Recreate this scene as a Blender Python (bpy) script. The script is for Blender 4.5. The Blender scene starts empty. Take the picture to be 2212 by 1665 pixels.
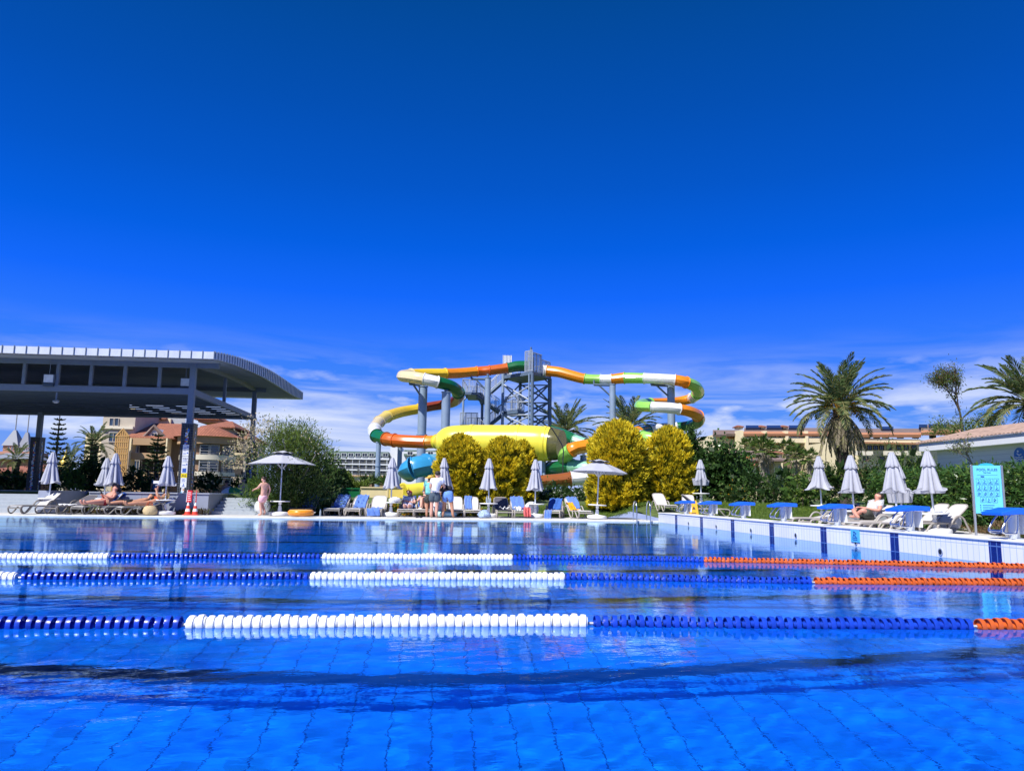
import bpy, bmesh, math, random
import numpy as np
from mathutils import Vector, Matrix

# ------------------------------------------------------------------ camera, sky, sun, exposure
SC = bpy.context.scene
COL = SC.collection
FPX, PW, PH = 1663.0, 2212.0, 1665.0           # focal length and frame in photo pixels (survey units)
CAM = Vector((0.0, 0.0, 0.875))
YAW, PITCH, ROLL = math.radians(5.36), math.radians(8.16), 0.0126
_F = Vector((math.sin(YAW)*math.cos(PITCH), math.cos(YAW)*math.cos(PITCH), math.sin(PITCH)))
_R0 = Vector((math.cos(YAW), -math.sin(YAW), 0.0))
_U0 = _R0.cross(_F)
_R = _R0*math.cos(ROLL) + _U0*math.sin(ROLL)
_U = _U0*math.cos(ROLL) - _R0*math.sin(ROLL)
cam_data = bpy.data.cameras.new('camera')
cam = bpy.data.objects.new('camera', cam_data); COL.objects.link(cam)
cam.matrix_world = Matrix(((_R.x, _U.x, -_F.x, CAM.x), (_R.y, _U.y, -_F.y, CAM.y), (_R.z, _U.z, -_F.z, CAM.z), (0, 0, 0, 1)))
cam_data.sensor_width = 36.0; cam_data.sensor_fit = 'HORIZONTAL'; cam_data.lens = FPX/PW*36.0
cam_data.clip_start = 0.05; cam_data.clip_end = 6000
SC.camera = cam

def ray(x, y): return _F*FPX + _R*(x-PW/2) - _U*(y-PH/2)
def at(x, y, Y):                                # surveyed picture point on the plane Y = const
    d = ray(x, y); t = (Y-CAM.y)/d.y; return CAM + d*t
def on(x, y, z):                                # surveyed picture point on the level z
    d = ray(x, y); t = (z-CAM.z)/d.z; return CAM + d*t
def atX(x, y, X):                                # surveyed picture point on the plane X = const
    d = ray(x, y); t = (X-CAM.x)/d.x; return CAM + d*t
def xat(x, Y, y=1100): return at(x, y, Y).x

SUN_EL, SUN_DIR = math.radians(50), Vector((0.44, 0.46, -0.77)).normalized()   # the light travels along SUN_DIR
sun_data = bpy.data.lights.new('sun', 'SUN'); sun = bpy.data.objects.new('sun', sun_data); COL.objects.link(sun)
sun.rotation_euler = (-SUN_DIR).to_track_quat('Z', 'Y').to_euler()
sun_data.energy = 5.0; sun_data.angle = math.radians(0.5); sun_data.color = (1.0, 0.965, 0.91)

world = bpy.data.worlds.new('World'); SC.world = world; world.use_nodes = True
def build_world():
    nt = world.node_tree; nt.nodes.clear(); N = nt.nodes.new; L = nt.links.new
    out = N('ShaderNodeOutputWorld'); bg = N('ShaderNodeBackground'); bg.inputs[1].default_value = 0.1
    sky = N('ShaderNodeTexSky'); sky.sky_type = 'NISHITA'; sky.sun_disc = False
    sky.sun_elevation = math.asin(-SUN_DIR.z); sky.sun_rotation = math.atan2(-SUN_DIR.x, -SUN_DIR.y)
    sky.air_density = 1.0; sky.dust_density = 0.3; sky.ozone_density = 3.0
    tc = N('ShaderNodeTexCoord'); sep = N('ShaderNodeSeparateXYZ'); L(tc.outputs['Generated'], sep.inputs[0])
    ramp = N('ShaderNodeValToRGB'); L(sep.outputs['Z'], ramp.inputs[0])
    cr = ramp.color_ramp
    def lin(c): return tuple(((v/255)/12.92 if v/255 <= .04045 else ((v/255+.055)/1.055)**2.4) for v in c)+(1,)
    stops = [(0.0, (158, 178, 240)), (0.05, (116, 160, 245)), (0.10, (88, 148, 250)), (0.155, (60, 130, 252)), (0.20, (42, 118, 255)),
             (0.25, (16, 104, 252)), (0.31, (0, 95, 228)), (0.38, (0, 86, 202)), (0.46, (0, 79, 180)), (0.57, (0, 72, 152)), (0.75, (0, 60, 130)), (1.0, (0, 52, 116))]
    while len(cr.elements) > 1: cr.elements.remove(cr.elements[-1])
    cr.elements[0].position = 0; cr.elements[0].color = lin(stops[0][1])
    for p, c in stops[1:]:
        e = cr.elements.new(p); e.color = lin(c)
    gain = N('ShaderNodeVectorMath'); gain.operation = 'SCALE'; gain.inputs['Scale'].default_value = 7.7; L(ramp.outputs[0], gain.inputs[0])
    mix = N('ShaderNodeMix'); mix.data_type = 'RGBA'; mix.inputs["Factor"].default_value = 0.008
    L(gain.outputs[0], mix.inputs['A']); L(sky.outputs[0], mix.inputs['B'])
    # thin streaky cloud low over the horizon, as layers seen from below
    mp = N('ShaderNodeMapping'); mp.inputs['Scale'].default_value = (2.2, 2.2, 17.0); L(tc.outputs['Generated'], mp.inputs[0])
    n1 = N('ShaderNodeTexNoise'); n1.inputs['Scale'].default_value = 1.6; n1.inputs['Detail'].default_value = 7; n1.inputs['Roughness'].default_value = .58; n1.inputs['Distortion'].default_value = .5
    L(mp.outputs[0], n1.inputs['Vector'])
    r1 = N('ShaderNodeMapRange'); r1.inputs[1].default_value = .41; r1.inputs[2].default_value = .64; L(n1.outputs[0], r1.inputs[0])
    band = N('ShaderNodeValToRGB'); L(sep.outputs['Z'], band.inputs[0]); b = band.color_ramp
    b.elements[0].position = 0; b.elements[0].color = (.80,)*3+(1,); b.elements[1].position = .205; b.elements[1].color = (0, 0, 0, 1)
    for p, v in ((.06, .90), (.105, .85), (.13, .58), (.155, .32), (.175, .08)):
        e = b.elements.new(p); e.color = (v, v, v, 1)
    m1 = N('ShaderNodeMath'); m1.operation = 'MULTIPLY'; L(r1.outputs[0], m1.inputs[0]); L(band.outputs[0], m1.inputs[1])
    # small bright puffs
    mp2 = N('ShaderNodeMapping'); mp2.inputs['Scale'].default_value = (7, 7, 20); mp2.inputs['Location'].default_value = (3.1, 1.7, 0); L(tc.outputs['Generated'], mp2.inputs[0])
    n2 = N('ShaderNodeTexNoise'); n2.inputs['Scale'].default_value = 1.5; n2.inputs['Detail'].default_value = 6; L(mp2.outputs[0], n2.inputs['Vector'])
    r2 = N('ShaderNodeMapRange'); r2.inputs[1].default_value = .57; r2.inputs[2].default_value = .68; r2.inputs[4].default_value = .9; L(n2.outputs[0], r2.inputs[0])
    m2 = N('ShaderNodeMath'); m2.operation = 'MULTIPLY'; L(r2.outputs[0], m2.inputs[0]); L(band.outputs[0], m2.inputs[1])
    mx = N('ShaderNodeMath'); mx.operation = 'MAXIMUM'; L(m1.outputs[0], mx.inputs[0]); L(m2.outputs[0], mx.inputs[1])
    cl = N('ShaderNodeMix'); cl.data_type = 'RGBA'; cl.inputs['B'].default_value = (6.0, 6.5, 7.8, 1)
    L(mx.outputs[0], cl.inputs['Factor']); L(mix.outputs['Result'], cl.inputs['A'])
    L(cl.outputs['Result'], bg.inputs[0]); L(bg.outputs[0], out.inputs[0])
build_world()
SC.view_settings.view_transform = 'Standard'; SC.view_settings.look = 'None'
SC.view_settings.exposure = 0.38; SC.view_settings.gamma = 1.0
SC.render.engine = 'CYCLES'
SC.cycles.max_bounces = 8; SC.cycles.diffuse_bounces = 3; SC.cycles.transmission_bounces = 6; SC.cycles.transparent_max_bounces = 12
SC.cycles.sample_clamp_indirect = 4.0; SC.cycles.blur_glossy = 0.3
SC.cycles.use_denoising = True; SC.cycles.denoising_prefilter = 'ACCURATE'

# ------------------------------------------------------------------ helpers
RNG = random.Random(7)
def tag(o, label=None, cat=None, group=None, kind=None):
    if label: o['label'] = label
    if cat: o['category'] = cat
    if group: o['group'] = group
    if kind: o['kind'] = kind
    return o
def thing(name, label, cat, loc=(0, 0, 0), rz=0.0, group=None):
    o = bpy.data.objects.new(name, None); COL.objects.link(o); o.empty_display_size = .2
    o.location = loc; o.rotation_euler = (0, 0, rz)
    return tag(o, label, cat, group)
def kids(o): return list(o.children)
def dup(o, parent=None):
    c = o.copy(); COL.objects.link(c)
    if parent is not None: c.parent = parent
    for ch in kids(o): dup(ch, c)
    return c

def srgb(r, g, b): return tuple(((v/255)/12.92 if v/255 <= .04045 else ((v/255+.055)/1.055)**2.4) for v in (r, g, b))
MATS = {}
def mat(name, col, rough=.5, metal=0.0, var=0.12, scale=6.0, bump=0.0, bscale=40.0, spec=.5, coat=0.0, trans=0.0, sheen=0.0):
    """a plain procedural material: base colour broken up by noise, optional fine bump"""
    if name in MATS: return MATS[name]
    m = bpy.data.materials.new(name); m.use_nodes = True; nt = m.node_tree; b = nt.nodes['Principled BSDF']
    b.inputs['Roughness'].default_value = rough; b.inputs['Metallic'].default_value = metal
    b.inputs['Specular IOR Level'].default_value = spec; b.inputs['Coat Weight'].default_value = coat
    b.inputs['Sheen Weight'].default_value = sheen
    tc = nt.nodes.new('ShaderNodeTexCoord'); n = nt.nodes.new('ShaderNodeTexNoise'); n.inputs['Scale'].default_value = scale; n.inputs['Detail'].default_value = 5
    nt.links.new(tc.outputs['Object'], n.inputs['Vector'])
    r = nt.nodes.new('ShaderNodeValToRGB'); nt.links.new(n.outputs[0], r.inputs[0])
    r.color_ramp.elements[0].position = .3; r.color_ramp.elements[1].position = .7
    r.color_ramp.elements[0].color = tuple(c*(1-var) for c in col)+(1,); r.color_ramp.elements[1].color = tuple(min(1, c*(1+var)) for c in col)+(1,)
    nt.links.new(r.outputs[0], b.inputs['Base Color'])
    if trans:
        b.inputs['Transmission Weight'].default_value = trans
    if bump:
        n2 = nt.nodes.new('ShaderNodeTexNoise'); n2.inputs['Scale'].default_value = bscale; n2.inputs['Detail'].default_value = 3
        nt.links.new(tc.outputs['Object'], n2.inputs['Vector'])
        bp = nt.nodes.new('ShaderNodeBump'); bp.inputs['Strength'].default_value = bump; bp.inputs['Distance'].default_value = .02
        nt.links.new(n2.outputs[0], bp.inputs['Height']); nt.links.new(bp.outputs[0], b.inputs['Normal'])
    MATS[name] = m
    return m

class MB:
    """collects shapes and links them as ONE mesh object"""
    def __init__(s): s.v = []; s.f = []; s.mi = []; s.cur = 0
    def add(s, vs, fs):
        o = len(s.v); s.v += [tuple(p) for p in vs]; s.f += [tuple(i+o for i in f) for f in fs]; s.mi += [s.cur]*len(fs); return s
    def box(s, x0, y0, z0, x1, y1, z1):
        return s.add([(x0, y0, z0), (x1, y0, z0), (x1, y1, z0), (x0, y1, z0), (x0, y0, z1), (x1, y0, z1), (x1, y1, z1), (x0, y1, z1)],
                     [(0, 3, 2, 1), (4, 5, 6, 7), (0, 1, 5, 4), (1, 2, 6, 5), (2, 3, 7, 6), (3, 0, 4, 7)])
    def cbox(s, cx, cy, z0, sx, sy, h): return s.box(cx-sx/2, cy-sy/2, z0, cx+sx/2, cy+sy/2, z0+h)
    def obox(s, M, sx, sy, sz):
        """box of half sizes under a matrix"""
        vs = [M @ Vector((a*sx, b*sy, c*sz)) for c in (-1, 1) for a, b in ((-1, -1), (1, -1), (1, 1), (-1, 1))]
        return s.add(vs, [(0, 3, 2, 1), (4, 5, 6, 7), (0, 1, 5, 4), (1, 2, 6, 5), (2, 3, 7, 6), (3, 0, 4, 7)])
    def prism(s, pts, axis, a, b):
        """extrude a closed 2-D outline along an axis: pts in the other two axes (in order)"""
        def P(u, v, w): return (w, u, v) if axis == 'x' else ((u, w, v) if axis == 'y' else (u, v, w))
        n = len(pts); vs = [P(u, v, a) for u, v in pts]+[P(u, v, b) for u, v in pts]
        fs = [(i, (i+1) % n, n+(i+1) % n, n+i) for i in range(n)]+[tuple(range(n-1, -1, -1)), tuple(range(n, 2*n))]
        return s.add(vs, fs)
    def tube(s, pts, rad, n=8, cap=True, close=False):
        pts = [Vector(p) for p in pts]; m = len(pts)
        rad = [rad]*m if not hasattr(rad, '__len__') else rad
        up = Vector((0, 0, 1)); rings = []; prev = None
        for i, p in enumerate(pts):
            a = pts[i-1] if (i or close) else p; b = pts[(i+1) % m] if (i < m-1 or close) else p
            t = (b-a)
            t = t.normalized() if t.length > 1e-9 else Vector((0, 0, 1))
            if prev is None:
                u = up.cross(t)
                if u.length < 1e-3: u = Vector((1, 0, 0)).cross(t)
            else:
                u = prev - t*prev.dot(t)
                if u.length < 1e-4: u = up.cross(t)
            u.normalize(); w = t.cross(u); prev = u
            rings.append([p+(u*math.cos(2*math.pi*k/n)+w*math.sin(2*math.pi*k/n))*rad[i] for k in range(n)])
        vs = [v for r in rings for v in r]; fs = []
        for i in range(m if close else m-1):
            j = (i+1) % m
            for k in range(n):
                k2 = (k+1) % n; fs.append((i*n+k, i*n+k2, j*n+k2, j*n+k))
        if cap and not close: fs += [tuple(range(n-1, -1, -1)), tuple((m-1)*n+k for k in range(n))]
        return s.add(vs, fs)
    def cyl(s, x, y, z0, z1, r, n=12, r2=None): return s.tube([(x, y, z0), (x, y, z1)], [r, r if r2 is None else r2], n)
    def lathe(s, prof, x=0, y=0, z=0, n=20, wob=None):
        """prof = [(r, z)], wob(angle, i) multiplies r"""
        m = len(prof); vs = []
        for i, (r, h) in enumerate(prof):
            for k in range(n):
                a = 2*math.pi*k/n; q = r*(wob(a, i) if wob else 1)
                vs.append((x+q*math.cos(a), y+q*math.sin(a), z+h))
        fs = [(i*n+k, i*n+(k+1) % n, (i+1)*n+(k+1) % n, (i+1)*n+k) for i in range(m-1) for k in range(n)]
        fs += [tuple(range(n-1, -1, -1)), tuple((m-1)*n+k for k in range(n))]
        return s.add(vs, fs)
    def ball(s, c, r, n=12, sc=(1, 1, 1)):
        m = n//2; prof = []
        vs = [(c[0], c[1], c[2]-r*sc[2])]
        for i in range(1, m):
            a = -math.pi/2+math.pi*i/m
            for k in range(n):
                b = 2*math.pi*k/n; vs.append((c[0]+r*sc[0]*math.cos(a)*math.cos(b), c[1]+r*sc[1]*math.cos(a)*math.sin(b), c[2]+r*sc[2]*math.sin(a)))
        vs.append((c[0], c[1], c[2]+r*sc[2])); fs = []
        for k in range(n):
            fs.append((0, 1+(k+1) % n, 1+k)); t = 1+(m-2)*n; fs.append((t+k, t+(k+1) % n, len(vs)-1))
        for i in range(m-2):
            for k in range(n): fs.append((1+i*n+k, 1+i*n+(k+1) % n, 1+(i+1)*n+(k+1) % n, 1+(i+1)*n+k))
        return s.add(vs, fs)
    def mesh(s, name, mats, smooth=None):
        me = bpy.data.meshes.new(name); me.from_pydata(s.v, [], s.f)
        for m in (mats if isinstance(mats, (list, tuple)) else [mats]): me.materials.append(m)
        if any(s.mi): me.polygons.foreach_set('material_index', s.mi)
        if smooth:
            me.polygons.foreach_set('use_smooth', [True]*len(s.f))
            try: me.set_sharp_from_angle(angle=math.radians(smooth))
            except Exception: pass
        me.update(); return me
    def build(s, name, mats, parent=None, smooth=None, loc=None, bevel=0):
        o = bpy.data.objects.new(name, s.mesh(name, mats, smooth)); COL.objects.link(o)
        if parent is not None: o.parent = parent
        if loc: o.location = loc
        if bevel:
            b = o.modifiers.new('bevel', 'BEVEL'); b.width = bevel; b.segments = 2; b.limit_method = 'ANGLE'
        return o
def M(): return MB()
def npmesh(name, V, F, m, smooth=False, mi=None):
    """V (n,3), F (k,4) quads as numpy arrays"""
    me = bpy.data.meshes.new(name); V = np.asarray(V, dtype=np.float32); F = np.asarray(F, dtype=np.int32); k = F.shape[1]
    me.vertices.add(len(V)); me.vertices.foreach_set('co', V.ravel())
    me.loops.add(F.size); me.loops.foreach_set('vertex_index', F.ravel())
    me.polygons.add(len(F)); me.polygons.foreach_set('loop_start', np.arange(0, F.size, k, dtype=np.int32))
    for x in (m if isinstance(m, (list, tuple)) else [m]): me.materials.append(x)
    if mi is not None: me.polygons.foreach_set('material_index', np.asarray(mi, dtype=np.int32))
    if smooth: me.polygons.foreach_set('use_smooth', np.ones(len(F), dtype=bool))
    me.update(calc_edges=True); me.validate(); return me
def spline(pts, n=8):
    """Catmull-Rom through 3-D (or n-D) points"""
    P = [np.array(p, float) for p in pts]; P = [2*P[0]-P[1]]+P+[2*P[-1]-P[-2]]; out = []
    for i in range(1, len(P)-2):
        for k in range(n):
            t = k/n; a, b, c, d = P[i-1], P[i], P[i+1], P[i+2]
            out.append(.5*((2*b)+(c-a)*t+(2*a-5*b+4*c-d)*t*t+(3*b-a-3*c+d)*t**3))
    out.append(P[-2]); return out
# ------------------------------------------------------------------ pool
WX, FY, NY, LX, DEEP = 7.97, 27.6, 0.9, -17.0, 3.0   # right wall, far edge, near edge, left edge, depth
LANES = [4.2, 7.1, 9.95, 12.6, 15.2, 17.8, 20.4, 23.0, 25.5]
def tile_mat(name, col, grout, tw, th, gw, rough=.35, axes='xy', var=.12, gv=None):
    """rectangular tiles by object coordinates; grout lines across both axes"""
    m = bpy.data.materials.new(name); m.use_nodes = True; nt = m.node_tree; N = nt.nodes.new; L = nt.links.new; b = nt.nodes['Principled BSDF']
    b.inputs['Roughness'].default_value = rough
    tc = N('ShaderNodeTexCoord'); sp = N('ShaderNodeSeparateXYZ'); L(tc.outputs['Object'], sp.inputs[0])
    cb = N('ShaderNodeCombineXYZ'); L(sp.outputs[axes[0].upper()], cb.inputs[0]); L(sp.outputs[axes[1].upper()], cb.inputs[1])
    br = N('ShaderNodeTexBrick'); br.offset = 0; br.inputs['Scale'].default_value = 1; br.inputs['Brick Width'].default_value = tw; br.inputs['Row Height'].default_value = th
    br.inputs['Mortar Size'].default_value = gw; br.inputs['Mortar Smooth'].default_value = .1; br.inputs['Bias'].default_value = 0
    br.inputs['Color1'].default_value = tuple(c*(1-var) for c in col)+(1,); br.inputs['Color2'].default_value = tuple(min(1, c*(1+var)) for c in col)+(1,); br.inputs['Mortar'].default_value = tuple(grout)+(1,)
    L(cb.outputs[0], br.inputs['Vector'])
    n = N('ShaderNodeTexNoise'); n.inputs['Scale'].default_value = 1.3; n.inputs['Detail'].default_value = 6; L(tc.outputs['Object'], n.inputs['Vector'])
    mr = N('ShaderNodeMapRange'); mr.inputs[3].default_value = .85; mr.inputs[4].default_value = 1.12; L(n.outputs[0], mr.inputs[0])
    mu = N('ShaderNodeVectorMath'); mu.operation = 'SCALE'; L(br.outputs['Color'], mu.inputs[0]); L(mr.outputs[0], mu.inputs['Scale'])
    L(mu.outputs[0], b.inputs['Base Color']); MATS[name] = m
    return m
def floor_mat():
    m = bpy.data.materials.new('pool_floor_tile'); m.use_nodes = True; nt = m.node_tree; N = nt.nodes.new; L = nt.links.new; b = nt.nodes['Principled BSDF']
    b.inputs['Roughness'].default_value = .5
    tc = N('ShaderNodeTexCoord'); sp = N('ShaderNodeSeparateXYZ'); L(tc.outputs['Object'], sp.inputs[0])
    def line(out, step, w):
        a = N('ShaderNodeMath'); a.operation = 'PINGPONG'; a.inputs[1].default_value = step/2; L(out, a.inputs[0])
        c = N('ShaderNodeMath'); c.operation = 'LESS_THAN'; c.inputs[1].default_value = w/2; L(a.outputs[0], c.inputs[0]); return c
    lx = line(sp.outputs['X'], .31, .011); ly = line(sp.outputs['Y'], .155, .004)
    n = N('ShaderNodeTexNoise'); n.inputs['Scale'].default_value = 2.2; n.inputs['Detail'].default_value = 6; L(tc.outputs['Object'], n.inputs['Vector'])
    r = N('ShaderNodeValToRGB'); L(n.outputs[0], r.inputs[0]); r.color_ramp.elements[0].position = .3; r.color_ramp.elements[1].position = .72
    r.color_ramp.elements[0].color = FLOOR_A+(1,); r.color_ramp.elements[1].color = FLOOR_B+(1,)
    wn = N('ShaderNodeTexWhiteNoise'); wn.noise_dimensions = '2D'; sn = N('ShaderNodeVectorMath'); sn.operation = 'SNAP'; sn.inputs[1].default_value = (.155, .155, 1); L(tc.outputs['Object'], sn.inputs[0]); L(sn.outputs[0], wn.inputs['Vector'])  # per-tile tone scatter painted in to give the look of caustic speckle
    wr = N('ShaderNodeMapRange'); wr.inputs[3].default_value = .80; wr.inputs[4].default_value = 1.12; L(wn.outputs['Value'], wr.inputs[0]); ws = N('ShaderNodeVectorMath'); ws.operation = 'SCALE'; L(r.outputs[0], ws.inputs[0]); L(wr.outputs[0], ws.inputs['Scale'])
    m1 = N('ShaderNodeMix'); m1.data_type = 'RGBA'; m1.inputs['B'].default_value = (.0, .045, .28, 1); L(ws.outputs[0], m1.inputs['A']); L(lx.outputs[0], m1.inputs['Factor'])
    m2 = N('ShaderNodeMix'); m2.data_type = 'RGBA'; m2.inputs['B'].default_value = (.0, .06, .5, 1); L(m1.outputs['Result'], m2.inputs['A'])
    s = N('ShaderNodeMath'); s.operation = 'MULTIPLY'; s.inputs[1].default_value = .35; L(ly.outputs[0], s.inputs[0]); L(s.outputs[0], m2.inputs['Factor'])
    L(m2.outputs['Result'], b.inputs['Base Color']); return m
FLOOR_A, FLOOR_B = (.000, .185, .94), (.002, .31, 1.0)
pool_floor = M().add([(LX, NY, -DEEP), (WX, NY, -DEEP), (WX, FY, -DEEP), (LX, FY, -DEEP)], [(0, 1, 2, 3)]).build('pool_floor', floor_mat()); tag(pool_floor, kind='structure')
lane_mat = mat('lane_line_tile', (.004, .018, .075), .35, var=.2, scale=3)
mb = M()
for ly in LANES: mb.box(LX+2, ly-.14, -DEEP, WX-2, ly+.14, -DEEP+.004)
lane_lines = mb.build('pool_lane_markings', lane_mat); tag(lane_lines, kind='structure')
blue_wall = tile_mat('pool_wall_blue_tile', (.01, .17, .70), (.02, .08, .3), .25, .125, .008, axes='xz')
w = M().box(LX, FY, -DEEP, WX+.3, FY+.25, -.005).build('pool_wall', blue_wall); tag(w, kind='structure')
w = M().box(LX-.25, NY-.25, -DEEP, LX, FY+.25, -.005).build('pool_wall', blue_wall); tag(w, kind='structure')
w = M().box(LX-.25, NY-.25, -DEEP, WX+.3, NY, .02).build('pool_wall', blue_wall); tag(w, kind='structure')

# water: a wave-shaped sheet with fine ripples
def water_mesh():
    ys = [NY]; 
    while ys[-1] < FY: ys.append(ys[-1]+max(.035, .010*ys[-1]))
    ys[-1] = FY
    xs = np.concatenate([np.linspace(LX, -7, 150), np.linspace(-6.95, WX, 420)]); ys = np.array(ys)
    X, Y = np.meshgrid(xs, ys); Z = np.zeros_like(X); r = np.random.RandomState(3)
    for lam, slope, k in ((2.2, .0012, 5), (1.1, .0011, 6), (.6, .0012, 8), (.30, .0020, 10), (.16, .0029, 14)):
        for _ in range(k):
            l = lam*r.uniform(.75, 1.3); a = r.normal(math.pi/2, .75); ph = r.uniform(0, 6.28); q = 2*math.pi/l
            sl = slope*np.clip(1.25-(.16*Y*.06)/max(l, .3), .15, 1)
            Z += sl/q*np.sin(q*(X*math.cos(a)+Y*math.sin(a))+ph)
    nx, ny = len(xs), len(ys); V = np.stack([X.ravel(), Y.ravel(), Z.ravel()], 1)
    i = np.arange(nx*ny).reshape(ny, nx)
    F = np.stack([i[:-1, :-1].ravel(), i[:-1, 1:].ravel(), i[1:, 1:].ravel(), i[1:, :-1].ravel()], 1)
    return V, F
def water_mat():
    m = bpy.data.materials.new('pool_water'); m.use_nodes = True; nt = m.node_tree; N = nt.nodes.new; L = nt.links.new; nt.nodes.clear()
    out = N('ShaderNodeOutputMaterial'); g = N('ShaderNodeBsdfGlass'); g.inputs['IOR'].default_value = 1.333; g.inputs['Roughness'].default_value = 0.0
    g.inputs['Color'].default_value = (.67, .90, 1, 1)
    tc = N('ShaderNodeTexCoord')
    mp = N('ShaderNodeMapping'); mp.inputs['Scale'].default_value = (1.0, 1.6, 1.0); L(tc.outputs['Object'], mp.inputs[0])
    n = N('ShaderNodeTexNoise'); n.inputs['Scale'].default_value = 9; n.inputs['Detail'].default_value = 3; n.inputs['Roughness'].default_value = .55; n.inputs['Distortion'].default_value = .4; L(mp.outputs[0], n.inputs['Vector'])
    bp = N('ShaderNodeBump'); bp.inputs['Strength'].default_value = 1.0; bp.inputs['Distance'].default_value = .0009; L(n.outputs[0], bp.inputs['Height'])
    L(bp.outputs[0], g.inputs['Normal']); L(g.outputs[0], out.inputs[0]); return m
V, F = water_mesh()
water = bpy.data.objects.new('pool_water', npmesh('pool_water', V, F, water_mat(), True)); COL.objects.link(water); tag(water, kind='structure')
CAUST = True
if CAUST:
    sun_data.cycles.is_caustics_light = True
    water.cycles.is_caustics_caster = True
    for o in (pool_floor, lane_lines): o.cycles.is_caustics_receiver = True
# ------------------------------------------------------------------ decks, ground, pool wall, lane ropes, starting blocks
white_tile = tile_mat('white_pool_tile', (.86, .87, .86), (.50, .60, .76), .125, .25, .006, axes='yz', var=.03, rough=.25)
navy_tile = tile_mat('navy_pool_tile', (.004, .02, .19), (.10, .2, .5), .125, .25, .008, axes='yz', var=.15, rough=.2)
M_COPING = mat('coping_stone', (.74, .74, .72), .6, var=.07, scale=5, bump=.1)
M_DECK = tile_mat('deck_paver', (.58, .57, .56), (.36, .36, .37), .6, .6, .012, axes='xy', var=.05, rough=.75)
M_GRASS = mat('lawn_turf', (.085, .125, .028), .9, var=.45, scale=2.5, bump=.6, bscale=60)
M_STEEL = mat('stainless_steel', (.62, .63, .65), .22, metal=1.0, var=.06, scale=8)
M_NAVYGLASS = mat('dark_drain', (.01, .015, .03), .3)
DZ = .35
wall = M()
wall.box(WX, NY, -DEEP, WX+.3, FY, DZ-.03)
rwall = wall.build('pool_end_wall', white_tile, loc=(0, 0, 0)); tag(rwall, kind='structure')
rwall.data.transform(Matrix.Translation((0, 0, 0)))
mb = M()
for y in (2.9, 5.4, 7.9, 10.54, 13.01, 15.52, 18.03, 20.5, 22.99, 25.5): mb.box(WX-.004, y-.125, -DEEP+.01, WX, y+.125, DZ-.031)
s = mb.build('pool_end_target_stripes', navy_tile); tag(s, kind='structure')
mb = M()
for y in (24.21, 21.73, 19.25, 16.77, 14.27, 11.76, 9.2, 6.7):
    mb.tube([(WX-.012, y, .085), (WX+.02, y, .085)], .058, 18)
    mb.cur = 1; mb.tube([(WX-.014, y, .085), (WX-.0121, y, .085)], .040, 18); mb.cur = 0
s = mb.build('pool_end_wall_drains', [mat('drain_rim', (.35, .40, .48), .4), M_NAVYGLASS], smooth=40); tag(s, kind='structure')
M_CURB = mat('curb_render', (.6, .6, .6), .7)
s = M().box(WX+.3, NY, -.3, WX+.54, FY+.01, DZ-.03).build('pool_end_curb', M_CURB); tag(s, kind='structure')
mb = M(); mb.box(WX-.02, NY, DZ-.03, WX+.55, FY+.02, DZ)
s = mb.build('pool_end_coping', M_COPING, bevel=.008); tag(s, kind='structure')
s = M().box(WX+.55, NY-2, -.3, 15.0, 23.5, .045).build('right_deck_paving', M_DECK); tag(s, kind='structure')
# far deck: coping strip level with the water, pavers behind
s = M().box(LX-8, FY, -.3, WX, FY+.55, .045).build('far_pool_coping', M_COPING, bevel=.008); tag(s, kind='structure')
s = M().box(LX-30, FY+.55, -.3, WX, 31.9, .04).build('far_deck_paving', M_DECK); tag(s, kind='structure')
s = M().box(LX-8, NY-6, -.3, WX+.3, NY-.25, .05).build('near_deck', M_DECK); tag(s, kind='structure')

s = M().box(-48, 33.1, .5, -8.7, 53, .845).build('terrace_bounce_paving', M_DECK); tag(s, kind='structure')  # unseen slab under the pavilion, added to grey the bounced light
# the ground: one sheet out to the horizon, raised behind the deck
def sstep(a, b, x): t = np.clip((x-a)/(b-a), 0, 1); return t*t*(3-2*t)
def ground_z(X, Y):
    X = np.asarray(X, float); Y = np.asarray(Y, float)
    left = .0+.83*sstep(29.9, 30.3, Y)
    mid = .03+.62*sstep(31.8, 37.5, Y)+.22*sstep(40, 60, Y)
    right = .03+.57*sstep(22.5, 34, Y)+.25*sstep(40, 60, Y)
    a = sstep(-8.2, -7.2, X); b = sstep(7.3, 8.6, X)
    return (left*(1-a)+mid*a)*(1-b)+right*b
def gz(x, y): return float(ground_z(x, y))
xs = np.unique(np.concatenate([np.linspace(-60, 60, 121), np.array([-17.25, -8.2, -7.9, -7.6, -7.2, 7.97, 15.0]), -np.geomspace(62, 4000, 24), np.geomspace(62, 4000, 24)]))
ys = np.unique(np.concatenate([np.linspace(-40, 80, 121), np.array([23.5, 29.9, 30.05, 30.2, 30.3, 31.85]), -np.geomspace(42, 3000, 16), np.geomspace(84, 5000, 26)]))
X, Y = np.meshgrid(xs, ys); Z = ground_z(X, Y); nx, ny = len(xs), len(ys)
cx, cy = (X[:-1, :-1]+X[1:, 1:])/2, (Y[:-1, :-1]+Y[1:, 1:])/2
hole = ((cx > -17.25) & (cx < 7.97) & (cy > -6) & (cy < 31.85)) | ((cx > 7.9) & (cx < 15.0) & (cy > -6) & (cy < 23.5))
i = np.arange(nx*ny).reshape(ny, nx)
F = np.stack([i[:-1, :-1], i[:-1, 1:], i[1:, 1:], i[1:, :-1]], -1)[~hole]
Z = np.where((X < -8.2) & (Y < 32.9), -.02, Z)
ground = bpy.data.objects.new('ground', npmesh('ground', np.stack([X.ravel(), Y.ravel(), Z.ravel()], 1), F.reshape(-1, 4), M_GRASS, True)); COL.objects.link(ground); tag(ground, kind='structure')

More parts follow.
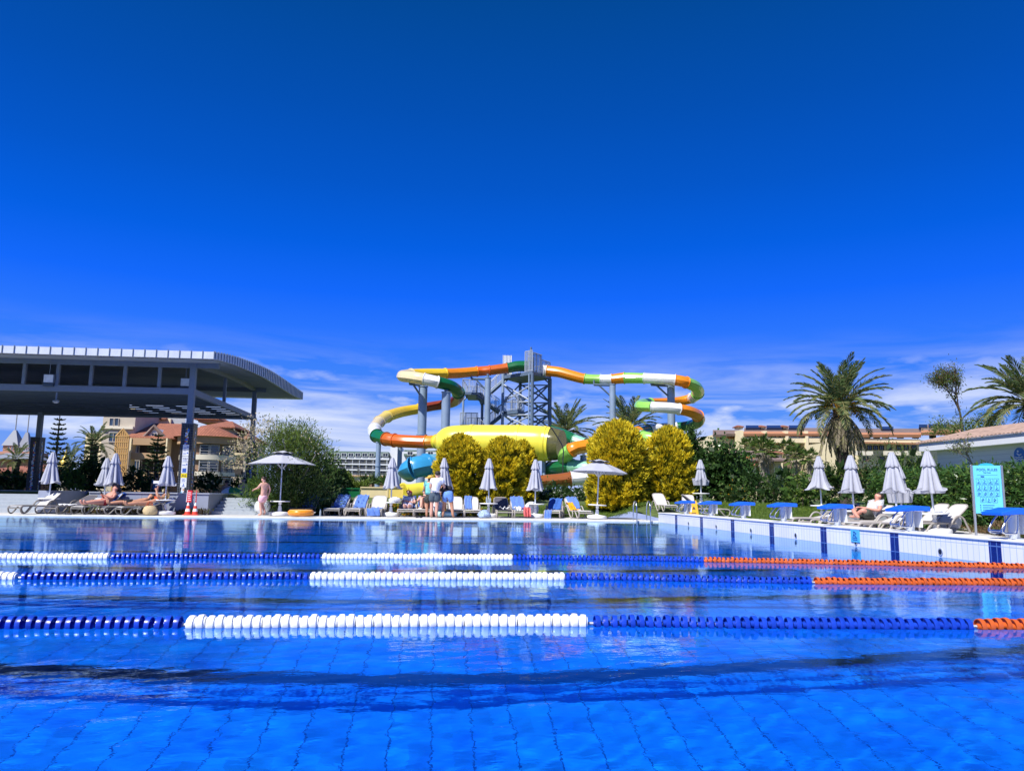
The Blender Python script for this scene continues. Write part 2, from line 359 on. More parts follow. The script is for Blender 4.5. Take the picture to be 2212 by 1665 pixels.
# ---- lane ropes
M_ROPEW = mat('float_white', (.84, .86, .88), .35, var=.03); M_ROPEB = mat('float_blue', (.010, .055, .50), .3, var=.2, scale=9)
M_ROPEO = mat('float_orange', (.58, .11, .022), .35, var=.15, scale=9)
def disc_shape(fat):
    if fat: return [(.0, -.0295), (.045, -.0295), (.050, -.018), (.059, -.017), (.061, 0), (.059, .017), (.050, .018), (.045, .0295), (.0, .0295)]
    return [(.0, -.028), (.022, -.028), (.024, -.004), (.049, -.003), (.050, -.016), (.056, -.016), (.058, 0), (.056, .016), (.050, .016), (.049, .003), (.024, .004), (.022, .028), (.0, .028)]
def lane_rope(pix, cuts, label):
    P = [on(x, y, 0) for x, y in pix]
    c = [Vector(p) for p in spline(P, 24)]; a = Vector((LX, c[0].y+.15, 0)); c = [a.lerp(c[0], k/60) for k in range(60)]+c
    if c[-1].x < WX-.05: e = c[-1]; b = Vector((WX-.02, e.y-.06, 0)); c += [e.lerp(b, k/12) for k in range(1, 13)]
    L = [0]
    for a, b in zip(c, c[1:]): L.append(L[-1]+(b-a).length)
    def pos(s):
        k = min(max(np.searchsorted(L, s)-1, 0), len(c)-2); t = (s-L[k])/max(L[k+1]-L[k], 1e-9); return c[k].lerp(c[k+1], t), (c[k+1]-c[k]).normalized()
    def s_at(px):
        best = min(range(len(c)), key=lambda k: abs(((c[k]-CAM).dot(_R)/(c[k]-CAM).dot(_F))*FPX+PW/2-px)); k = best
        lo, hi = L[max(best-1, 0)], L[min(best+1, len(L)-1)]
        for _ in range(30):
            m = (lo+hi)/2; p, _t = pos(m); q = ((p-CAM).dot(_R)/(p-CAM).dot(_F))*FPX+PW/2
            if q < px: lo = m
            else: hi = m
        return (lo+hi)/2
    root = thing('lane_rope', label, 'lane rope', c[len(c)//2], 0, 'floating lane ropes across the pool'); off = Vector(root.location)
    M().tube([p-off+Vector((0, 0, .012)) for p in c[::6]], .012, 6).build('cable', mat('rope_cable', (.5, .5, .52), .4), root)
    edges = [0]+[s_at(x) for x, _ in cuts]+[L[-1]]
    seq = [cuts[0][1]]+[k for _, k in cuts[1:]]+['orange'] if False else None
    cols = [cuts[0][1]]
    names = [k for _, k in cuts]+['orange']
    rr = random.Random(len(cuts)*7+int(pix[0][1]))
    for j in range(len(edges)-1):
        kind = names[j]; mb = M(); s = edges[j]+.03; prof = disc_shape(kind == 'white'); n = 16
        while s < edges[j+1]-.02:
            p, t = pos(s); t = (t+Vector((0, rr.uniform(-.10, .10), rr.uniform(-.06, .06)))).normalized()
            u = Vector((0, 0, 1)); w = u.cross(t).normalized(); u = t.cross(w); p = p-off+Vector((0, 0, .013+rr.uniform(-.006, .006)))
            ph = rr.uniform(0, .4)
            vs = []
            for r_, h in prof:
                for k in range(n):
                    a = 2*math.pi*k/n+ph; vs.append(p+t*h+(u*math.cos(a)+w*math.sin(a))*r_)
            m = len(prof)
            fs = [(i*n+k, i*n+(k+1) % n, (i+1)*n+(k+1) % n, (i+1)*n+k) for i in range(m-1) for k in range(n)]
            mb.add(vs, fs); s += .0605
        o = mb.build('float_section', {'white': M_ROPEW, 'blue': M_ROPEB, 'orange': M_ROPEO}[kind], root, smooth=50)
        o['label'] = kind+' run of round floats'
lane_rope([(0, 1355), (405, 1353), (960, 1350), (1280, 1350), (1700, 1354), (2212, 1357)], [(-490, 'white'), (405, 'blue'), (1280, 'white'), (2109, 'blue')], 'lane rope nearest the camera with the longest and largest white float run')
lane_rope([(0, 1250), (671, 1250), (1220, 1251), (1475, 1255), (1759, 1260), (2212, 1263)], [(-560, 'blue'), (47, 'white'), (671, 'blue'), (1220, 'white'), (1759, 'blue')], 'middle lane rope of the three with a white run between two blue ones')
lane_rope([(0, 1206), (697, 1206), (1108, 1208), (1520, 1213), (2212, 1227)], [(-220, 'blue'), (241, 'white'), (697, 'blue'), (1108, 'white'), (1520, 'blue')], 'farthest lane rope with two white runs and small thin floats')

# ---- starting blocks
M_BLOCK = mat('block_top_blue', (.008, .13, .76), .45, var=.08, scale=12, bump=.15, bscale=200)
M_BLKW = mat('block_white_plate', (.8, .82, .84), .4, var=.04)
def make_block():
    root = thing('starting_block', 'x', 'starting block', (0, 0, 0), 0, 'starting blocks along the pool end')
    mb = M(); mb.prism([(-.33, .335), (-.325, .385), (-.06, .45), (.24, .435), (.26, .425), (.26, .35), (-.05, .355)], 'y', -.21, .21)
    mb.build('platform', M_BLOCK, root, bevel=.012)
    mb = M(); mb.cyl(0, 0, .0, .365, .072, 20); mb.cyl(0, 0, .0, .012, .12, 20)
    mb.build('pedestal', mat('pedestal_steel', (.66, .69, .72), .35, metal=.55, var=.05), root, smooth=40)
    M().box(.13, -.13, .07, .15, .13, .348).build('back_plate', M_BLKW, root)
    mb = M()
    pth = [(-.14, y, z) for y, z in ()]
    for sy in (-.13, .13):
        mb.tube(spline([(-.13, sy, .34), (-.20, sy, .27), (-.27, sy, .17), (-.285, sy, .12), (-.24, sy, .085), (-.10, sy, .08), (-.06, sy, .085)], 5), .014, 8)
        mb.tube([(-.06, sy, .085), (-.03, sy, .18), (-.02, sy, .34)], .012, 8)
    mb.tube([(-.283, -.13, .12), (-.283, .13, .12)], .014, 8)
    mb.build('hand_grip', M_STEEL, root, smooth=50)
    return root
blk = make_block(); stripeY = [10.54, 13.01, 15.52, 18.03, 20.5, 22.99, 25.4]
BL = ['largest starting block nearest the camera, standing in front of the light blue rules sign',
      'second nearest starting block, beside the two white loungers with a leaning parasol', 'third nearest starting block, in front of a person sitting on a lounger',
      'blue topped starting block alone before the open lawn, next farther from the seated person', 'starting block before the dark shrubs and lawn, third from the far end of the row',
      'starting block beside the closed parasol by the yellow wet floor sign', 'smallest starting block at the far end, by the upright white lounger']
for k, y in enumerate(stripeY):
    b = blk if k == 0 else dup(blk)
    b.location = (WX+.31, y, DZ); b['label'] = BL[k]
# ---- ladder rails
lad = thing('pool_ladder', 'chrome pool ladder with two hooped handrails at the far edge', 'ladder', (on(1390, 1124, .05).x, FY+.1, .045))
for dx in (-.33, .17):
    mb = M(); mb.tube(spline([(dx, .35, -.0), (dx, .34, .35), (dx, .25, .62), (dx, .08, .70), (dx, -.10, .60), (dx, -.17, .30), (dx, -.17, -.5)], 6), .024, 10)
    mb.build('handrail', M_STEEL, lad, smooth=60)
for z in (-.22, -.45): M().box(-.31, -.21, z, .15, -.13, z+.03).build('step', M_STEEL, lad)
# ---- depth plaque on the end wall
M_SKY = mat('sign_light_blue', (.10, .50, .80), .4, var=.04); M_INK = mat('sign_ink_blue', (.01, .08, .34), .5)
py = atX(1848, 1150, WX).y
pl = thing('pool_plaque', 'light blue tile plaque with a swimmer symbol on the white end wall', 'sign', (WX-.004, py, .21))
M().box(-.012, -.155, -.125, 0, .155, .125).build('panel', M_SKY, pl, bevel=.003)
mb = M(); X0 = -.014
def Lp(pts, r): mb.tube([(X0, -y, z) for y, z in pts], r, 6)
mb.ball((X0, -.035, .035), .020, 10, (.3, 1, 1)); Lp([(-.06, -.02), (-.02, .035), (-.045, .075), (.015, .06)], .009); Lp([(-.03, .02), (.02, -.01), (.05, -.025)], .009)
for z in (-.045, -.08): Lp([(-.085+.017*k, z+.010*math.sin(k*1.6)) for k in range(11)], .006)
mb.build('swimmer_symbol', M_INK, pl)
# ------------------------------------------------------------------ loungers, towels, parasols
M_TAUPE = mat('lounger_resin_taupe', (.36, .33, .30), .5, var=.06); M_GREYF = mat('lounger_resin_grey', (.16, .155, .15), .5, var=.08)
M_SLINGW = mat('sling_white', (.60, .585, .58), .7, var=.05, bump=.2, bscale=300); M_SLINGG = mat('sling_grey', (.085, .082, .105), .8, var=.08, bump=.2, bscale=300)
M_CANVAS = mat('parasol_canvas', (.42, .435, .505), .85, var=.05, scale=4, bump=.08, bscale=30); M_PLASTW = mat('white_plastic', (.8, .81, .82), .4, var=.04)
M_POLE = mat('parasol_pole', (.70, .74, .78), .35, metal=.3, var=.04)
M_TOWEL = mat('towel_blue', (.10, .21, .58), .95, var=.12, scale=7, bump=.5, bscale=120, sheen=.3); M_TOWELD = mat('towel_deep_blue', (.035, .12, .42), .95, var=.12, scale=7, bump=.5, bscale=120)
M_TOWELW = mat('towel_white', (.78, .80, .83), .95, var=.06, scale=9, bump=.5, bscale=120)
FT, LS = .030, .86
def lounger(x, y, z, rz, ang, label, group, frame=None, sling=None):
    ang *= .68; frame = frame or M_TAUPE; sling = sling or M_SLINGW
    root = thing('sun_lounger', label, 'sun lounger', (x, y, z), rz, group)
    mb = M()
    for s in (-1, 1):
        yy = .345*s
        mb.tube(spline([(1.30, yy, .325), (.9, yy, .325), (.30, yy, .325), (.08, yy, .31), (.0, yy, .24), (.03, yy, .10), (.12, yy, .03), (.22, yy, .06), (.42, yy, .28), (.50, yy, .32)], 5), FT, 8)
        yy = .385*s
        mb.tube(spline([(.70, yy, .33), (.62, yy, .22), (.66, yy, .08), (.78, yy, .03), (.90, yy, .08), (1.14, yy, .36), (1.27, yy, .50), (1.42, yy, .53), (1.55, yy, .46), (1.66, yy, .25), (1.78, yy, .03)], 5), FT, 8)
    mb.tube([(.0, -.345, .24), (.0, .345, .24)], .025, 8); mb.tube([(1.28, -.36, .31), (1.28, .36, .31)], .022, 6); mb.tube([(1.7, -.385, .15), (1.7, .385, .15)], .018, 6)
    mb.build('frame', frame, root, smooth=60)
    mb = M(); mb.prism([(.02, .318), (.10, .338), (.6, .330), (1.26, .338), (1.26, .326), (.6, .316), (.1, .322), (.03, .300)], 'y', -.32, .32)
    mb.build('seat', sling, root)
    c, s = math.cos(ang), math.sin(ang); L = .84
    def bp(u, v, w=0): return (1.22+u*c-w*s, v, .34+u*s+w*c)
    out = [(0, -.30), (.40, -.325), (.70, -.31), (.80, -.26), (.84, -.15), (.84, .15), (.80, .26), (.70, .31), (.40, .325), (0, .30)]
    mb = M(); mb.tube([bp(u, v) for u, v in spline(out, 3)], .024, 8)
    br = mb.build('backrest', frame, root, smooth=60)
    n = len(out); mb = M(); mb.add([bp(u, v*.97, .008) for u, v in out]+[bp(u, v*.97, -.008) for u, v in out],
        [tuple(range(n)), tuple(range(2*n-1, n-1, -1))]+[(i, n+i, n+(i+1) % n, (i+1) % n) for i in range(n)])
    mb.build('sling', sling, br)
    root.scale = (LS, LS, LS)
    return root
def cloth(prof, w0, w1, m, name, label, cat, base, group=None, wr=.02, seed=1, nw=12, thick=.012):
    """a cloth laid along a profile of (x, z) points in a lounger's own axes, w0..w1 across, with folds"""
    r = random.Random(seed); P = spline([(a, b) for a, b in prof], 6); n = len(P); ph = [r.uniform(0, 6) for _ in range(6)]
    V = []
    for side in (0, 1):
        for i, p in enumerate(P):
            a = P[max(i-1, 0)]; b = P[min(i+1, n-1)]; t = np.array([b[0]-a[0], b[1]-a[1]]); t = t/(np.linalg.norm(t)+1e-9); nn = np.array([-t[1], t[0]])
            for k in range(nw+1):
                v = w0+(w1-w0)*k/nw+.010*math.sin(i*.35+ph[0])
                h = wr*(math.sin(k*1.3+ph[1]+i*.16)+.6*math.sin(k*2.3+i*.45+ph[2]))+wr*1.2-side*thick
                V.append((p[0]+nn[0]*h, v, p[1]+nn[1]*h))
    q = nw+1; fs = []
    for i in range(n-1):
        for k in range(nw):
            a = i*q+k; fs.append((a, a+q, a+q+1, a+1)); b = n*q+a; fs.append((b, b+1, b+q+1, b+q))
    for i in range(n-1):
        for k in (0, nw):
            a = i*q+k; b = n*q+a; fs.append((a, b, b+q, a+q) if k == 0 else (a, a+q, b+q, b))
    for k in range(nw):
        for i in (0, n-1):
            a = i*q+k; b = n*q+a; fs.append((a, a+1, b+1, b) if i == 0 else (a, b, b+1, a+1))
    o = M().add(V, fs).build(name, m, smooth=70); o.location = base.location; o.rotation_euler = base.rotation_euler; o.scale = base.scale
    return tag(o, label, cat, group)
def back_prof(ang, lo, over=.28, seat=0.0):
    """profile from the seat up the backrest front, over the top and down behind"""
    ang *= .68; c, s = math.cos(ang), math.sin(ang); f = lambda u, w: (1.22+u*c-w*s, .34+u*s+w*c)
    pts = []
    if seat: pts += [(1.22-seat, .35), (1.16, .36)]
    pts += [f(u, .026) for u in (lo, .45, .72)]+[f(.85, .03), f(.885, .0), f(.86, -.04)]+[f(.86-over, -.05)]
    return pts
def pleat(a, i): return 1.0
def closed_parasol(x, y, z, label, group, rz=0, h=2.42, tilt=0, flare=1.0, table=True, base=True, seed=0):
    r = random.Random(seed+11)
    root = thing('closed_parasol', label, 'parasol', (x, y, z), rz, group); root.rotation_euler = (0, tilt, rz)
    M().cyl(0, 0, .10, h-.03, .026, 12).build('pole', M_POLE, root, smooth=40)
    n = 96; ph = [r.uniform(0, 6) for _ in range(4)]
    zb = 1.12
    prof = [(.035, h-.06), (.10, h-.30), (.155, h-.45), (.195, h-.62), (.25, h-.85), (.305*flare, h-1.08), (.355*flare, zb+.02), (.36*flare, zb)]
    def wob(a, i):
        k = min(i/4.0, 1); f = abs(math.sin(a*4+ph[0]*.2))
        return 1-.55*k*(1-f**.7)+.10*k*math.sin(3*a+ph[1])+.07*k*math.sin(5*a+ph[2]+i*.3)
    mb = M(); vs = []
    for i, (q, hh) in enumerate(prof):
        for k in range(n):
            a = 2*math.pi*k/n; rr = q*wob(a, i); drop = (.05*math.sin(3*a+ph[3])+.04*abs(math.sin(a*4+ph[0]*.2))) if i >= len(prof)-2 else 0
            vs.append((rr*math.cos(a), rr*math.sin(a), hh-drop))
    m = len(prof); inner = []
    for i, (q, hh) in enumerate(prof):
        for k in range(n):
            p = vs[i*n+k]; inner.append((p[0]*.93, p[1]*.93, p[2]+(.0 if i == m-1 else -.01)))
    fs = [(i*n+k, i*n+(k+1) % n, (i+1)*n+(k+1) % n, (i+1)*n+k)[::-1] for i in range(m-1) for k in range(n)]
    fi = [(m*n+i*n+k, m*n+i*n+(k+1) % n, m*n+(i+1)*n+(k+1) % n, m*n+(i+1)*n+k) for i in range(m-1) for k in range(n)]
    rim = [((m-1)*n+k, (m-1)*n+(k+1) % n, m*n+(m-1)*n+(k+1) % n, m*n+(m-1)*n+k)[::-1] for k in range(n)]
    mb.add(vs+inner, fs+fi+rim)
    can = mb.build('canopy', M_CANVAS, root, smooth=60)
    mb = M(); vs = []
    vp = [(.03, h+.0), (.06, h-.01), (.115, h-.16), (.165, h-.31), (.19, h-.40), (.187, h-.405), (.16, h-.31)]
    for i, (q, hh) in enumerate(vp):
        for k in range(n):
            a = 2*math.pi*k/n; f = abs(math.sin(a*4+ph[0]*.2)); rr = q*(1-(.28 if i > 1 else 0)*(1-f**.8)+(.05*math.sin(3*a+ph[1]) if i > 1 else 0)); dz = .035*(1-f) if i >= 4 else 0
            vs.append((rr*math.cos(a), rr*math.sin(a), hh+dz))
    m = len(vp); fs = [((i+1)*n+k, (i+1)*n+(k+1) % n, i*n+(k+1) % n, i*n+k) for i in range(m-1) for k in range(n)]+[tuple(range(n))]
    mb.add(vs, fs); mb.build('vent_cap', M_CANVAS, can, smooth=50)
    stand(root, table, base)
    return root
def stand(root, table=True, base=True):
    if table:
        mb = M(); mb.lathe([(.03, .50), (.34, .505), (.36, .515), (.36, .535), (.35, .545), (.03, .55)], n=28); mb.lathe([(.045, .40), (.06, .42), (.05, .51)], n=14); mb.build('tray_table', M_PLASTW, root, smooth=40)
    if base:
        mb = M(); mb.lathe([(.30, .0), (.37, .015), (.385, .06), (.37, .115), (.30, .135), (.08, .16), (.06, .30), (.05, .36), (.03, .37)], n=28); mb.build('base', M_PLASTW, root, smooth=40)
def open_parasol(x, y, z, label, h=2.35, R=1.22, rz=.2, tilt=0):
    root = thing('open_parasol', label, 'parasol', (x, y, z), rz, 'open parasols by the pool'); root.rotation_euler = (0, tilt, rz)
    M().cyl(0, 0, .1, h-.1, .026, 12).build('pole', M_POLE, root, smooth=40)
    V = []; n = 8; sub = 8; rings = [(.16, h-.06), (.45, h-.16), (.8, h-.30), (R, h-.46)]
    for q, hh in rings:
        for k in range(n*sub):
            a = 2*math.pi*k/(n*sub); f = (k % sub)/sub; e = 1-.075*math.sin(math.pi*f); sag = -.035*math.sin(math.pi*f)*(q/R)
            lift = .03*math.sin(math.pi*f) if q == R else 0
            V.append((q*e*math.cos(a), q*e*math.sin(a), hh+sag+lift))
    N = n*sub; m = len(rings); fs = [((i+1)*N+k, (i+1)*N+(k+1) % N, i*N+(k+1) % N, i*N+k) for i in range(m-1) for k in range(N)]
    V2 = [(a*.995, b*.995, c-.012) for a, b, c in V]; fs2 = [tuple(j+len(V) for j in f[::-1]) for f in fs]
    rim = [((m-1)*N+k, len(V)+(m-1)*N+k, len(V)+(m-1)*N+(k+1) % N, (m-1)*N+(k+1) % N) for k in range(N)]
    can = M().add(V+V2, fs+fs2+rim).build('canopy', M_CANVAS, root, smooth=25)
    V = []; rings = [(.02, h+.05), (.18, h+.005), (.40, h-.055)]
    for q, hh in rings:
        for k in range(N):
            a = 2*math.pi*k/N; f = (k % sub)/sub; V.append((q*math.cos(a), q*math.sin(a), hh+(.03*math.sin(math.pi*f) if q > .2 else 0)))
    V2 = [(a, b, c-.01) for a, b, c in V]; fs = [((i+1)*N+k, (i+1)*N+(k+1) % N, i*N+(k+1) % N, i*N+k) for i in range(2) for k in range(N)]+[tuple(range(N))]
    M().add(V+V2, fs+[tuple(j+len(V) for j in f[::-1]) for f in fs]).build('vent_cap', M_CANVAS, can, smooth=25)
    for k in range(8):
        a = 2*math.pi*k/8; mb = M(); mb.tube([(.03*math.cos(a), .03*math.sin(a), h-.08), (R*.99*math.cos(a), R*.99*math.sin(a), h-.475)], .012, 6)
        mb.tube([(.04*math.cos(a), .04*math.sin(a), h-.62), (.42*math.cos(a), .42*math.sin(a), h-.20)], .010, 6); mb.build('rib', M_PLASTW, root)
    stand(root); return root
# ------------------------------------------------------------------ poolside furniture in its places
R_ = math.radians; DK = .045
M_TAUPESHADE = mat('lounger_resin_taupe_shaded', (.20, .185, .17), .5, var=.06)  # taupe resin darkened: shade on the left loungers put into the colour
GL, GF, GR = 'sun loungers along the left wall', 'sun loungers facing the pool', 'sun loungers on the right deck'
la = lounger(xat(34, 28.6), 28.5, DK, R_(65), R_(58), 'empty lounger with a white backrest in front of the grey stair cheek', GL, frame=M_TAUPESHADE)
lb = lounger(xat(111, 28.7), 28.6, DK, R_(62), R_(45), 'lounger with a dark grey backrest left of the man in the dark hat', GL, frame=M_TAUPESHADE, sling=M_SLINGG)
lc = lounger(xat(168, 28.6), 28.5, DK, R_(58), R_(58), 'lounger under the man in the dark hat and red shorts', GL, frame=M_GREYF)
ld = lounger(xat(222, 28.8), 28.75, DK, R_(36), R_(20), 'lounger under the dark clothed sunbather, behind the straw bag', GL, frame=M_TAUPESHADE, sling=M_SLINGG)
le = lounger(xat(258, 28.5), 28.4, DK, R_(38), R_(34), 'lounger under the woman in the orange swimsuit', GL, frame=M_GREYF)
cloth(back_prof(R_(52), .0, .2), -.30, .30, M_TOWELD, 'towel', 'deep blue towel behind the man in the dark hat', 'towel', lc, seed=3)
cloth(back_prof(R_(30), .1, .3), -.30, .30, M_TOWEL, 'towel', 'light blue towel under the straw hat of the orange swimsuit woman', 'towel', le, seed=4)
c = cloth([(.95, .36), (1.05, .365), (1.14, .36)], -.33, -.42, M_TOWELD, 'towel', 'x', 'towel', le, seed=9); bpy.data.objects.remove(c)
c = cloth([(.55, .36), (.75, .37), (.95, .36)], -.36, .28, M_TOWELW, 'towel', 'white towel lying on the seat of the dark grey lounger', 'towel', lb, seed=5)
A90 = math.pi/2
def face(cx, ang, label, Y=29.75, rz=0, **k): return lounger(xat(cx, Y+.8), Y, DK, A90+R_(rz), R_(ang), label, GF, **k)
f1 = face(651, 58, 'dark framed lounger behind the orange swim ring', Y=29.9, rz=-12, frame=M_GREYF, sling=M_SLINGG)
cloth(back_prof(R_(58), .0, .25), -.27, .27, M_TOWEL, 'towel', 'rumpled blue towel hung over the lounger behind the orange swim ring', 'towel', f1, seed=11, wr=.03)
f2 = face(722, 58, 'dark framed lounger with a blue towel, second to the right of the orange swim ring', rz=-10, frame=M_GREYF)
cloth(back_prof(R_(58), .0, .15, .25), -.26, .31, M_TOWEL, 'towel', 'blue towel covering the backrest of the dark framed lounger by the water bottle', 'towel', f2, seed=12)
f3 = face(765, 58, 'pale lounger covered by a blue towel, left of the bare white lounger', rz=-8)
cloth(back_prof(R_(58), .0, .15, .15), -.31, .22, M_TOWEL, 'towel', 'blue towel with a corner over the armrest, left of the bare white backrest', 'towel', f3, seed=13)
f4 = face(810, 60, 'lounger with a bare white backrest and a blue towel hanging from its seat', rz=-5)
cloth([(1.1, .40), (.7, .365), (.25, .362), (.03, .36), (-.05, .28), (-.06, .10), (-.06, .03)], -.30, .27, M_TOWEL, 'towel', 'blue towel hanging off the foot end of the white lounger', 'towel', f4, seed=14)
f5 = face(878, 55, 'lounger under the woman in the red cap', rz=-3)
cloth(back_prof(R_(55), .0, .2, .2), -.30, .30, M_TOWELD, 'towel', 'navy towel behind the woman in the red cap', 'towel', f5, seed=15)
f6 = face(913, 55, 'lounger under the person in the blue cap with raised knees', rz=-3)
cloth(back_prof(R_(55), .1, .15), -.24, .31, M_TOWEL, 'towel', 'pale blue towel behind the person in the blue cap', 'towel', f6, seed=16)
f7 = face(984, 60, 'empty white lounger just right of the bending person in blue shorts')
f8 = face(1019, 60, 'white lounger half covered by a blue towel')
cloth(back_prof(R_(60), .0, .2, .3), -.02, .31, M_TOWEL, 'towel', 'blue towel over one half of a white lounger', 'towel', f8, seed=18)
f9 = face(1087, 60, 'lounger with a bare dark grey backrest facing the pool', rz=2, sling=M_SLINGG)
cloth([(.35, .37), (.6, .375), (.95, .37)], -.30, .15, M_TOWELW, 'towel', 'crumpled white towel on the seat of the dark backed lounger', 'towel', f9, seed=19, wr=.045)
f10 = face(1124, 60, 'lounger with blue towel and red and white clothes on the seat', rz=3)
cloth(back_prof(R_(60), .0, .15, .1), -.29, .29, M_TOWEL, 'towel', 'smooth light blue towel on the lounger right of the dark backed one', 'towel', f10, seed=20)
cloth([(.1, .30), (.16, .40), (.5, .385), (.8, .38)], .02, .30, M_TOWELW, 'towel', 'white cloth bundled on the seat by the red garment', 'towel', f10, seed=21, wr=.05)
cloth([(-.05, .06), (-.03, .25), (.08, .39), (.3, .40), (.55, .385)], -.36, -.05, mat('cloth_red_print', (.62, .13, .13), .9, var=.4, scale=30), 'garment', 'red patterned garment hanging off the lounger seat', 'clothing', f10, seed=22, wr=.04)
f11 = face(1186, 52, 'low lounger with a blue towel before the open lawn', Y=29.9, rz=-14)
cloth(back_prof(R_(52), .0, .2)+[], -.30, .30, M_TOWELD, 'towel', 'deep blue towel over the low lounger before the open lawn', 'towel', f11, seed=23)
cloth([(1.1, .37), (.7, .365), (.3, .362), (.03, .36), (-.06, .22), (-.10, .02), (-.25, .012)], .02, .33, M_TOWEL, 'towel', 'pale towel trailing from the lounger seat to the deck', 'towel', f11, seed=24)
f12 = face(1258, 62, 'lounger carrying a yellow towel beside the open parasol pole', Y=29.7, rz=14)
cloth(back_prof(R_(62), .1, .15), -.32, .20, M_TOWEL, 'towel', 'pale blue towel on the backrest behind the yellow towel', 'towel', f12, seed=25)
yt = cloth([(.80, .365), (1.02, .37), (1.12, .42), (1.27, .52), (1.42, .66), (1.47, .67), (1.55, .58)], .0, .33, mat('towel_yellow', (.78, .36, .006), .95, var=.1, bump=.5, bscale=120), 'towel', 'yellow towel with a dark scribbled motif on a lounger', 'towel', f12, seed=26)
mb = M()
for dv in (.06, .12, .19, .25): mb.tube([(1.11+.035*k, dv+.02*math.sin(k*1.2), .43+.028*k) for k in range(5)], .008, 5)
mb.build('motif', mat('motif_brown', (.12, .05, .01), .8), yt)
# right deck
def rdeck(xf, y, Y, rz, ang, label, **k):
    p = at(xf, y, Y); return lounger(p.x, Y, max(gz(p.x, Y), DK), R_(rz), R_(ang), label, GR, **k)
rdeck(1966, 1130, 19.0, 8, 58, 'large white lounger with its back raised, nearest the rules sign')
rdeck(1935, 1130, 20.6, 8, 58, 'lounger with a shaded back, behind the large white one under a parasol', )
rdeck(1838, 1125, 18.6, 6, 28, 'half reclined white lounger behind the second nearest starting block')
rdeck(1868, 1125, 19.6, 6, 40, 'white lounger partly hidden by the half reclined one in front')
rdeck(1806, 1120, 20.4, 6, 50, 'lounger under the seated person with crossed legs on the right deck')
rdeck(1738, 1118, 21.5, 6, 52, 'lounger with a grey back behind the third starting block', sling=M_SLINGG)
rdeck(1700, 1115, 22.6, 6, 12, 'flat reclined lounger at the edge of the lawn')
p = at(1572, 1105, 27.0); lounger(p.x, 27.0, gz(p.x, 27.0), math.pi-.1, R_(60), 'lounger turned to face right beside a starting block, near the yellow sign', GR, sling=M_SLINGG)
p = at(1443, 1110, 29.0); lg1 = lounger(p.x, 28.6, gz(p.x, 28.6)+.02, A90+.1, R_(64), 'upright white lounger behind the corner of the end wall', GR)
lg1.scale = (.74, .74, .74)
p = at(1486, 1108, 29.0); lg1 = lounger(p.x, 28.9, gz(p.x, 28.9), A90-.3, R_(62), 'white lounger half hidden behind the two farthest starting blocks', GR); lg1.scale = (.70, .70, .70)

# parasols
PG = 'closed parasols by the pool'
def cp(cx, Y, label, **k):
    p = at(cx, 1108, Y); return closed_parasol(p.x, Y, k.pop('z', DK), label, PG, **k)
cp(103, 29.9, 'closed grey parasol at the far left between two loungers', h=2.22, seed=1, rz=.4)
cp(240, 30.0, 'closed grey parasol in front of the stair tower, second from the left', h=2.22, seed=2, rz=1.1)
cp(222, 31.6, 'closed grey parasol hidden behind another one, its pole showing on the left', h=2.1, seed=8, rz=.2)
cp(355, 29.3, 'closed grey parasol left of the black tiled pillar with plaques', h=2.12, seed=3, rz=.9)
cp(844, 30.3, 'closed grey parasol in front of the pale and yellow slide end', h=2.24, seed=4, rz=.1)
cp(957, 31.4, 'closed grey parasol behind the standing group of people', h=2.32, seed=5, rz=.7)
cp(1055, 30.4, 'closed grey parasol before the golden conifers with bottles on its table', h=2.28, seed=6, rz=.3)
cp(1156, 30.5, 'closed grey parasol with a white globe lamp at its foot', h=2.28, seed=7, rz=1.3)
p = at(1515, 1100, 32.0); closed_parasol(p.x, 32.0, gz(p.x, 32), 'closed grey parasol left of the dark leafy tree, behind the starting blocks', PG, h=1.95, seed=10)
p = at(1776, 1108, 25.0); closed_parasol(p.x, 25.0, .16, 'loosely closed wide parasol beside the big date palm', PG, h=2.18, seed=11, flare=1.25, tilt=-.02)
p = at(1846, 1112, 21.3); closed_parasol(p.x, 21.3, DK, 'closed grey parasol behind the seated person on the right deck', PG, h=2.12, seed=12, tilt=-.02)
p = at(1940, 1115, 19.6); closed_parasol(p.x, 19.6, DK, 'closed grey parasol with a second pole showing, left of the leaning one', PG, h=2.12, seed=13, tilt=-.04)
p = at(1950, 1115, 21.2); closed_parasol(p.x, 21.2, DK, 'closed grey parasol half hidden behind its neighbour, second nearest the shed', PG, h=1.86, seed=15, tilt=-.03)
p = at(2020, 1118, 18.9); closed_parasol(p.x, 18.9, DK, 'largest closed parasol, leaning over two white loungers', PG, h=2.12, seed=14, tilt=-.05, flare=1.1)
p = on(612, 1112, .05); open_parasol(p.x, 29.7, DK, 'open white parasol behind the shirtless boy', h=2.36, R=1.22, rz=.15)
p = on(1282, 1119, .05); open_parasol(p.x, 29.6, DK, 'open white parasol before the tallest golden conifer', h=2.24, R=1.13, rz=.33, tilt=.05)

# globe lamps
M_GLOBE = mat('globe_glass', (.80, .82, .86), .25, var=.03)
for cx, Y, zc, r, lab in ((567, 30.4, .36, .30, 'white globe lamp on the ground behind the boy'), (1148, 31.0, .36, .30, 'white globe lamp behind the tray table of a closed parasol'),
                          (2046, 19.9, .36, .33, 'white globe lamp between two white loungers on the right deck'), (945, 30.6, .36, .30, 'white globe lamp seen between the legs of the standing men')):
    p = at(cx, 1100, Y); t = thing('globe_lamp', lab, 'globe lamp', (p.x, Y, DK)); M().ball((0, 0, zc-.04), r, 24).build('globe', M_GLOBE, t, smooth=60); M().cyl(0, 0, 0, .08, .13, 16).build('base', M_PLASTW, t)
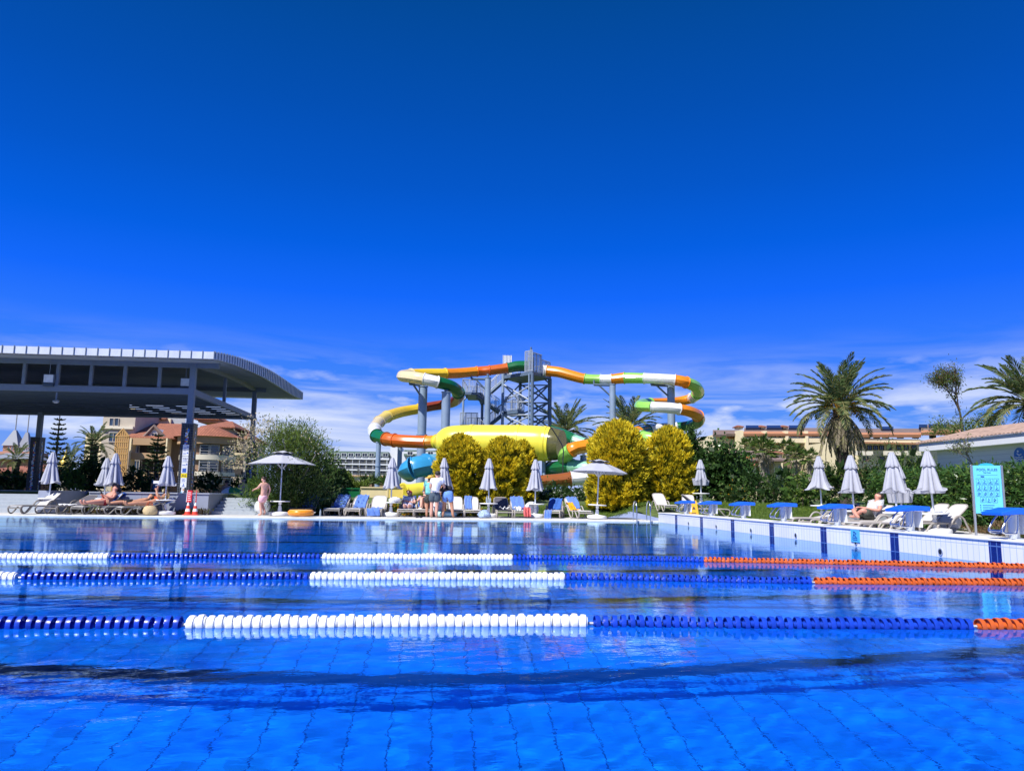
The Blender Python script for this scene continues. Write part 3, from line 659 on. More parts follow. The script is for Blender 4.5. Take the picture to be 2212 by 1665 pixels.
# swim rings
M_ORING = mat('swim_ring_orange', (.80, .28, .015), .3, var=.12, scale=14, coat=.4); M_RPALE = mat('swim_ring_pale', (.78, .42, .14), .35, var=.25, scale=18)
M_MRING = mat('swim_ring_mint', (.42, .70, .74), .25, var=.1, coat=.4)
def ring(x, y, z, R, r, m, label, top=None, rx=0):
    V = []; n, k = 40, 14
    t = thing('swim_ring', label, 'swim ring', (x, y, z)); t.rotation_euler = (rx, 0, 0)
    for i in range(n):
        a = 2*math.pi*i/n; rr = r*(1+.03*math.sin(a*20))
        for j in range(k):
            b = 2*math.pi*j/k; V.append(((R+rr*math.cos(b))*math.cos(a), (R+rr*math.cos(b))*math.sin(a), r+rr*math.sin(b)*.86))
    mb = M(); fs = [(i*k+j, ((i+1) % n)*k+j, ((i+1) % n)*k+(j+1) % k, i*k+(j+1) % k) for i in range(n) for j in range(k)]
    mb.add(V, fs)
    if top: mb.mi = [1 if 2 <= (f % k) <= 4 else 0 for f in range(len(fs))]
    mb.build('tube', [m]+([top] if top else []), t, smooth=60)
    M().tube([(R+r, 0, r), (R+r+.04, 0, r+.03)], .014, 8).build('valve', M_PLASTW, t)
p = on(657, 1114, .05); ring(p.x, 28.75, DK, .335, .135, M_ORING, 'orange swim ring lying on the pool edge', M_RPALE)
p = at(964, 1112, 30.0); ring(p.x, 30.0, DK, .30, .12, M_MRING, 'mint and white swim ring on the deck behind the legs', mat('swim_ring_teal', (.10, .32, .26), .3))
# cones with red notice boards
M_CONE = mat('cone_red', (.72, .06, .03), .45, var=.08); M_CONEW = mat('cone_white_band', (.85, .85, .86), .4, var=.03); M_RED = mat('notice_red', (.55, .012, .02), .5, var=.06)
for k, (cx, lab, rz) in enumerate(((401, 'red and white traffic cone with a red notice board seen from its front', -.25), (419, 'red and white traffic cone with a narrow red notice board seen edge on', -1.15))):
    p = on(cx+1, 1112, .05); t = thing('traffic_cone', lab, 'traffic cone', (p.x, 29.3, DK), 0, 'traffic cones with notices'); t.scale = (.74, .74, .74)
    mb = M(); mb.box(-.19, -.19, 0, .19, .19, .035); rs = [.145, .118, .091, .064, .03]
    mb.build('base', M_CONE, t, bevel=.01)
    for j in range(4):
        mb = M(); mb.lathe([(rs[j], .035+.14*j), (rs[j+1], .035+.14*(j+1))], n=20); mb.build('cone_band', M_CONE if j % 2 == 0 else M_CONEW, t, smooth=40)
    M().tube([(0, 0, .5), (0, 0, .68)], .014, 8).build('post', M_PLASTW, t)
    b = M().box(-.125, -.012, .62, .125, .012, 1.20).build('notice_board', M_RED, t); b.rotation_euler = (0, .05, rz)
    w = M().box(-.15, -.011, .62, -.127, .011, 1.20).build('board_edge', M_CONEW, b)
    mb = M()
    for q in range(5): mb.box(-.09+.01*(q % 2), -.0135, .72+.09*q, .09-.02*(q % 3), -.0123, .745+.09*q)
    mb.build('notice_text', M_CONEW, b)
# wet floor sign
p = at(1499, 1108, 26.6); t = thing('wet_floor_sign', 'yellow folding wet floor sign behind the starting blocks', 'floor sign', (p.x, 26.6, gz(p.x, 26.6)), -.3)
M_YEL = mat('sign_yellow', (.82, .42, .01), .45, var=.06)
for s in (-1, 1):
    mb = M(); mb.prism([(-.17, 0), (.17, 0), (.10, .60), (-.10, .60)], 'y', -.012, .012); o = mb.build('panel', M_YEL, t); o.location = (0, s*.15, 0); o.rotation_euler = (s*.24, 0, 0)
    if s < 0:
        mb = M(); mb.prism([(-.06, .30), (.06, .30), (0, .42)], 'y', -.0145, -.0122); mb.box(-.08, -.0145, .15, .08, -.0122, .18); mb.build('warning_mark', mat('mark_black', (.02, .02, .02), .5), o)
# small things: bottles, bowl, straw bag, sandals, folded towels on the table
M_BOTT = mat('bottle_clear', (.55, .66, .78), .1, var=.05, trans=.5); M_CAPB = mat('cap_blue', (.02, .12, .5), .4)
def bottle(x, y, z, label, h=.22):
    t = thing('water_bottle', label, 'bottle', (x, y, z)); M().lathe([(.030, 0), (.033, .02), (.033, h*.62), (.028, h*.7), (.014, h*.86), (.013, h*.92)], n=14).build('body', M_BOTT, t, smooth=50); M().cyl(0, 0, h*.92, h, .015, 10).build('cap', M_CAPB, t)
p = on(699, 1113, .05); bottle(p.x, 29.5, DK, 'water bottle standing on the deck by the dark framed lounger', .26)
b0 = at(1055, 1085, 30.4)
bottle(b0.x-.07, 30.3, DK+.55, 'taller water bottle on the parasol table before the golden conifers', .27); bottle(b0.x+.06, 30.25, DK+.55, 'shorter water bottle on the parasol table before the golden conifers', .22)
p = at(325, 1107, 28.6); t = thing('straw_bag', 'woven straw bag with striped handles at the head of a lounger', 'bag', (p.x, 28.55, DK))
M_STRAW = mat('straw', (.55, .43, .24), .9, var=.35, scale=60, bump=.6, bscale=90)
M().lathe([(.14, 0), (.22, .04), (.24, .16), (.19, .28), (.13, .33), (.12, .32)], n=22, wob=lambda a, i: 1+.08*math.sin(3*a+i)).build('body', M_STRAW, t, smooth=60)
mb = M()
for s in (-.07, .06): mb.tube(spline([(-.12, s, .26), (-.08, s-.03, .42), (.02, s-.03, .46), (.09, s, .27)], 5), .015, 7)
mb.build('handle', mat('bag_handle', (.42, .10, .04), .8, var=.4, scale=40), t, smooth=60)
def sandals(x, y, label, c):
    t = thing('sandal_pair', label, 'sandals', (x, y, DK))
    for s in (-.06, .07):
        o = M().prism([(-.04, -.12), (.04, -.12), (.045, .06), (.03, .13), (-.03, .13), (-.045, .05)], 'z', 0, .02).build('sole', c, t); o.location = (s, 0, 0); o.rotation_euler = (0, 0, s*3)
        M().tube(spline([(-.042, .02, .015), (-.02, .03, .05), (.02, .03, .05), (.042, .02, .015)], 4), .012, 6).build('strap', c, o)
p = at(148, 1110, 28.5); sandals(p.x, 28.45, 'dark sandals beside the foot of the hatted man’s lounger'.replace('’', "'"), mat('sandal_dark', (.05, .05, .06), .7))
p = at(905, 1113, 29.0); sandals(p.x, 29.0, 'black sandals before the lounger of the blue capped person', mat('sandal_black', (.02, .02, .025), .7))
tb = at(250, 1085, 30.0)
o = M().lathe([(.10, 0), (.20, .02), (.22, .07), (.14, .13), (.05, .15)], n=16, wob=lambda a, i: 1+.2*math.sin(3*a+i)).build('cloth_bundle', mat('cloth_black', (.015, .015, .02), .9, var=.3), smooth=60)
o.location = (tb.x, 29.92, DK+.552); tag(o, 'black cloth bundle on the parasol table behind the sunbathers', 'clothing')
tb = at(853, 1096, 30.3)
o = M().lathe([(.10, 0), (.20, .02), (.21, .09), (.16, .15), (.06, .19)], n=16, wob=lambda a, i: 1+.18*math.sin(4*a+i)).build('towel_bundle', M_TOWELW, smooth=60)
o.location = (tb.x, 30.2, DK+.552); tag(o, 'white towel bundle on the parasol table left of the red capped woman', 'towel')
p = at(1045, 1112, 29.9)
o = M().lathe([(.16, 0), (.24, .03), (.25, .12), (.17, .24), (.07, .30)], n=18, wob=lambda a, i: 1+.16*math.sin(3*a+i*2)).build('beach_bag', mat('bag_blue_print', (.30, .40, .62), .8, var=.7, scale=22), smooth=60)
o.location = (p.x, 29.5, DK); tag(o, 'blue and white patterned beach bag at the foot of a parasol', 'bag')
# low grey wall on the right deck
a = at(1866, 1110, 24.5); b = at(1960, 1110, 24.5)
o = M().box(a.x-1.2, 24.4, 0, b.x+.3, 24.7, .52).build('garden_wall', mat('grey_render', (.34, .36, .39), .8, var=.08), bevel=.01); tag(o, 'low grey rendered wall behind the right deck loungers', 'wall')
# pool rules board
p = at(2138, 1110, 15.9); t = thing('rules_board', 'tall light blue pool rules board on two steel posts', 'sign', (p.x, 15.9, DK), -.35)
W2, ZB, ZT = .27, .58, 1.62
M().box(-W2, -.02, ZB, W2, .02, ZT).build('panel', mat('sign_cyan', (.14, .60, .86), .35, var=.03), t, bevel=.006)
mb = M(); mb.prism([(-.16, ZT+.0005), (.16, ZT+.0005), (.10, ZT+.04), (0, ZT+.055), (-.10, ZT+.04)], 'y', -.018, .018); mb.build('arched_top', mat('sign_teal', (.03, .42, .66), .35), t)
for s in (-1, 1):
    M().box(s*(W2+.002) if s > 0 else -W2-.045, -.025, 0, (W2+.045) if s > 0 else -W2-.002, .025, ZT+.01).build('post', M_STEEL, t, bevel=.004)
def text(body, size, m, name, parent, loc, rot, align='CENTER', depth=.002):
    c = bpy.data.curves.new(name, 'FONT'); c.body = body; c.size = size; c.align_x = align; c.extrude = depth
    o = bpy.data.objects.new(name, c); COL.objects.link(o); bpy.context.view_layer.update()
    me = bpy.data.meshes.new_from_object(o.evaluated_get(bpy.context.evaluated_depsgraph_get())); bpy.data.objects.remove(o)
    me.materials.clear(); me.materials.append(m); o = bpy.data.objects.new(name, me); COL.objects.link(o)
    if parent is not None: o.parent = parent
    o.location = loc; o.rotation_euler = rot; return o
UP = (math.pi/2, 0, 0)
text('POOL RULES', .072, M_INK, 'title_text', t, (0, -.024, ZT-.115), UP)
text('Pool Rules', .034, M_INK, 'subtitle_text', t, (0, -.024, ZT-.165), UP)
mb = M()
def fr(x, z, w, h, th=.004):
    for a in ((x, z, x+w, z+th), (x, z+h-th, x+w, z+h), (x, z+th, x+th, z+h-th), (x+w-th, z+th, x+w, z+h-th)): mb.box(a[0], -.024, a[1], a[2], -.0205, a[3])
rr = random.Random(4)
for row in range(4):
    n = 4 if row < 3 else 3
    for k in range(n):
        x = -n*.058+.116*k+.006; z = ZT-.40-.135*row; fr(x, z, .098, .118)
        cx, cz = x+.05, z+.05; q = rr.randrange(4)
        mb.ball((cx+rr.uniform(-.012, .012), -.021, cz+.03), .012, 8, (1, .2, 1))
        pts = [(cx-.02, -.022, cz-.03), (cx+rr.uniform(-.02, .02), -.022, cz), (cx+.02, -.022, cz+rr.uniform(-.01, .02))]
        mb.tube(pts, .006, 5)
        if q < 2: mb.tube([(cx-.028, -.022, cz-.032), (cx+.03, -.022, cz-.036)], .004, 5)
        else: mb.tube([(cx+.025*math.cos(a), -.022, cz+.025*math.sin(a)) for a in np.linspace(0, 5.5, 9)], .004, 5)
mb.build('pictograms', M_INK, t)
mb = M(); mb.box(-.20, -.0225, ZT-.212, .20, -.0205, ZT-.207); mb.box(-.13, -.0225, ZT-.26, -.06, -.0205, ZT-.228)
for k in range(4): mb.box(-.13, -.0225, ZB+.17-.048*k, .10-.03*(k % 2), -.0205, ZB+.185-.048*k); mb.box(-.18, -.0225, ZB+.165-.048*k, -.16, -.0205, ZB+.19-.048*k)
mb.build('small_text', M_INK, t)
# ------------------------------------------------------------------ people
def skin_mat(name, c): 
    m = mat(name, c, .5, var=.08, scale=9); m.node_tree.nodes['Principled BSDF'].inputs['Subsurface Weight'].default_value = .08; m.node_tree.nodes['Principled BSDF'].inputs['Subsurface Radius'].default_value = (.02, .008, .004); return m
SK_PINK, SK_TAN, SK_RED = skin_mat('skin_pink', (.66, .37, .28)), skin_mat('skin_tan', (.50, .25, .155)), skin_mat('skin_reddish', (.62, .30, .22))
M_HAIR = mat('hair_dark', (.025, .018, .014), .6, var=.3, scale=60); M_HAIRB = mat('hair_blond', (.38, .24, .10), .6, var=.3, scale=60)
STAND = dict(pelvis=(0, 0, .53), belly=(0, .005, .62), chest=(0, 0, .74), neck=(0, -.005, .845), jaw=(0, .012, .885), head=(0, .008, .935), crown=(0, 0, .965),
             sh=(.100, 0, .805), el=(.135, -.01, .635), wr=(.145, .04, .495), hip=(.052, 0, .505), kn=(.058, .01, .285), an=(.06, -.012, .045), toe=(.068, .10, .018))
RAD = dict(pelvis=(.083, .066), belly=(.074, .058), chest=(.085, .062), neck=(.032, .032), jaw=(.042, .048), head=(.052, .060), crown=(.040, .044), sh=(.043, .043), el=(.026, .026), wr=(.018, .016), hip=(.058, .058), kn=(.038, .038), an=(.025, .027), toe=(.024, .016))
def joints(pose):
    J = {}
    for k, v in STAND.items():
        if k in ('sh', 'el', 'wr', 'hip', 'kn', 'an', 'toe'):
            for s, sg in (('L', -1), ('R', 1)):
                q = pose.get(k+s); J[k+s] = Vector(q) if q is not None else (Vector((pose[k][0]*sg, pose[k][1], pose[k][2])) if k in pose else Vector((v[0]*sg, v[1], v[2])))
        else: J[k] = Vector(pose.get(k, v))
    return J
BONES = [('pelvis', 'belly'), ('belly', 'chest'), ('chest', 'neck'), ('neck', 'jaw'), ('jaw', 'head'), ('head', 'crown')]
for s in 'LR': BONES += [('chest', 'sh'+s), ('sh'+s, 'el'+s), ('el'+s, 'wr'+s), ('pelvis', 'hip'+s), ('hip'+s, 'kn'+s), ('kn'+s, 'an'+s), ('an'+s, 'toe'+s)]
def rad(k): return RAD[k if k in RAD else k[:-1]]
def skin(name, P, E, Rr, root, m, H, parent=None, sub=1):
    me = bpy.data.meshes.new(name); me.from_pydata([tuple(p*H) for p in P], E, []); o = bpy.data.objects.new(name, me); COL.objects.link(o)
    md = o.modifiers.new('skin', 'SKIN'); md.use_smooth_shade = True; md.branch_smoothing = .3
    for i, v in enumerate(me.skin_vertices[0].data): v.radius = (Rr[i][0]*H*1.12, Rr[i][1]*H*1.12); v.use_root = (i == root)
    sb = o.modifiers.new('sub', 'SUBSURF'); sb.levels = sub; sb.render_levels = sub
    bpy.context.view_layer.update()
    me2 = bpy.data.meshes.new_from_object(o.evaluated_get(bpy.context.evaluated_depsgraph_get())); bpy.data.objects.remove(o)
    me2.materials.clear(); me2.materials.append(m)
    o = bpy.data.objects.new(name, me2); COL.objects.link(o)
    if parent is not None: o.parent = parent
    return o
def person(pose, H, loc, rz, label, skinm, hair=None, cap=None, brim=0, clothes=(), fat=1.0, hairlen=0, fing=True, face=True, glasses=False, group=None):
    J = joints(pose); names = list(J); idx = {k: i for i, k in enumerate(names)}; P = [J[k] for k in names]; E = [(idx[a], idx[b]) for a, b in BONES]
    Rr = [tuple(r*(fat if k in ('pelvis', 'belly', 'chest', 'hipL', 'hipR') else 1) for r in rad(k)) for k in names]
    def addv(p, base, r): P.append(Vector(p)); Rr.append((r, r)); E.append((base, len(P)-1)); return len(P)-1
    # nose, ears
    up = (J['crown']-J['jaw']).normalized(); chestup = (J['neck']-J['chest']).normalized()
    fw = Vector(pose.get('look', (0, 1, 0))); fw = (fw-up*fw.dot(up)).normalized(); sd = fw.cross(up).normalized()
    addv(J['head']+fw*.068-up*.012, idx['head'], .009)
    for s in (-1, 1): addv(J['head']+sd*s*.060-up*.008, idx['head'], .010)
    # hands: palm, four fingers, thumb
    for s, sg in (('L', -1), ('R', 1)):
        w = J['wr'+s]; d = (w-J['el'+s]).normalized(); a = Vector(pose.get('palm'+s, (0, 0, 1))); side = d.cross(a)
        side = side.normalized() if side.length > .05 else Vector((1, 0, 0)); dn = side.cross(d).normalized()
        palm = addv(w+d*.032, idx['wr'+s], .017); base = w+d*.032
        for k, ln in enumerate((.036, .044, .041, .031)):
            f0 = addv(base+d*.022+side*(.012*(k-1.5)), palm, .0065); f1 = addv(base+d*(.022+ln*.5)+side*(.0135*(k-1.5))-dn*.006, f0, .0058); addv(base+d*(.022+ln*.9)+side*(.014*(k-1.5))-dn*(.018+.002*k), f1, .0050)
        t0 = addv(base+side*-.022+d*.006, palm, .0065); addv(base+side*-.036+d*.028-dn*.006, t0, .0055)
    o = skin('person', P, E, Rr, idx['pelvis'], skinm, H)
    o.location = loc; o.rotation_euler = (0, 0, rz); tag(o, label, 'person', group)
    hc = J['head']*H+up*H*.012
    rot = Matrix((sd, fw, up)).transposed().to_4x4()
    def headball(name, m, r, sc, off, n=14):
        mb = MB(); mb.ball((0, 0, 0), 1, n, sc); mb.v = [tuple(hc+rot @ (Vector(v)*r*H+Vector(off)*H)) for v in mb.v]; return mb.build(name, m, o, smooth=60)
    if hair: headball('hair', hair, .064, (1.0, 1.06, .82), (0, -.010, .016))
    if hairlen: headball('hair', hair, .050, (1.1, .7, 1.5), (0, -.035, -.04))
    if cap:
        cpo = headball('cap', cap, .068, (1.02, 1.08, .74), (0, -.004, .024))
        mb = MB(); n = 20
        if brim == 1:
            pts = [(.055*math.sin(t), .045+.060*math.cos(t), .010) for t in np.linspace(-1.5, 1.5, 9)]
        else:
            pts = [(.125*math.cos(2*math.pi*k/n), .125*math.sin(2*math.pi*k/n), .006) for k in range(n)]
        V = [tuple(hc+rot @ (Vector(p)*H)) for p in pts]+[tuple(hc+rot @ (Vector((p[0], p[1], p[2]+.006))*H)) for p in pts]; k = len(pts)
        mb.add(V, [tuple(range(k-1, -1, -1)), tuple(range(k, 2*k))]+[(i, (i+1) % k, k+(i+1) % k, k+i) for i in range(k)]); mb.build('cap_brim', cap, cpo)
    if face:
        mb = MB()
        for s in (-1, 1): mb.ball(tuple(J['head']*H+fw*H*.058+sd*s*H*.022+up*H*.004), .0075*H, 8)
        mb.build('eyes', mat('eye_dark', (.02, .015, .012), .3), o)
        mb = MB(); mb.tube([tuple(J['jaw']*H+fw*H*.052+sd*s*H*.018+up*H*.014) for s in (-1, 0, 1)], .004*H, 6); mb.build('mouth', mat('lip_red', (.42, .12, .10), .5), o)
    if glasses:
        mb = MB(); mb.tube([tuple(J['head']*H+fw*H*(.066-.01*abs(s))+sd*s*H*.024+up*H*.006) for s in (-2, -1, 0, 1, 2)], .012*H, 6); mb.build('sunglasses', mat('glasses_dark', (.03, .012, .03), .1), o)
    for nm, m, sp, infl in clothes:
        cj = {}; ce = []
        for bone in sp:
            a, b, t = bone; cj.setdefault(a, (J[a], rad(a)))
            if t >= 1: cj.setdefault(b, (J[b], rad(b))); ce.append((a, b))
            else:
                key = b+'*'; ra, rb = rad(a), rad(b); cj[key] = (J[a].lerp(J[b], t), tuple(max(ra[i]*(1-t)+rb[i]*t, ra[i]*.82) for i in (0, 1))); ce.append((a, key))
        ks = list(cj); ii = {k: i for i, k in enumerate(ks)}
        skin(nm, [cj[k][0] for k in ks], [(ii[a], ii[b]) for a, b in ce], [tuple(r*(fat if k in ('pelvis', 'belly', 'chest', 'hipL', 'hipR') else 1)*(1+(infl-1)*1.5)+.010 for r in cj[k][1]) for k in ks], 0, m, H, o)
    return o
SHORTS = [('pelvis', 'belly', .35), ('pelvis', 'hipL', 1), ('pelvis', 'hipR', 1), ('hipL', 'knL', .85), ('hipR', 'knR', .85)]
BRIEF = [('pelvis', 'belly', .3), ('pelvis', 'hipL', 1), ('pelvis', 'hipR', 1)]
SHIRT = [('belly', 'pelvis', .6), ('belly', 'chest', 1), ('chest', 'neck', .35), ('chest', 'shL', 1), ('chest', 'shR', 1), ('shL', 'elL', .6), ('shR', 'elR', .6)]
TOP = [('belly', 'pelvis', .5), ('belly', 'chest', 1), ('chest', 'neck', .2), ('chest', 'shL', .6), ('chest', 'shR', .6)]
def cm(n, c, **k): return mat('cloth_'+n, c, .9, var=k.pop('var', .08), scale=k.pop('scale', 12), bump=.3, bscale=60)
# boy walking to the left along the deck
p = on(572, 1113, .05)
person(dict(pelvis=(0, 0, .52), belly=(0, -.01, .61), chest=(0, -.015, .73), neck=(0, .005, .835), jaw=(0, .03, .875), head=(0, .03, .925), crown=(0, .025, .955), shL=(-.095, .02, .80), shR=(.095, -.03, .80), elL=(-.11, .10, .70), wrL=(-.10, .21, .665), elR=(.14, -.07, .66), wrR=(.14, -.02, .52),
            knL=(-.05, .05, .29), anL=(-.045, .0, .045), toeL=(-.05, .10, .02), hipR=(.052, 0, .5), knR=(.06, .09, .30), anR=(.05, -.03, .08), toeR=(.05, .04, .025)), 1.44, (p.x, 29.2, DK), A90-.5, 'shirtless boy in pink shorts walking along the pool edge', SK_PINK, hair=mat('hair_brown', (.06, .035, .02), .6), clothes=[('shorts', cm('pink', (.82, .47, .52)), SHORTS, 1.22)])
# three people in a group
p = at(938, 1115, 29.3)
person(dict(pelvis=(0, 0, .53), belly=(.015, .01, .62), chest=(.03, .02, .74), neck=(.04, .03, .845), jaw=(.045, .045, .88), head=(.047, .048, .925), crown=(.047, .04, .96), shR=(.13, .02, .80), shL=(-.07, .02, .805), elR=(.20, .07, .665), wrR=(.17, .16, .60), elL=(-.11, .03, .64), wrL=(-.07, .14, .60),
            hipL=(-.052, 0, .505), knL=(-.062, .01, .285), anL=(-.068, -.01, .045), hipR=(.05, 0, .505), knR=(.05, .01, .285), anR=(.045, -.01, .045), toeR=(.05, .1, .018), toeL=(-.075, .1, .018)), 1.72, (p.x, 29.15, DK), -.15, 'man in a white T-shirt and dark grey shorts standing with his back turned', SK_PINK, hair=M_HAIR, face=False,
       clothes=[('shorts', cm('slate', (.07, .10, .13)), SHORTS, 1.2), ('t_shirt', cm('white', (.78, .80, .86)), SHIRT, 1.2)])
p = at(927, 1114, 29.9)
person(dict(head=(0, .03, .915), crown=(0, .02, .95), jaw=(0, .03, .87), elL=(-.15, .03, .65), wrL=(-.10, .14, .58)), 1.58, (p.x, 29.75, DK), -.1, 'person in a mint T-shirt and yellow hat behind the man in white', SK_TAN, hair=M_HAIR, cap=cm('hat_yellow', (.75, .45, .08)), brim=2, face=False,
       clothes=[('shorts', cm('camo', (.05, .055, .05), var=.6, scale=18), SHORTS, 1.2), ('t_shirt', cm('mint', (.22, .62, .62)), SHIRT, 1.2)])
p = at(966, 1116, 29.4)
person(dict(pelvis=(0, 0, .50), belly=(-.03, .08, .57), chest=(-.07, .17, .63), neck=(-.10, .25, .66), jaw=(-.11, .29, .655), head=(-.12, .33, .655), crown=(-.125, .36, .66), shL=(-.165, .20, .65), shR=(.03, .20, .64), elL=(-.17, .25, .50), wrL=(-.15, .32, .40), elR=(.05, .27, .50), wrR=(.0, .34, .42), look=(0, .4, -1),
            hipL=(-.055, 0, .48), hipR=(.055, 0, .48), knL=(-.075, .03, .275), anL=(-.10, -.015, .045), toeL=(-.11, .09, .018), knR=(.09, .02, .275), anR=(.125, -.03, .045), toeR=(.14, .07, .018)), 1.72, (p.x, 29.3, DK), -.1, 'person in a black top and light blue shorts bending forward', SK_TAN, hair=M_HAIR, face=False,
       clothes=[('shorts', cm('sky', (.16, .33, .78), var=.25, scale=20), SHORTS, 1.22), ('top', cm('black', (.01, .012, .02)), SHIRT, 1.2)])
# seated pose on a lounger: the lounger's axis is local +x, seat height .28 m, back angle a
def recline(a, knees=0.0, H=1.66, seat=.30):
    a *= .84; c, s = math.cos(a), math.sin(a); q = 1/H
    def b(u, w=0, v=0): return Vector((v, -(u*c-w*s), seat*q+.055+u*s+w*c))       # along the back (person faces -y here = towards the foot)
    J = dict(pelvis=b(.02, .0), belly=b(.11), chest=b(.22), neck=b(.325, .005), jaw=b(.365, .03), head=b(.41, .03), crown=b(.44, .02), shL=b(.285, 0, -.10), shR=b(.285, 0, .10), hipL=b(.0, .0, -.052), hipR=b(.0, 0, .052))
    z0 = seat*q+.05
    for sN, sg in (('L', -1), ('R', 1)):
        if knees > 0:
            J['kn'+sN] = Vector((sg*.05, .17, z0+knees)); J['an'+sN] = Vector((sg*.055, .23+.04*sg, z0+.0)); J['toe'+sN] = Vector((sg*.06, .33+.04*sg, z0-.01))
        else:
            J['kn'+sN] = Vector((sg*.06, .235, z0+.025)); J['an'+sN] = Vector((sg*.05, .46, z0-.005)); J['toe'+sN] = Vector((sg*.06, .485, z0+.075))
    up = (J['crown']-J['jaw']).normalized(); J['look'] = (0, 1, .2)
    return J
def place_recline(lg, J, H, off, *a, **k):
    lx = Matrix.Rotation(lg.rotation_euler.z, 3, 'Z') @ Vector((off*LS, 0, 0)); o = person(J, H, (lg.location.x+lx.x, lg.location.y+lx.y, DK), lg.rotation_euler.z+A90, *a, **k); return o
J = recline(R_(52)); J.update(elL=J['shL']+Vector((-.05, .10, -.10)), elR=J['shR']+Vector((.05, .10, -.10))); J['wrL'] = J['chest']+Vector((-.05, .16, .0)); J['wrR'] = J['chest']+Vector((.05, .16, .0)); J['look'] = (0, 1, -.35)
mh = place_recline(lc, J, 1.70, 1.16, 'man in a dark hat and red shorts reclining with a phone', SK_RED, cap=cm('hat_navy', (.01, .015, .04)), brim=2, fat=1.25, glasses=True, clothes=[('shorts', cm('red', (.34, .015, .03)), [('pelvis', 'belly', .25), ('pelvis', 'hipL', 1), ('pelvis', 'hipR', 1), ('hipL', 'knL', .35), ('hipR', 'knR', .35)], 1.15)])
ph = thing('phone', 'dark phone held in the hands of the hatted man', 'phone', tuple(mh.matrix_basis @ (((J['wrL']+J['wrR'])/2+Vector((0, .05, .04)))*1.70)), mh.rotation_euler.z)
o = M().box(-.04, -.005, -.075, .04, .005, .075).build('body', mat('phone_black', (.01, .01, .012), .15), ph, bevel=.004); o.rotation_euler = (-.5, 0, 0)
o = M().box(-.036, .0052, -.068, .036, .0058, .068).build('screen', mat('phone_glass', (.02, .02, .03), .05), ph); o.rotation_euler = (-.5, 0, 0)
J = recline(R_(30)); J.update(elR=J['shR']+Vector((.10, .03, .12)), wrR=J['shR']+Vector((.06, .02, .26)), elL=J['shL']+Vector((-.07, .12, .02)), wrL=J['shL']+Vector((.0, .13, .15)))
pw = place_recline(le, J, 1.64, 1.14, 'woman in an orange swimsuit and straw hat lying with one arm raised', SK_TAN, hair=M_HAIRB, hairlen=1, cap=mat('hat_straw', (.62, .45, .20), .9, var=.3, scale=50), brim=2, glasses=True, clothes=[('swimsuit_bottom', cm('orange', (.75, .12, .03)), BRIEF, 1.12), ('swimsuit_top', cm('orange', (.75, .12, .03)), [('chest', 'neck', .12), ('chest', 'belly', .25), ('chest', 'shL', .3), ('chest', 'shR', .3)], 1.1)])
bk = thing('paper_sheet', 'white paper sheet held up in the raised hand of the orange swimsuit woman', 'paper', tuple(pw.matrix_basis @ ((J['wrR']+Vector((0, .03, .07)))*1.64)))
M().box(-.13, -.004, -.01, .13, .004, .09).build('sheet', M_PLASTW, bk)
J = recline(R_(18)); J.update(elL=J['shL']+Vector((-.06, .1, -.02)), wrL=J['shL']+Vector((-.05, .24, -.03)), elR=J['shR']+Vector((.06, .1, -.02)), wrR=J['shR']+Vector((.05, .24, -.03)))
place_recline(ld, J, 1.7, 1.12, 'sunbather in dark swimwear lying flat behind the orange swimsuit woman', SK_TAN, hair=M_HAIR, clothes=[('swimwear', cm('black', (.01, .012, .02)), SHORTS, 1.12)])
J = recline(R_(55)); J.update(elL=J['shL']+Vector((-.07, .09, -.12)), elR=J['shR']+Vector((.07, .09, -.12))); J['wrL'] = J['belly']+Vector((.05, .12, .06)); J['wrR'] = J['belly']+Vector((-.05, .13, .03)); J['look'] = (.5, 1, .2)
place_recline(f5, J, 1.58, 1.16, 'woman in a red cap and white top resting with folded arms', SK_PINK, hair=M_HAIRB, hairlen=1, cap=cm('cap_red', (.38, .02, .05)), brim=1, glasses=True, fat=1.15, clothes=[('top', cm('white', (.78, .80, .86)), SHIRT, 1.16), ('skirt', cm('print', (.42, .42, .62), var=.7, scale=40), SHORTS, 1.22)])
J = recline(R_(58), knees=.20); J.update(elL=J['shL']+Vector((-.07, .11, -.10)), elR=J['shR']+Vector((.07, .11, -.10))); J['wrL'] = J['knL']+Vector((.0, -.06, .0)); J['wrR'] = J['knR']+Vector((.0, -.06, .0)); J['head'] += Vector((0, .03, -.01)); J['jaw'] += Vector((0, .02, 0)); J['crown'] += Vector((0, .05, -.015))
place_recline(f6, J, 1.66, 1.14, 'person in a blue cap sitting with raised bare knees', SK_PINK, hair=M_HAIR, cap=cm('cap_blue', (.05, .15, .28)), brim=1, clothes=[('top', cm('dark', (.015, .018, .03)), TOP, 1.15), ('shorts', cm('black', (.01, .012, .02)), BRIEF, 1.12)])
rl = [o for o in bpy.data.objects if o.get('label', '').startswith('lounger under the seated person')][0]
J = recline(R_(60), knees=.12); J['knL'].x -= .09; J['knR'].x += .09; J['anL'] = Vector((.06, .2, J['anL'].z)); J['anR'] = Vector((-.06, .22, J['anR'].z)); J['toeL'] = J['anL']+Vector((.08, .04, 0)); J['toeR'] = J['anR']+Vector((-.08, .04, 0))
J.update(elL=J['shL']+Vector((-.08, .08, -.12)), elR=J['shR']+Vector((.08, .08, -.12))); J['wrL'] = J['belly']+Vector((-.04, .18, .06)); J['wrR'] = J['belly']+Vector((.05, .18, .06))
place_recline(rl, J, 1.66, 1.12, 'person in a white patterned shirt sitting cross-legged on the right deck', SK_RED, hair=M_HAIR, clothes=[('shirt', cm('white_print', (.66, .72, .82), var=.5, scale=30), SHIRT, 1.18), ('shorts', cm('olive', (.07, .075, .06)), SHORTS, 1.2)])
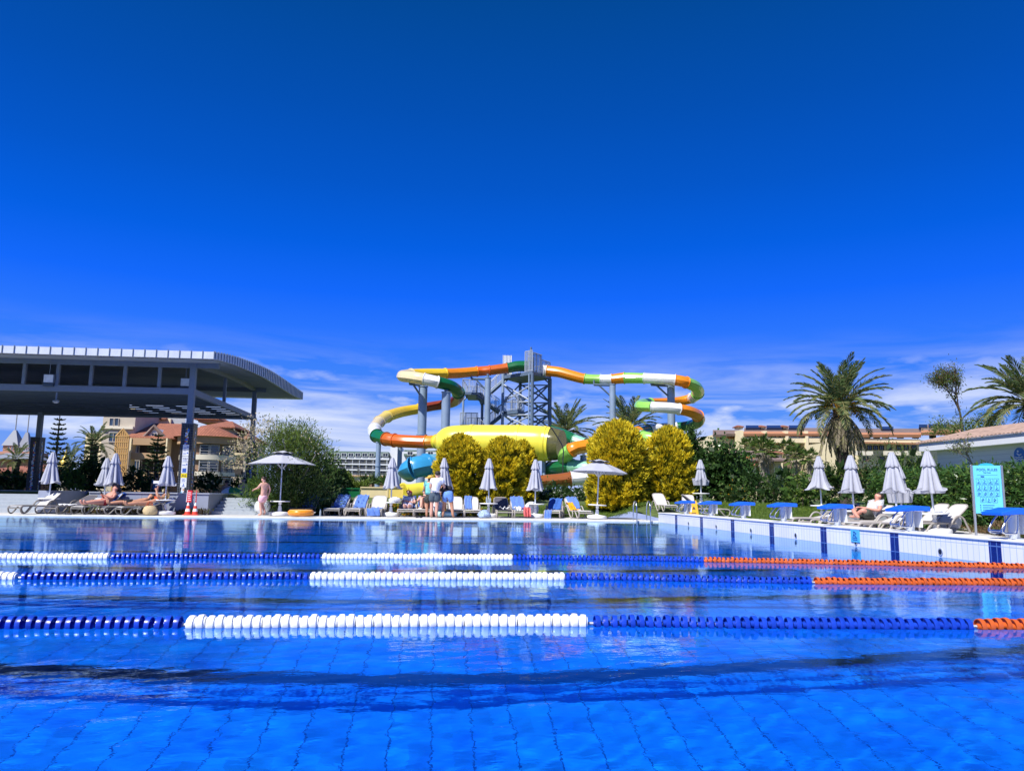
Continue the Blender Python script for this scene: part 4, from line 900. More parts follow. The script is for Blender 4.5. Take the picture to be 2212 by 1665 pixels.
# people beyond the terrace wall
for cx, Y, H, lab, sk, rz in ((489, 38.0, 1.6, 'dark haired bather beyond the steps with a bare tanned back', SK_TAN, .3), (525, 37.5, 1.72, 'bare chested man standing beyond the terrace steps', SK_PINK, math.pi-.2)):
    p = at(cx, 1055, Y); person({}, H, (p.x, Y, gz(p.x, Y)-.98), rz, lab, sk, hair=M_HAIR, clothes=[('shorts', cm('olive', (.07, .075, .06)), SHORTS, 1.2)])
p = at(337, 1055, 44.0); person({}, 1.65, (p.x, 44.0, gz(p.x, 44)-.72), .4, 'distant person in a blue T-shirt beyond the terrace wall', SK_TAN, hair=M_HAIR, clothes=[('t_shirt', cm('denim', (.10, .22, .45)), SHIRT, 1.2), ('shorts', cm('olive', (.07, .075, .06)), SHORTS, 1.2)])
# ------------------------------------------------------------------ terrace wall, steps, pavilion
M_RENDER = tile_mat('wall_render_grey', (.29, .325, .42), (.22, .24, .29), 1.2, 1.6, .012, axes='xz', var=.03, rough=.8)
M_RENDERD = mat('wall_render_dark', (.10, .115, .15), .8, var=.08); M_CAPST = mat('wall_capping', (.42, .45, .52), .7, var=.05)
M_STEP = mat('step_stone', (.38, .42, .46), .75, var=.06, scale=8)
xr = xat(449, 29.9); xl = xat(228, 29.9); xp0, xp1 = xat(79, 29.9), xat(105, 29.9); TZ = .80
t = thing('retaining_wall', 'grey rendered terrace wall behind the left loungers with a pale capping', 'wall', (xr, 29.9, 0))
def B(x0, y0, z0, x1, y1, z1, name, m, par, off=None, bevel=0):
    o = off or par.location; return M().box(x0-o[0], y0-o[1], z0-o[2], x1-o[0], y1-o[1], z1-o[2]).build(name, m, par, bevel=bevel)
B(xl, 29.9, 0, xr, 33.0, TZ, 'wall_block', M_RENDER, t); B(xp1+.3, 32.4, 0, xl, 33.0, TZ, 'wall_block', M_RENDER, t)
B(xl-.03, 29.86, TZ, xr+.03, 33.0, TZ+.035, 'capping', M_CAPST, t); B(xp1+.3, 32.36, TZ, xl-.031, 33.0, TZ+.035, 'capping', M_CAPST, t)
t = thing('stair_cheek', 'grey rendered block at the left steps with its shaded right side', 'wall', (xp1, 29.9, 0))
B(xp0, 29.9, 0, xp1, 33.0, TZ+.06, 'wall_block', M_RENDER, t, bevel=.01)
def steps(x0, x1, y0, n, label, dz, dy=.36):
    t = thing('steps', label, 'steps', (x0, y0, 0)); mb = M()
    for k in range(n): mb.box(0, k*dy, -.1, x1-x0, k*dy+dy+.02 if k < n-1 else k*dy+dy, DK+dz*(k+1)-.001*k)
    mb.build('stone_flight', M_STEP, t, bevel=.006); return t
steps(xr+.02, xat(590, 30.6), 30.3, 5, 'pale stone steps between the terrace wall end and the big shrub', .125)
steps(xat(-60, 30.6), xp0-.02, 30.3, 5, 'pale stone steps at the far left edge', .135)
t = thing('stair_back_wall', 'dark blue grey wall at the top of the steps', 'wall', (xr, 32.9, 0)); B(xr-.2, 32.9, 0, xat(600, 32.9), 33.1, TZ+.02, 'wall_block', M_RENDERD, t); B(xr-.2, 32.88, TZ+.02, xat(600, 32.9), 33.12, TZ+.05, 'capping', M_CAPST, t)
# mosaic pillars
def mosaic_mat():
    m = bpy.data.materials.new('mosaic_black'); m.use_nodes = True; nt = m.node_tree; N = nt.nodes.new; L = nt.links.new; b = nt.nodes['Principled BSDF']; b.inputs['Roughness'].default_value = .35; b.inputs['Specular IOR Level'].default_value = .25
    tc = N('ShaderNodeTexCoord'); sp = N('ShaderNodeSeparateXYZ'); L(tc.outputs['Object'], sp.inputs[0])
    ad = N('ShaderNodeMath'); ad.operation = 'ADD'; L(sp.outputs['X'], ad.inputs[0]); L(sp.outputs['Y'], ad.inputs[1])
    def ln(o, st, w):
        a = N('ShaderNodeMath'); a.operation = 'PINGPONG'; a.inputs[1].default_value = st/2; L(o, a.inputs[0]); c = N('ShaderNodeMath'); c.operation = 'LESS_THAN'; c.inputs[1].default_value = w/2; L(a.outputs[0], c.inputs[0]); return c
    g = N('ShaderNodeMath'); g.operation = 'MAXIMUM'; L(ln(ad.outputs[0], .065, .006).outputs[0], g.inputs[0]); L(ln(sp.outputs['Z'], .065, .006).outputs[0], g.inputs[1])
    mx = N('ShaderNodeMix'); mx.data_type = 'RGBA'; mx.inputs['A'].default_value = (.006, .006, .009, 1); mx.inputs['B'].default_value = (.22, .24, .28, 1); L(g.outputs[0], mx.inputs['Factor']); L(mx.outputs['Result'], b.inputs['Base Color']); return m
M_MOS = mosaic_mat(); MC = [mat('mosaic_'+n, c, .25) for n, c in (('white', (.7, .72, .75)), ('blue', (.03, .16, .55)), ('yellow', (.75, .55, .06)), ('red', (.5, .05, .05)), ('cyan', (.16, .5, .7)), ('orange', (.65, .25, .04)))]
M_PFRAME = mat('pavilion_steel', (.16, .205, .275), .5, var=.06); M_PSTEEL = M_PFRAME
def pillar(xl_, xr_, Y, dep, z0, z1, label, full):
    w = xr_-xl_; t = thing('mosaic_pillar', label, 'pillar', ((xl_+xr_)/2, Y, z0)); H = z1-z0
    M().box(-w/2, 0, 0, w/2, dep, H).build('shaft', M_MOS, t); M().box(-w/2-.01, -.01, H, w/2+.01, dep+.01, H+.03).build('cap', M_PFRAME, t)
    r = random.Random(int(Y)); mb = M(); q = .055
    def strip(face, za, zb):
        z = za; cx = .0
        while z < zb:
            cx = min(max(cx*.6+r.choice((-.5, 0, 0, 0, 0, .5))*q, -q), q)
            for k in (-1, 0):
                mb.cur = r.choice((0, 0, 0, 1, 1, 2, 3, 4, 5)); a = cx+k*q
                if face == 'f': mb.box(a, -.004, z, a+q*.92, 0, z+q*.92)
                else: mb.box(w/2, dep/2+a, z, w/2+.004, dep/2+a+q*.92, z+q*.92)
            z += q
    if full: strip('f', .06, H-.25); strip('r', .06, H-.25)
    else: strip('f', .0, .24); strip('f', 1.72, H-.22); strip('r', .06, H-.25)
    mb.build('mosaic_strip', MC, t)
    return t, w, H
XB0, XB1 = at(392.7, 914, 31.5).x, at(418.6, 914, 31.5).x
pb, wB, HB = pillar(XB0, XB1, 31.5, .55, .82, 3.55, 'black mosaic pillar with white plaques and a yellow A6 panel', False)
for k, (z0, z1) in enumerate(((1.47, 1.69), (1.245, 1.455), (1.02, 1.23), (.79, 1.01), (.57, .785), (.395, .56), (.20, .388), (.02, .193))):
    z0 += .21 if k < 8 else 0; z1 += .21; z0 = min(z0, z1-.02)
    col = MC[0] if k != 5 else mat('plaque_yellow', (.80, .62, .01), .4)
    q = M().box(-.115, -.012, z0, .115, -.0045, z1).build('plaque', col, pb)
    cz = (z0+z1)/2; mb = M()
    if k == 5: text('A6', .15, mat('mark_black', (.02, .02, .02), .5), 'plaque_text', q, (0, -.014, cz-.055), UP); continue
    if k == 2: text('X63', .11, mat('mark_navy', (.01, .02, .08), .5), 'plaque_text', q, (0, -.014, cz-.02), UP); mb.box(-.08, -.0135, cz-.07, .07, -.0122, cz-.05)
    elif k == 4: mb.box(-.075, -.0135, cz-.08, .075, -.0122, cz+.08)
    elif k == 6: mb.tube([(.055*math.cos(a), -.013, cz+.055*math.sin(a)) for a in np.linspace(0, 6.28, 17)], .007, 6); mb.prism([(-.03, cz-.02), (.03, cz-.02), (0, cz+.03)], 'y', -.0135, -.0122)
    elif k == 7: mb.prism([(-.06, cz-.045), (.06, cz-.045), (.04, cz-.01), (-.03, cz-.01)], 'y', -.0135, -.0122); mb.box(-.01, -.0135, cz+.0, .03, -.0122, cz+.05)
    else: mb.box(-.09, -.0135, cz-.03, .03, -.0122, cz-.005); mb.ball((.075, -.0125, cz+.01), .03, 10, (1, .1, 1))
    mb.build('plaque_mark', mat('mark_blue', (.03, .10, .40), .5), q)
pa, wA, HA = pillar(at(66.6, 944, 41).x, at(87, 944, 41).x, 41.0, .55, .82, 3.50, 'black mosaic pillar with a coloured strip at the far left', True)
XC = atX(560, 940, at(411, 912, 31.5).x)
pc, wC, HC = pillar(XC.x-.27, XC.x+.27, 42.0, .5, .82, 3.5, 'black mosaic pillar half hidden in the big flowering shrub', True)
# pavilion roof on steel posts
PX, PYF, PYB = (XB0+XB1)/2, 31.75, 42.2
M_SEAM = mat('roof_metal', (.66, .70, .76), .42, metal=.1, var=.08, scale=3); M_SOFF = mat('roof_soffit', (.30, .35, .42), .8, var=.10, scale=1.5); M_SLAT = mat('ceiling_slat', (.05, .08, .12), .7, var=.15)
pv = thing('pavilion', 'open steel pavilion with a curved metal roof over the terrace', 'pavilion', (PX, PYF, .82)); O = pv.location
RX1, RX0 = -8.5, -40.0
prof = [(29.5, 6.11), (31.5, 6.36), (33.6, 6.57), (38.1, 6.90), (42.2, 7.02), (48.5, 7.07)]
pp = [tuple(q) for q in spline(prof, 5)]; TH = .36
def rp(y, z): return (y-O.y, z-O.z)
def th(y): return float(np.interp(y, [29.5, 33, 40, 45, 48.5], [.27, .38, .55, .58, .44]))
mb = M(); mb.prism([rp(y, z) for y, z in pp]+[rp(y, z-th(y)) for y, z in pp[::-1]], 'x', RX0-O.x, RX1-O.x)
roof = mb.build('roof', M_SEAM, pv)
mb = M()
x = RX1-.02
while x > RX0: mb.box(x-.012-O.x, 29.5-.03-O.y, 6.11-.28-O.z, x+.012-O.x, 29.5-O.y-.0005, 6.11+.03-O.z); x -= .42
for a in range(0, 60):
    y = 29.55+a*.40
    if y > 48.4: break
    z = float(np.interp(y, [p[0] for p in pp], [p[1] for p in pp])); mb.box(RX1-O.x+.0005, y-.012-O.y, z-th(y)-O.z, RX1+.03-O.x, y+.012-O.y, z+.03-O.z)
mb.build('standing_seams', M_PFRAME, roof)
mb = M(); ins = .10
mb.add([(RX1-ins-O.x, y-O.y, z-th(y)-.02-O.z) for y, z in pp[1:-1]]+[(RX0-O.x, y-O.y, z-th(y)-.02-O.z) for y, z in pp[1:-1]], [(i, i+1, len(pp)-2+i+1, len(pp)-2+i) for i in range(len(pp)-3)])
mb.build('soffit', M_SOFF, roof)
def bar(a, b, w, h, name, m=M_PFRAME, par=pv):
    a, b = Vector(a), Vector(b); d = (b-a); L = d.length; d.normalize(); s = d.cross(Vector((0, 0, 1))); s = s.normalized() if s.length > 1e-3 else Vector((1, 0, 0)); u = s.cross(d)
    c = (a+b)/2-O; Mx = Matrix(((s.x, d.x, u.x, c.x), (s.y, d.y, u.y, c.y), (s.z, d.z, u.z, c.z), (0, 0, 0, 1))); return M().obox(Mx, w/2, L/2, h/2).build(name, m, par)
CH = 4.86
def rz_(y): return float(np.interp(y, [p[0] for p in pp], [p[1] for p in pp]))-th(y)
for x, y, zt in ((PX, PYF, rz_(PYF)-.02), (PX, PYB, rz_(PYB)-.02), (at(77, 944, 41).x, 41.3, rz_(41.3)-.02), (PX-14, PYF, rz_(PYF)-.02)):
    bar((x, y, 3.5), (x, y, zt), .22, .22, 'post')
bar((PX-.12, PYF, CH), (RX0, PYF, CH), .16, .24, 'chord_beam'); bar((PX, PYF+.12, CH), (PX, PYB-.12, CH), .16, .24, 'chord_beam'); bar((PX-.12, PYB, CH), (RX0, PYB, CH), .16, .24, 'chord_beam')
bar((PX+1.0, PYF, rz_(PYF)-.13), (RX0, PYF, rz_(PYF)-.13), .14, .20, 'roof_beam'); bar((PX+.6, PYB, rz_(PYB)-.13), (RX0, PYB, rz_(PYB)-.13), .14, .20, 'roof_beam')
a0, a1 = PYF+.12, PYB-.12
for k in range(4):
    ya = a0+(a1-a0)*k/4; yb = a0+(a1-a0)*(k+1)/4; bar((PX, ya, rz_(ya)-.10), (PX, yb, rz_(yb)-.10), .14, .20, 'roof_beam')
for tx in (345, 270, 197, 125, 52, -20):
    x = at(tx, 815, PYF).x; bar((x, PYF, CH+.12), (x, PYF, rz_(PYF)-.235), .12, .12, 'strut')
y_ = 36.4; bar((PX, y_, CH+.12), (PX, y_, rz_(y_)-.22), .13, .13, 'strut')
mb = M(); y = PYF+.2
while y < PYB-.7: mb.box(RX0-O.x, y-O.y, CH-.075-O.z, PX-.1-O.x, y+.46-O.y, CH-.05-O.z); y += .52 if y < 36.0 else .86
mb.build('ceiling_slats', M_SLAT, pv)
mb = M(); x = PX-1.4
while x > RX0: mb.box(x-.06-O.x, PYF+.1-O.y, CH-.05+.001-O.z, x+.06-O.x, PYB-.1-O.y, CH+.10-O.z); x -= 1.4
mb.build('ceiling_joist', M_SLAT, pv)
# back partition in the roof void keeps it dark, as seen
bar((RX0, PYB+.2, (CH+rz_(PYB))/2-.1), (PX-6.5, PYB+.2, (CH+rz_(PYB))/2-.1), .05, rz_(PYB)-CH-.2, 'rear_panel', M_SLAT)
for tx, ty in ((106, 818), (401, 826)):
    p = at(tx, ty, PYF-.15 if tx < 200 else PYF+.4); f = thing('floodlight', 'square floodlight hanging in the pavilion above the dark hatted man' if tx < 200 else 'small square floodlight beside the pavilion corner post', 'floodlight', (p.x, p.y, p.z))
    M().box(-.19, -.05, -.17, .19, .05, .17).build('housing', M_PFRAME, f); M().box(-.17, -.055, -.15, .17, -.0502, .15).build('lens', mat('flood_glass', (.75, .78, .82), .15), f); M().box(-.18, -.08, -.30, .18, .08, -.19).build('bracket', M_SLAT, f); M().tube([(0, 0, .17), (0, 0, rz_(p.y)-p.z-.02)], .015, 6).build('stem', M_PFRAME, f)
p = at(213/1522*640*.576, 845, PYF); p = at(123, 845, PYF+.1); f = thing('camera_post', 'small security camera hanging below the pavilion beam', 'security camera', (p.x, PYF+.1, CH-.14))
M().tube([(0, 0, 0), (0, 0, -.32)], .035, 8).build('stem', M_PFRAME, f); M().lathe([(.05, -.44), (.11, -.40), (.12, -.34), (.05, -.32)], n=14).build('housing', M_CAPST, f, smooth=40); M().tube([(-.05, -.1, -.37), (.17, -.2, -.36)], .04, 8).build('lens', M_PFRAME, f)

# ------------------------------------------------------------------ hotels and houses
M_TERRA = tile_mat('terracotta_roof', (.36, .135, .078), (.20, .075, .045), .24, .34, .035, axes='xy', var=.18, rough=.8)
M_OCHRE = mat('wall_ochre', (.46, .295, .165), .85, var=.06, scale=1); M_STONE = mat('wall_sandstone', (.50, .44, .36), .85, var=.10, scale=1.2, bump=.2, bscale=6); M_CREAM = mat('wall_cream', (.80, .68, .44), .85, var=.04, scale=.6)
M_CREAMP = mat('wall_pale_cream', (.72, .66, .53), .85, var=.04, scale=.6); M_BROWN = mat('wall_brown', (.27, .17, .11), .85, var=.06, scale=1)
M_GLASS = mat('window_glass', (.03, .055, .10), .08, var=.3, scale=.8, spec=.8); M_WFRAME = mat('window_frame', (.50, .46, .42), .6); M_WHITEW = mat('wall_white', (.70, .72, .76), .8, var=.03, scale=.4)
M_SHADEFRAME = mat('recess_shade_dark_frame', (.05, .045, .045), .9, var=.2); M_SLATEROOF = mat('roof_slate_brown', (.20, .145, .125), .8, var=.15, scale=2)  # near-black serves as painted balcony shade and as dark window frames
M_GREENROOF = mat('roof_green', (.07, .115, .095), .7, var=.08); M_RAIL = mat('rail_grey', (.30, .31, .33), .5); M_SOLAR = mat('solar_panel', (.02, .035, .09), .15, var=.2); M_TERRAF = mat('terracotta_trim', (.46, .21, .11), .8, var=.1)
class BD:
    """a building laid out from surveyed picture rectangles on planes Y = const, built at its real place and size"""
    def __init__(s, name, label, Y, x, y=1050): p = at(x, y, Y); s.r = thing(name, label, 'building', (p.x, Y, 0)); s.o = s.r.location; s.Y = Y
    def box(s, x0, y0, x1, y1, name, m, dy=0, dep=1.0, par=None, base=False):
        Y = s.Y+dy; a, b = at(x0, (y0+y1)/2, Y), at(x1, (y0+y1)/2, Y); zt, zb = at((x0+x1)/2, y0, Y).z, (0 if base else at((x0+x1)/2, y1, Y).z)
        return M().box(a.x-s.o.x, Y-s.o.y, zb-s.o.z, b.x-s.o.x, Y+dep-s.o.y, zt-s.o.z).build(name, m, par or s.r)
    def win(s, x0, y0, x1, y1, dy=0, fr=M_WFRAME, mull=1, name='window', th=.12):
        """a window: frame standing proud of the wall, its glass pane a sub-part"""
        Y = s.Y+dy; a, b = at(x0, (y0+y1)/2, Y), at(x1, (y0+y1)/2, Y); zt, zb = at((x0+x1)/2, y0, Y).z-s.o.z, at((x0+x1)/2, y1, Y).z-s.o.z; xa, xb = a.x-s.o.x, b.x-s.o.x; yy = Y-s.o.y; e = min(.12, (xb-xa)*.09)
        mb = M(); mb.box(xa, yy-th, zb, xa+e, yy, zt); mb.box(xb-e, yy-th, zb, xb, yy, zt); mb.box(xa+e, yy-th, zt-e, xb-e, yy, zt); mb.box(xa+e, yy-th, zb, xb-e, yy, zb+e)
        for k in range(mull): q = xa+(xb-xa)*(k+1)/(mull+1); mb.box(q-e/3, yy-th+.02, zb+e, q+e/3, yy, zt-e)
        f = mb.build(name, fr, s.r); M().box(xa+e, yy-.05, zb+e, xb-e, yy-.004, zt-e).build('pane', M_GLASS, f); return f
    def hip(s, x0, x1, yb, yt, m, dy=0, dep=8, over=.5, ridge=.35, name='roof', thick=.12):
        Y = s.Y+dy; a, b = at(x0, yb, Y), at(x1, yb, Y); z0 = a.z*.5+b.z*.5-s.o.z; zt = at((x0+x1)/2, yt, Y+dep/2).z-s.o.z; xa, xb = a.x-s.o.x-over, b.x-s.o.x+over; ya, yb_ = Y-s.o.y-over, Y+dep-s.o.y+over; w = xb-xa; r = w*ridge; ym = (ya+yb_)/2
        V = [(xa, ya, z0), (xb, ya, z0), (xb, yb_, z0), (xa, yb_, z0), (xa+r, ym, zt), (xb-r, ym, zt), (xa, ya, z0-thick), (xb, ya, z0-thick), (xb, yb_, z0-thick), (xa, yb_, z0-thick)]
        return M().add(V, [(0, 1, 5, 4), (1, 2, 5), (2, 3, 4, 5), (3, 0, 4), (6, 7, 1, 0), (7, 8, 2, 1), (8, 9, 3, 2), (9, 6, 0, 3), (9, 8, 7, 6)]).build(name, m, s.r)
    def rail(s, x0, y0, x1, y1, dy=0, n=4, par=None):
        Y = s.Y+dy; a, b = at(x0, (y0+y1)/2, Y), at(x1, (y0+y1)/2, Y); zt, zb = at((x0+x1)/2, y0, Y).z-s.o.z, at((x0+x1)/2, y1, Y).z-s.o.z; mb = M(); yy = Y-s.o.y
        for k in range(n): z = zb+(zt-zb)*k/(n-1); mb.tube([(a.x-s.o.x, yy, z), (b.x-s.o.x, yy, z)], .03, 5)
        return mb.build('railing', M_RAIL, par or s.r)
# ochre hotel behind the pavilion
h = BD('hotel', 'ochre hotel with terracotta roofs and a sandstone tower behind the pavilion', 78.0, 330)
h.box(217, 885, 287, 1060, 'tower_wall', M_STONE, dy=2, dep=9, base=True); h.box(214, 882, 292, 886, 'tower_cornice', M_CREAM, dy=1.6, dep=10)
h.box(217, 920, 287, 926, 'string_course', M_CREAMP, dy=1.7, dep=.3)
h.win(237, 903, 246, 920, dy=2, mull=0); h.win(248, 903, 257, 920, dy=2, mull=0); h.win(235, 933, 255, 955, dy=2)
h.box(180, 935, 217, 1060, 'side_wing_wall', M_CREAM, dy=6, dep=8, base=True)
# lattice stair tower with a pointed top
m_l = mat('lattice_ochre', (.52, .30, .10), .7, var=.08); Y = h.Y-1.2; a, b = at(249, 960, Y), at(276, 960, Y); zt, zs = at(262, 927, Y).z, at(262, 943, Y).z
mb = M(); xm = (a.x+b.x)/2
for i in range(7):
    x = a.x+(b.x-a.x)*i/6; mb.box(x-.06-h.o.x, -1.2, .5, x+.06-h.o.x, -1.05, zs+(zt-zs)*(1-abs(x-xm)/(b.x-xm))*.98)
for k in range(10): z = 1+(zs-1)*k/9; mb.box(a.x-h.o.x, -1.22, z, b.x-h.o.x, -1.2, z+.10)
mb.tube([(a.x-h.o.x, -1.1, zs), (xm-h.o.x, -1.1, zt), (b.x-h.o.x, -1.1, zs)], .14, 6); mb.build('lattice_tower', m_l, h.r)
h.box(276, 946, 357, 1060, 'main_wall', M_OCHRE, dy=1.8, dep=10, base=True)
for y0, y1 in ((946, 961), (978, 992), (1020, 1028)): h.box(280, y0, 357, y1, 'balcony_wall', M_OCHRE, dy=0, dep=.5)
for y0, y1 in ((961, 978), (992, 1020)):
    h.box(281, y0, 356, y1, 'balcony_shade_sheet', M_SHADEFRAME, dy=1.75, dep=.04)  # dark sheet before the wall, painted shade of the open balcony
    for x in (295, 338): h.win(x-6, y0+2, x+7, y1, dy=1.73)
for x in (279, 357): h.box(x-1.6, 946, x+1.6, 1040, 'pier', M_CREAM, dy=-.1, dep=1.2, base=True)
h.hip(284, 372, 945, 914, M_TERRA, dy=1, dep=12, ridge=.12)
h.box(309, 904, 368, 925, 'upper_wall', M_CREAM, dy=9, dep=7); h.hip(316, 352, 904, 897, M_TERRA, dy=9, dep=6)
# dormer gable with white front
Y = h.Y+1.2; g0, g1, gm = at(316, 946, Y), at(352, 946, Y), at(334, 924, Y); mb = M(); mb.prism([(g0.x-h.o.x, g0.z), (g1.x-h.o.x, g1.z), (gm.x-h.o.x, gm.z)], 'y', 1.2, 4.2); mb.build('dormer_gable', M_WHITEW, h.r)
mb = M(); mb.tube([(g0.x-.4-h.o.x, 1.1, g0.z-.2), (gm.x-h.o.x, 1.1, gm.z+.15), (g1.x+.4-h.o.x, 1.1, g1.z-.2)], .22, 6); mb.build('dormer_verge', M_SLATEROOF, h.r); h.win(327, 935, 341, 944, dy=1.2)
h.box(346, 938, 360, 951, 'chimney_block', M_CREAM, dy=3, dep=1.5)
# round end of the hotel: a half drum with bands and tall windows
p0, p1 = at(388, 1000, 78), at(493, 1000, 78); cxx = (p0.x+p1.x)/2; RR = (p1.x-p0.x)/2; z = lambda y: at(440, y, 76.0).z
def drum(r, za, zb, name, m): mb = M(); mb.lathe([(r, za), (r, zb)], x=cxx-h.o.x, y=RR*.5, n=40); return mb.build(name, m, h.r, smooth=20)
drum(RR, 0, z(957), 'drum_wall', M_BROWN); drum(RR+.6, z(957), z(939), 'drum_fascia', M_OCHRE); drum(RR+.35, z(992), z(981), 'drum_band', M_CREAMP); drum(RR+.35, z(1027), z(1018), 'drum_band', M_CREAMP)
mb = M(); mb.lathe([(RR+1.0, z(941)), (RR*.45, z(918)), (.2, z(912))], x=cxx-h.o.x, y=RR*.5, n=36); mb.build('drum_roof', M_TERRA, h.r)
for ya, yb in ((959, 981), (993, 1018), (1030, 1046)):
    for tx in (398, 438, 454, 475, 484):
        x = at(tx, 970, 76).x; s_ = min(max((x-cxx)/RR, -.97), .97); w = 1.05*math.sqrt(1-s_*s_)**.5 if abs(s_) > .7 else 1.0; yy = RR*.5-RR*math.sqrt(1-s_*s_); ang = math.asin(s_)
        mb = M(); zb_, zt_ = z(yb), z(ya)
        mb.box(-w/2, -.22, zb_, -w/2+.09, .05, zt_); mb.box(w/2-.09, -.22, zb_, w/2, .05, zt_); mb.box(-w/2+.09, -.22, zt_-.09, w/2-.09, .05, zt_); mb.box(-w/2+.09, -.2, zb_+(zt_-zb_)*.36, w/2-.09, .05, zb_+(zt_-zb_)*.40)
        f = mb.build('window', M_WFRAME, h.r); f.location = (x-h.o.x, yy, 0); f.rotation_euler = (0, 0, ang); q = M().box(-w/2+.09, -.12, zb_, w/2-.09, .0, zt_-.09).build('pane', M_GLASS, f)
        mb = M()
        for k in range(4): mb.tube([(-w/2, -.3, zb_+.1+.26*k), (w/2, -.3, zb_+.1+.26*k)], .03, 5)
        mb.build('window_rail', M_RAIL, f)
h.box(449, 921, 496, 945, 'turret_wall', M_STONE, dy=6, dep=7); h.hip(446, 500, 922, 909.5, M_TERRA, dy=5.5, dep=8, ridge=.42); h.box(428, 904, 472, 912, 'parapet_wall', M_OCHRE, dy=12, dep=6); h.hip(430, 466, 904.5, 898, M_TERRA, dy=12, dep=6)
h.box(492, 946, 530, 1060, 'rear_wing_wall', M_STONE, dy=7, dep=9, base=True); h.hip(496, 527, 946, 933, M_TERRA, dy=6.5, dep=9, ridge=.45)
for y in (965, 990, 1012):
    h.box(498, y, 524, y+12, 'rear_shade_sheet', M_SHADEFRAME, dy=6.95, dep=.04); h.box(494, y+13, 526, y+18, 'balcony_wall', M_CREAM, dy=5.6, dep=.25)  # thin dark sheets painted as the shade inside the rear balconies
# satellite dishes on the roof
mb = M(); pd = at(378, 905, 88); mb.lathe([(.05, 0), (.7, .12), (1.1, .42), (1.08, .44)], n=18); o = mb.build('satellite_dish', M_RAIL, h.r, smooth=40); o.location = (pd.x-h.o.x, 10, pd.z-.4); o.rotation_euler = (1.0, 0, .3)
# far white hotel with a green mansard
w = BD('hotel', 'distant white hotel with a green mansard roof and rows of balconies', 300.0, 770)
w.box(700, 990, 840, 1040, 'main_wall', M_CREAMP, dy=3, dep=18, base=True)
Yw = w.Y; a, b = at(697, 988, Yw), at(838, 988, Yw); z0, z1 = at(770, 988, Yw).z, at(770, 974, Yw).z
M().prism([(0, z0), (2.6, z1), (18, z1), (18, z0)], 'x', a.x-w.o.x, b.x-w.o.x).build('mansard_roof', M_GREENROOF, w.r)
for k in range(9):
    x0 = 713.7+14.85*k-5.5+.3*k*0; f = w.win(x0, 978.8, x0+11.5, 986.5, dy=.2, fr=M_WHITEW, mull=1, name='dormer_window', th=.9)
for y0, y1 in ((987, 992), (1001, 1003.6), (1013.3, 1016), (1025, 1028)): w.box(698, y0, 840, y1, 'floor_slab', M_WHITEW, dy=-.4, dep=3.5)
for r_, (ya, yb) in enumerate(((992.5, 1000.5), (1005, 1013), (1017.5, 1025))):
    for k in range(9): w.win(723.5+14.85*k-4, ya, 723.5+14.85*k+4, yb, dy=2.95, fr=mat('frame_dark', (.06, .07, .10), .5), th=.1)
    w.rail(700, yb-4, 839, yb, dy=-.2, n=4)
for k in range(10): x = 716+14.85*k-14.85; w.box(x-.6, 992, x+.6, 1040, 'pier', M_WHITEW, dy=-.1, dep=3, base=True) if 700 < x < 842 else None
w.box(842, 966, 868, 1040, 'link_wall', M_WHITEW, dy=5, dep=12, base=True)
w.box(866, 976, 960, 1040, 'wing_wall', M_WHITEW, dy=-3, dep=16, base=True); a, b = at(872, 984, Yw-4), at(960, 984, Yw-4); M().prism([(-4, at(900, 984, Yw-4).z), (-1, at(900, 971, Yw-4).z), (12, at(900, 971, Yw-4).z), (12, at(900, 984, Yw-4).z)], 'x', a.x-w.o.x, b.x-w.o.x).build('mansard_roof', M_GREENROOF, w.r)
for x in (886, 908, 930, 950): w.win(x-6, 975, x+6, 983, dy=-4.2, fr=M_WHITEW, name='dormer_window', th=.9)
for x in (880, 902, 924, 946): w.win(x-4, 992, x+4, 1001, dy=-3.1)
# low flat kiosk in the garden
k_ = BD('kiosk', 'low beige flat roofed kiosk in front of the far white hotel', 75.0, 770); k_.box(745, 1029, 777, 1050, 'front_wall', M_CREAMP, dep=3, base=True); k_.box(777.2, 1030, 845, 1050, 'side_wall', M_BROWN, dy=.4, dep=3, base=True); k_.box(744, 1025.5, 778, 1029, 'roof_edge', M_OCHRE, dy=-.2, dep=3.4); k_.box(778.2, 1026.5, 847, 1030, 'roof_edge', M_OCHRE, dy=.2, dep=3.4)
# cream hotel on the right, long and stepped
c = BD('hotel', 'long cream hotel with terracotta eaves and solar panels on its roof', 112.0, 1700)
c.box(1594, 944, 1792, 1060, 'main_wall', M_CREAM, dy=1.6, dep=12, base=True)
YY = c.Y
def slope(x0, x1, y0, y1, dyb, m, name, dyf=-.6):
    a, b = at(x0, y0, YY+dyf), at(x1, y0, YY+dyf); cc, d = at(x0, y1, YY+dyb), at(x1, y1, YY+dyb); V = [(a.x, a.y, a.z), (b.x, b.y, b.z), (d.x, d.y, d.z), (cc.x, cc.y, cc.z)]; V = [(p[0]-c.o.x, p[1]-c.o.y, p[2]) for p in V]; V += [(p[0], p[1]+.1, p[2]-.35) for p in V]
    return M().add(V, [(0, 1, 2, 3), (7, 6, 5, 4), (0, 4, 5, 1), (1, 5, 6, 2), (2, 6, 7, 3), (3, 7, 4, 0)]).build(name, m, c.r)
slope(1606, 1792, 936.5, 931.5, 1.0, M_TERRAF, 'eaves_roof'); slope(1608, 1792, 931.5, 924, 7, M_SLATEROOF, 'upper_roof', dyf=1.0)
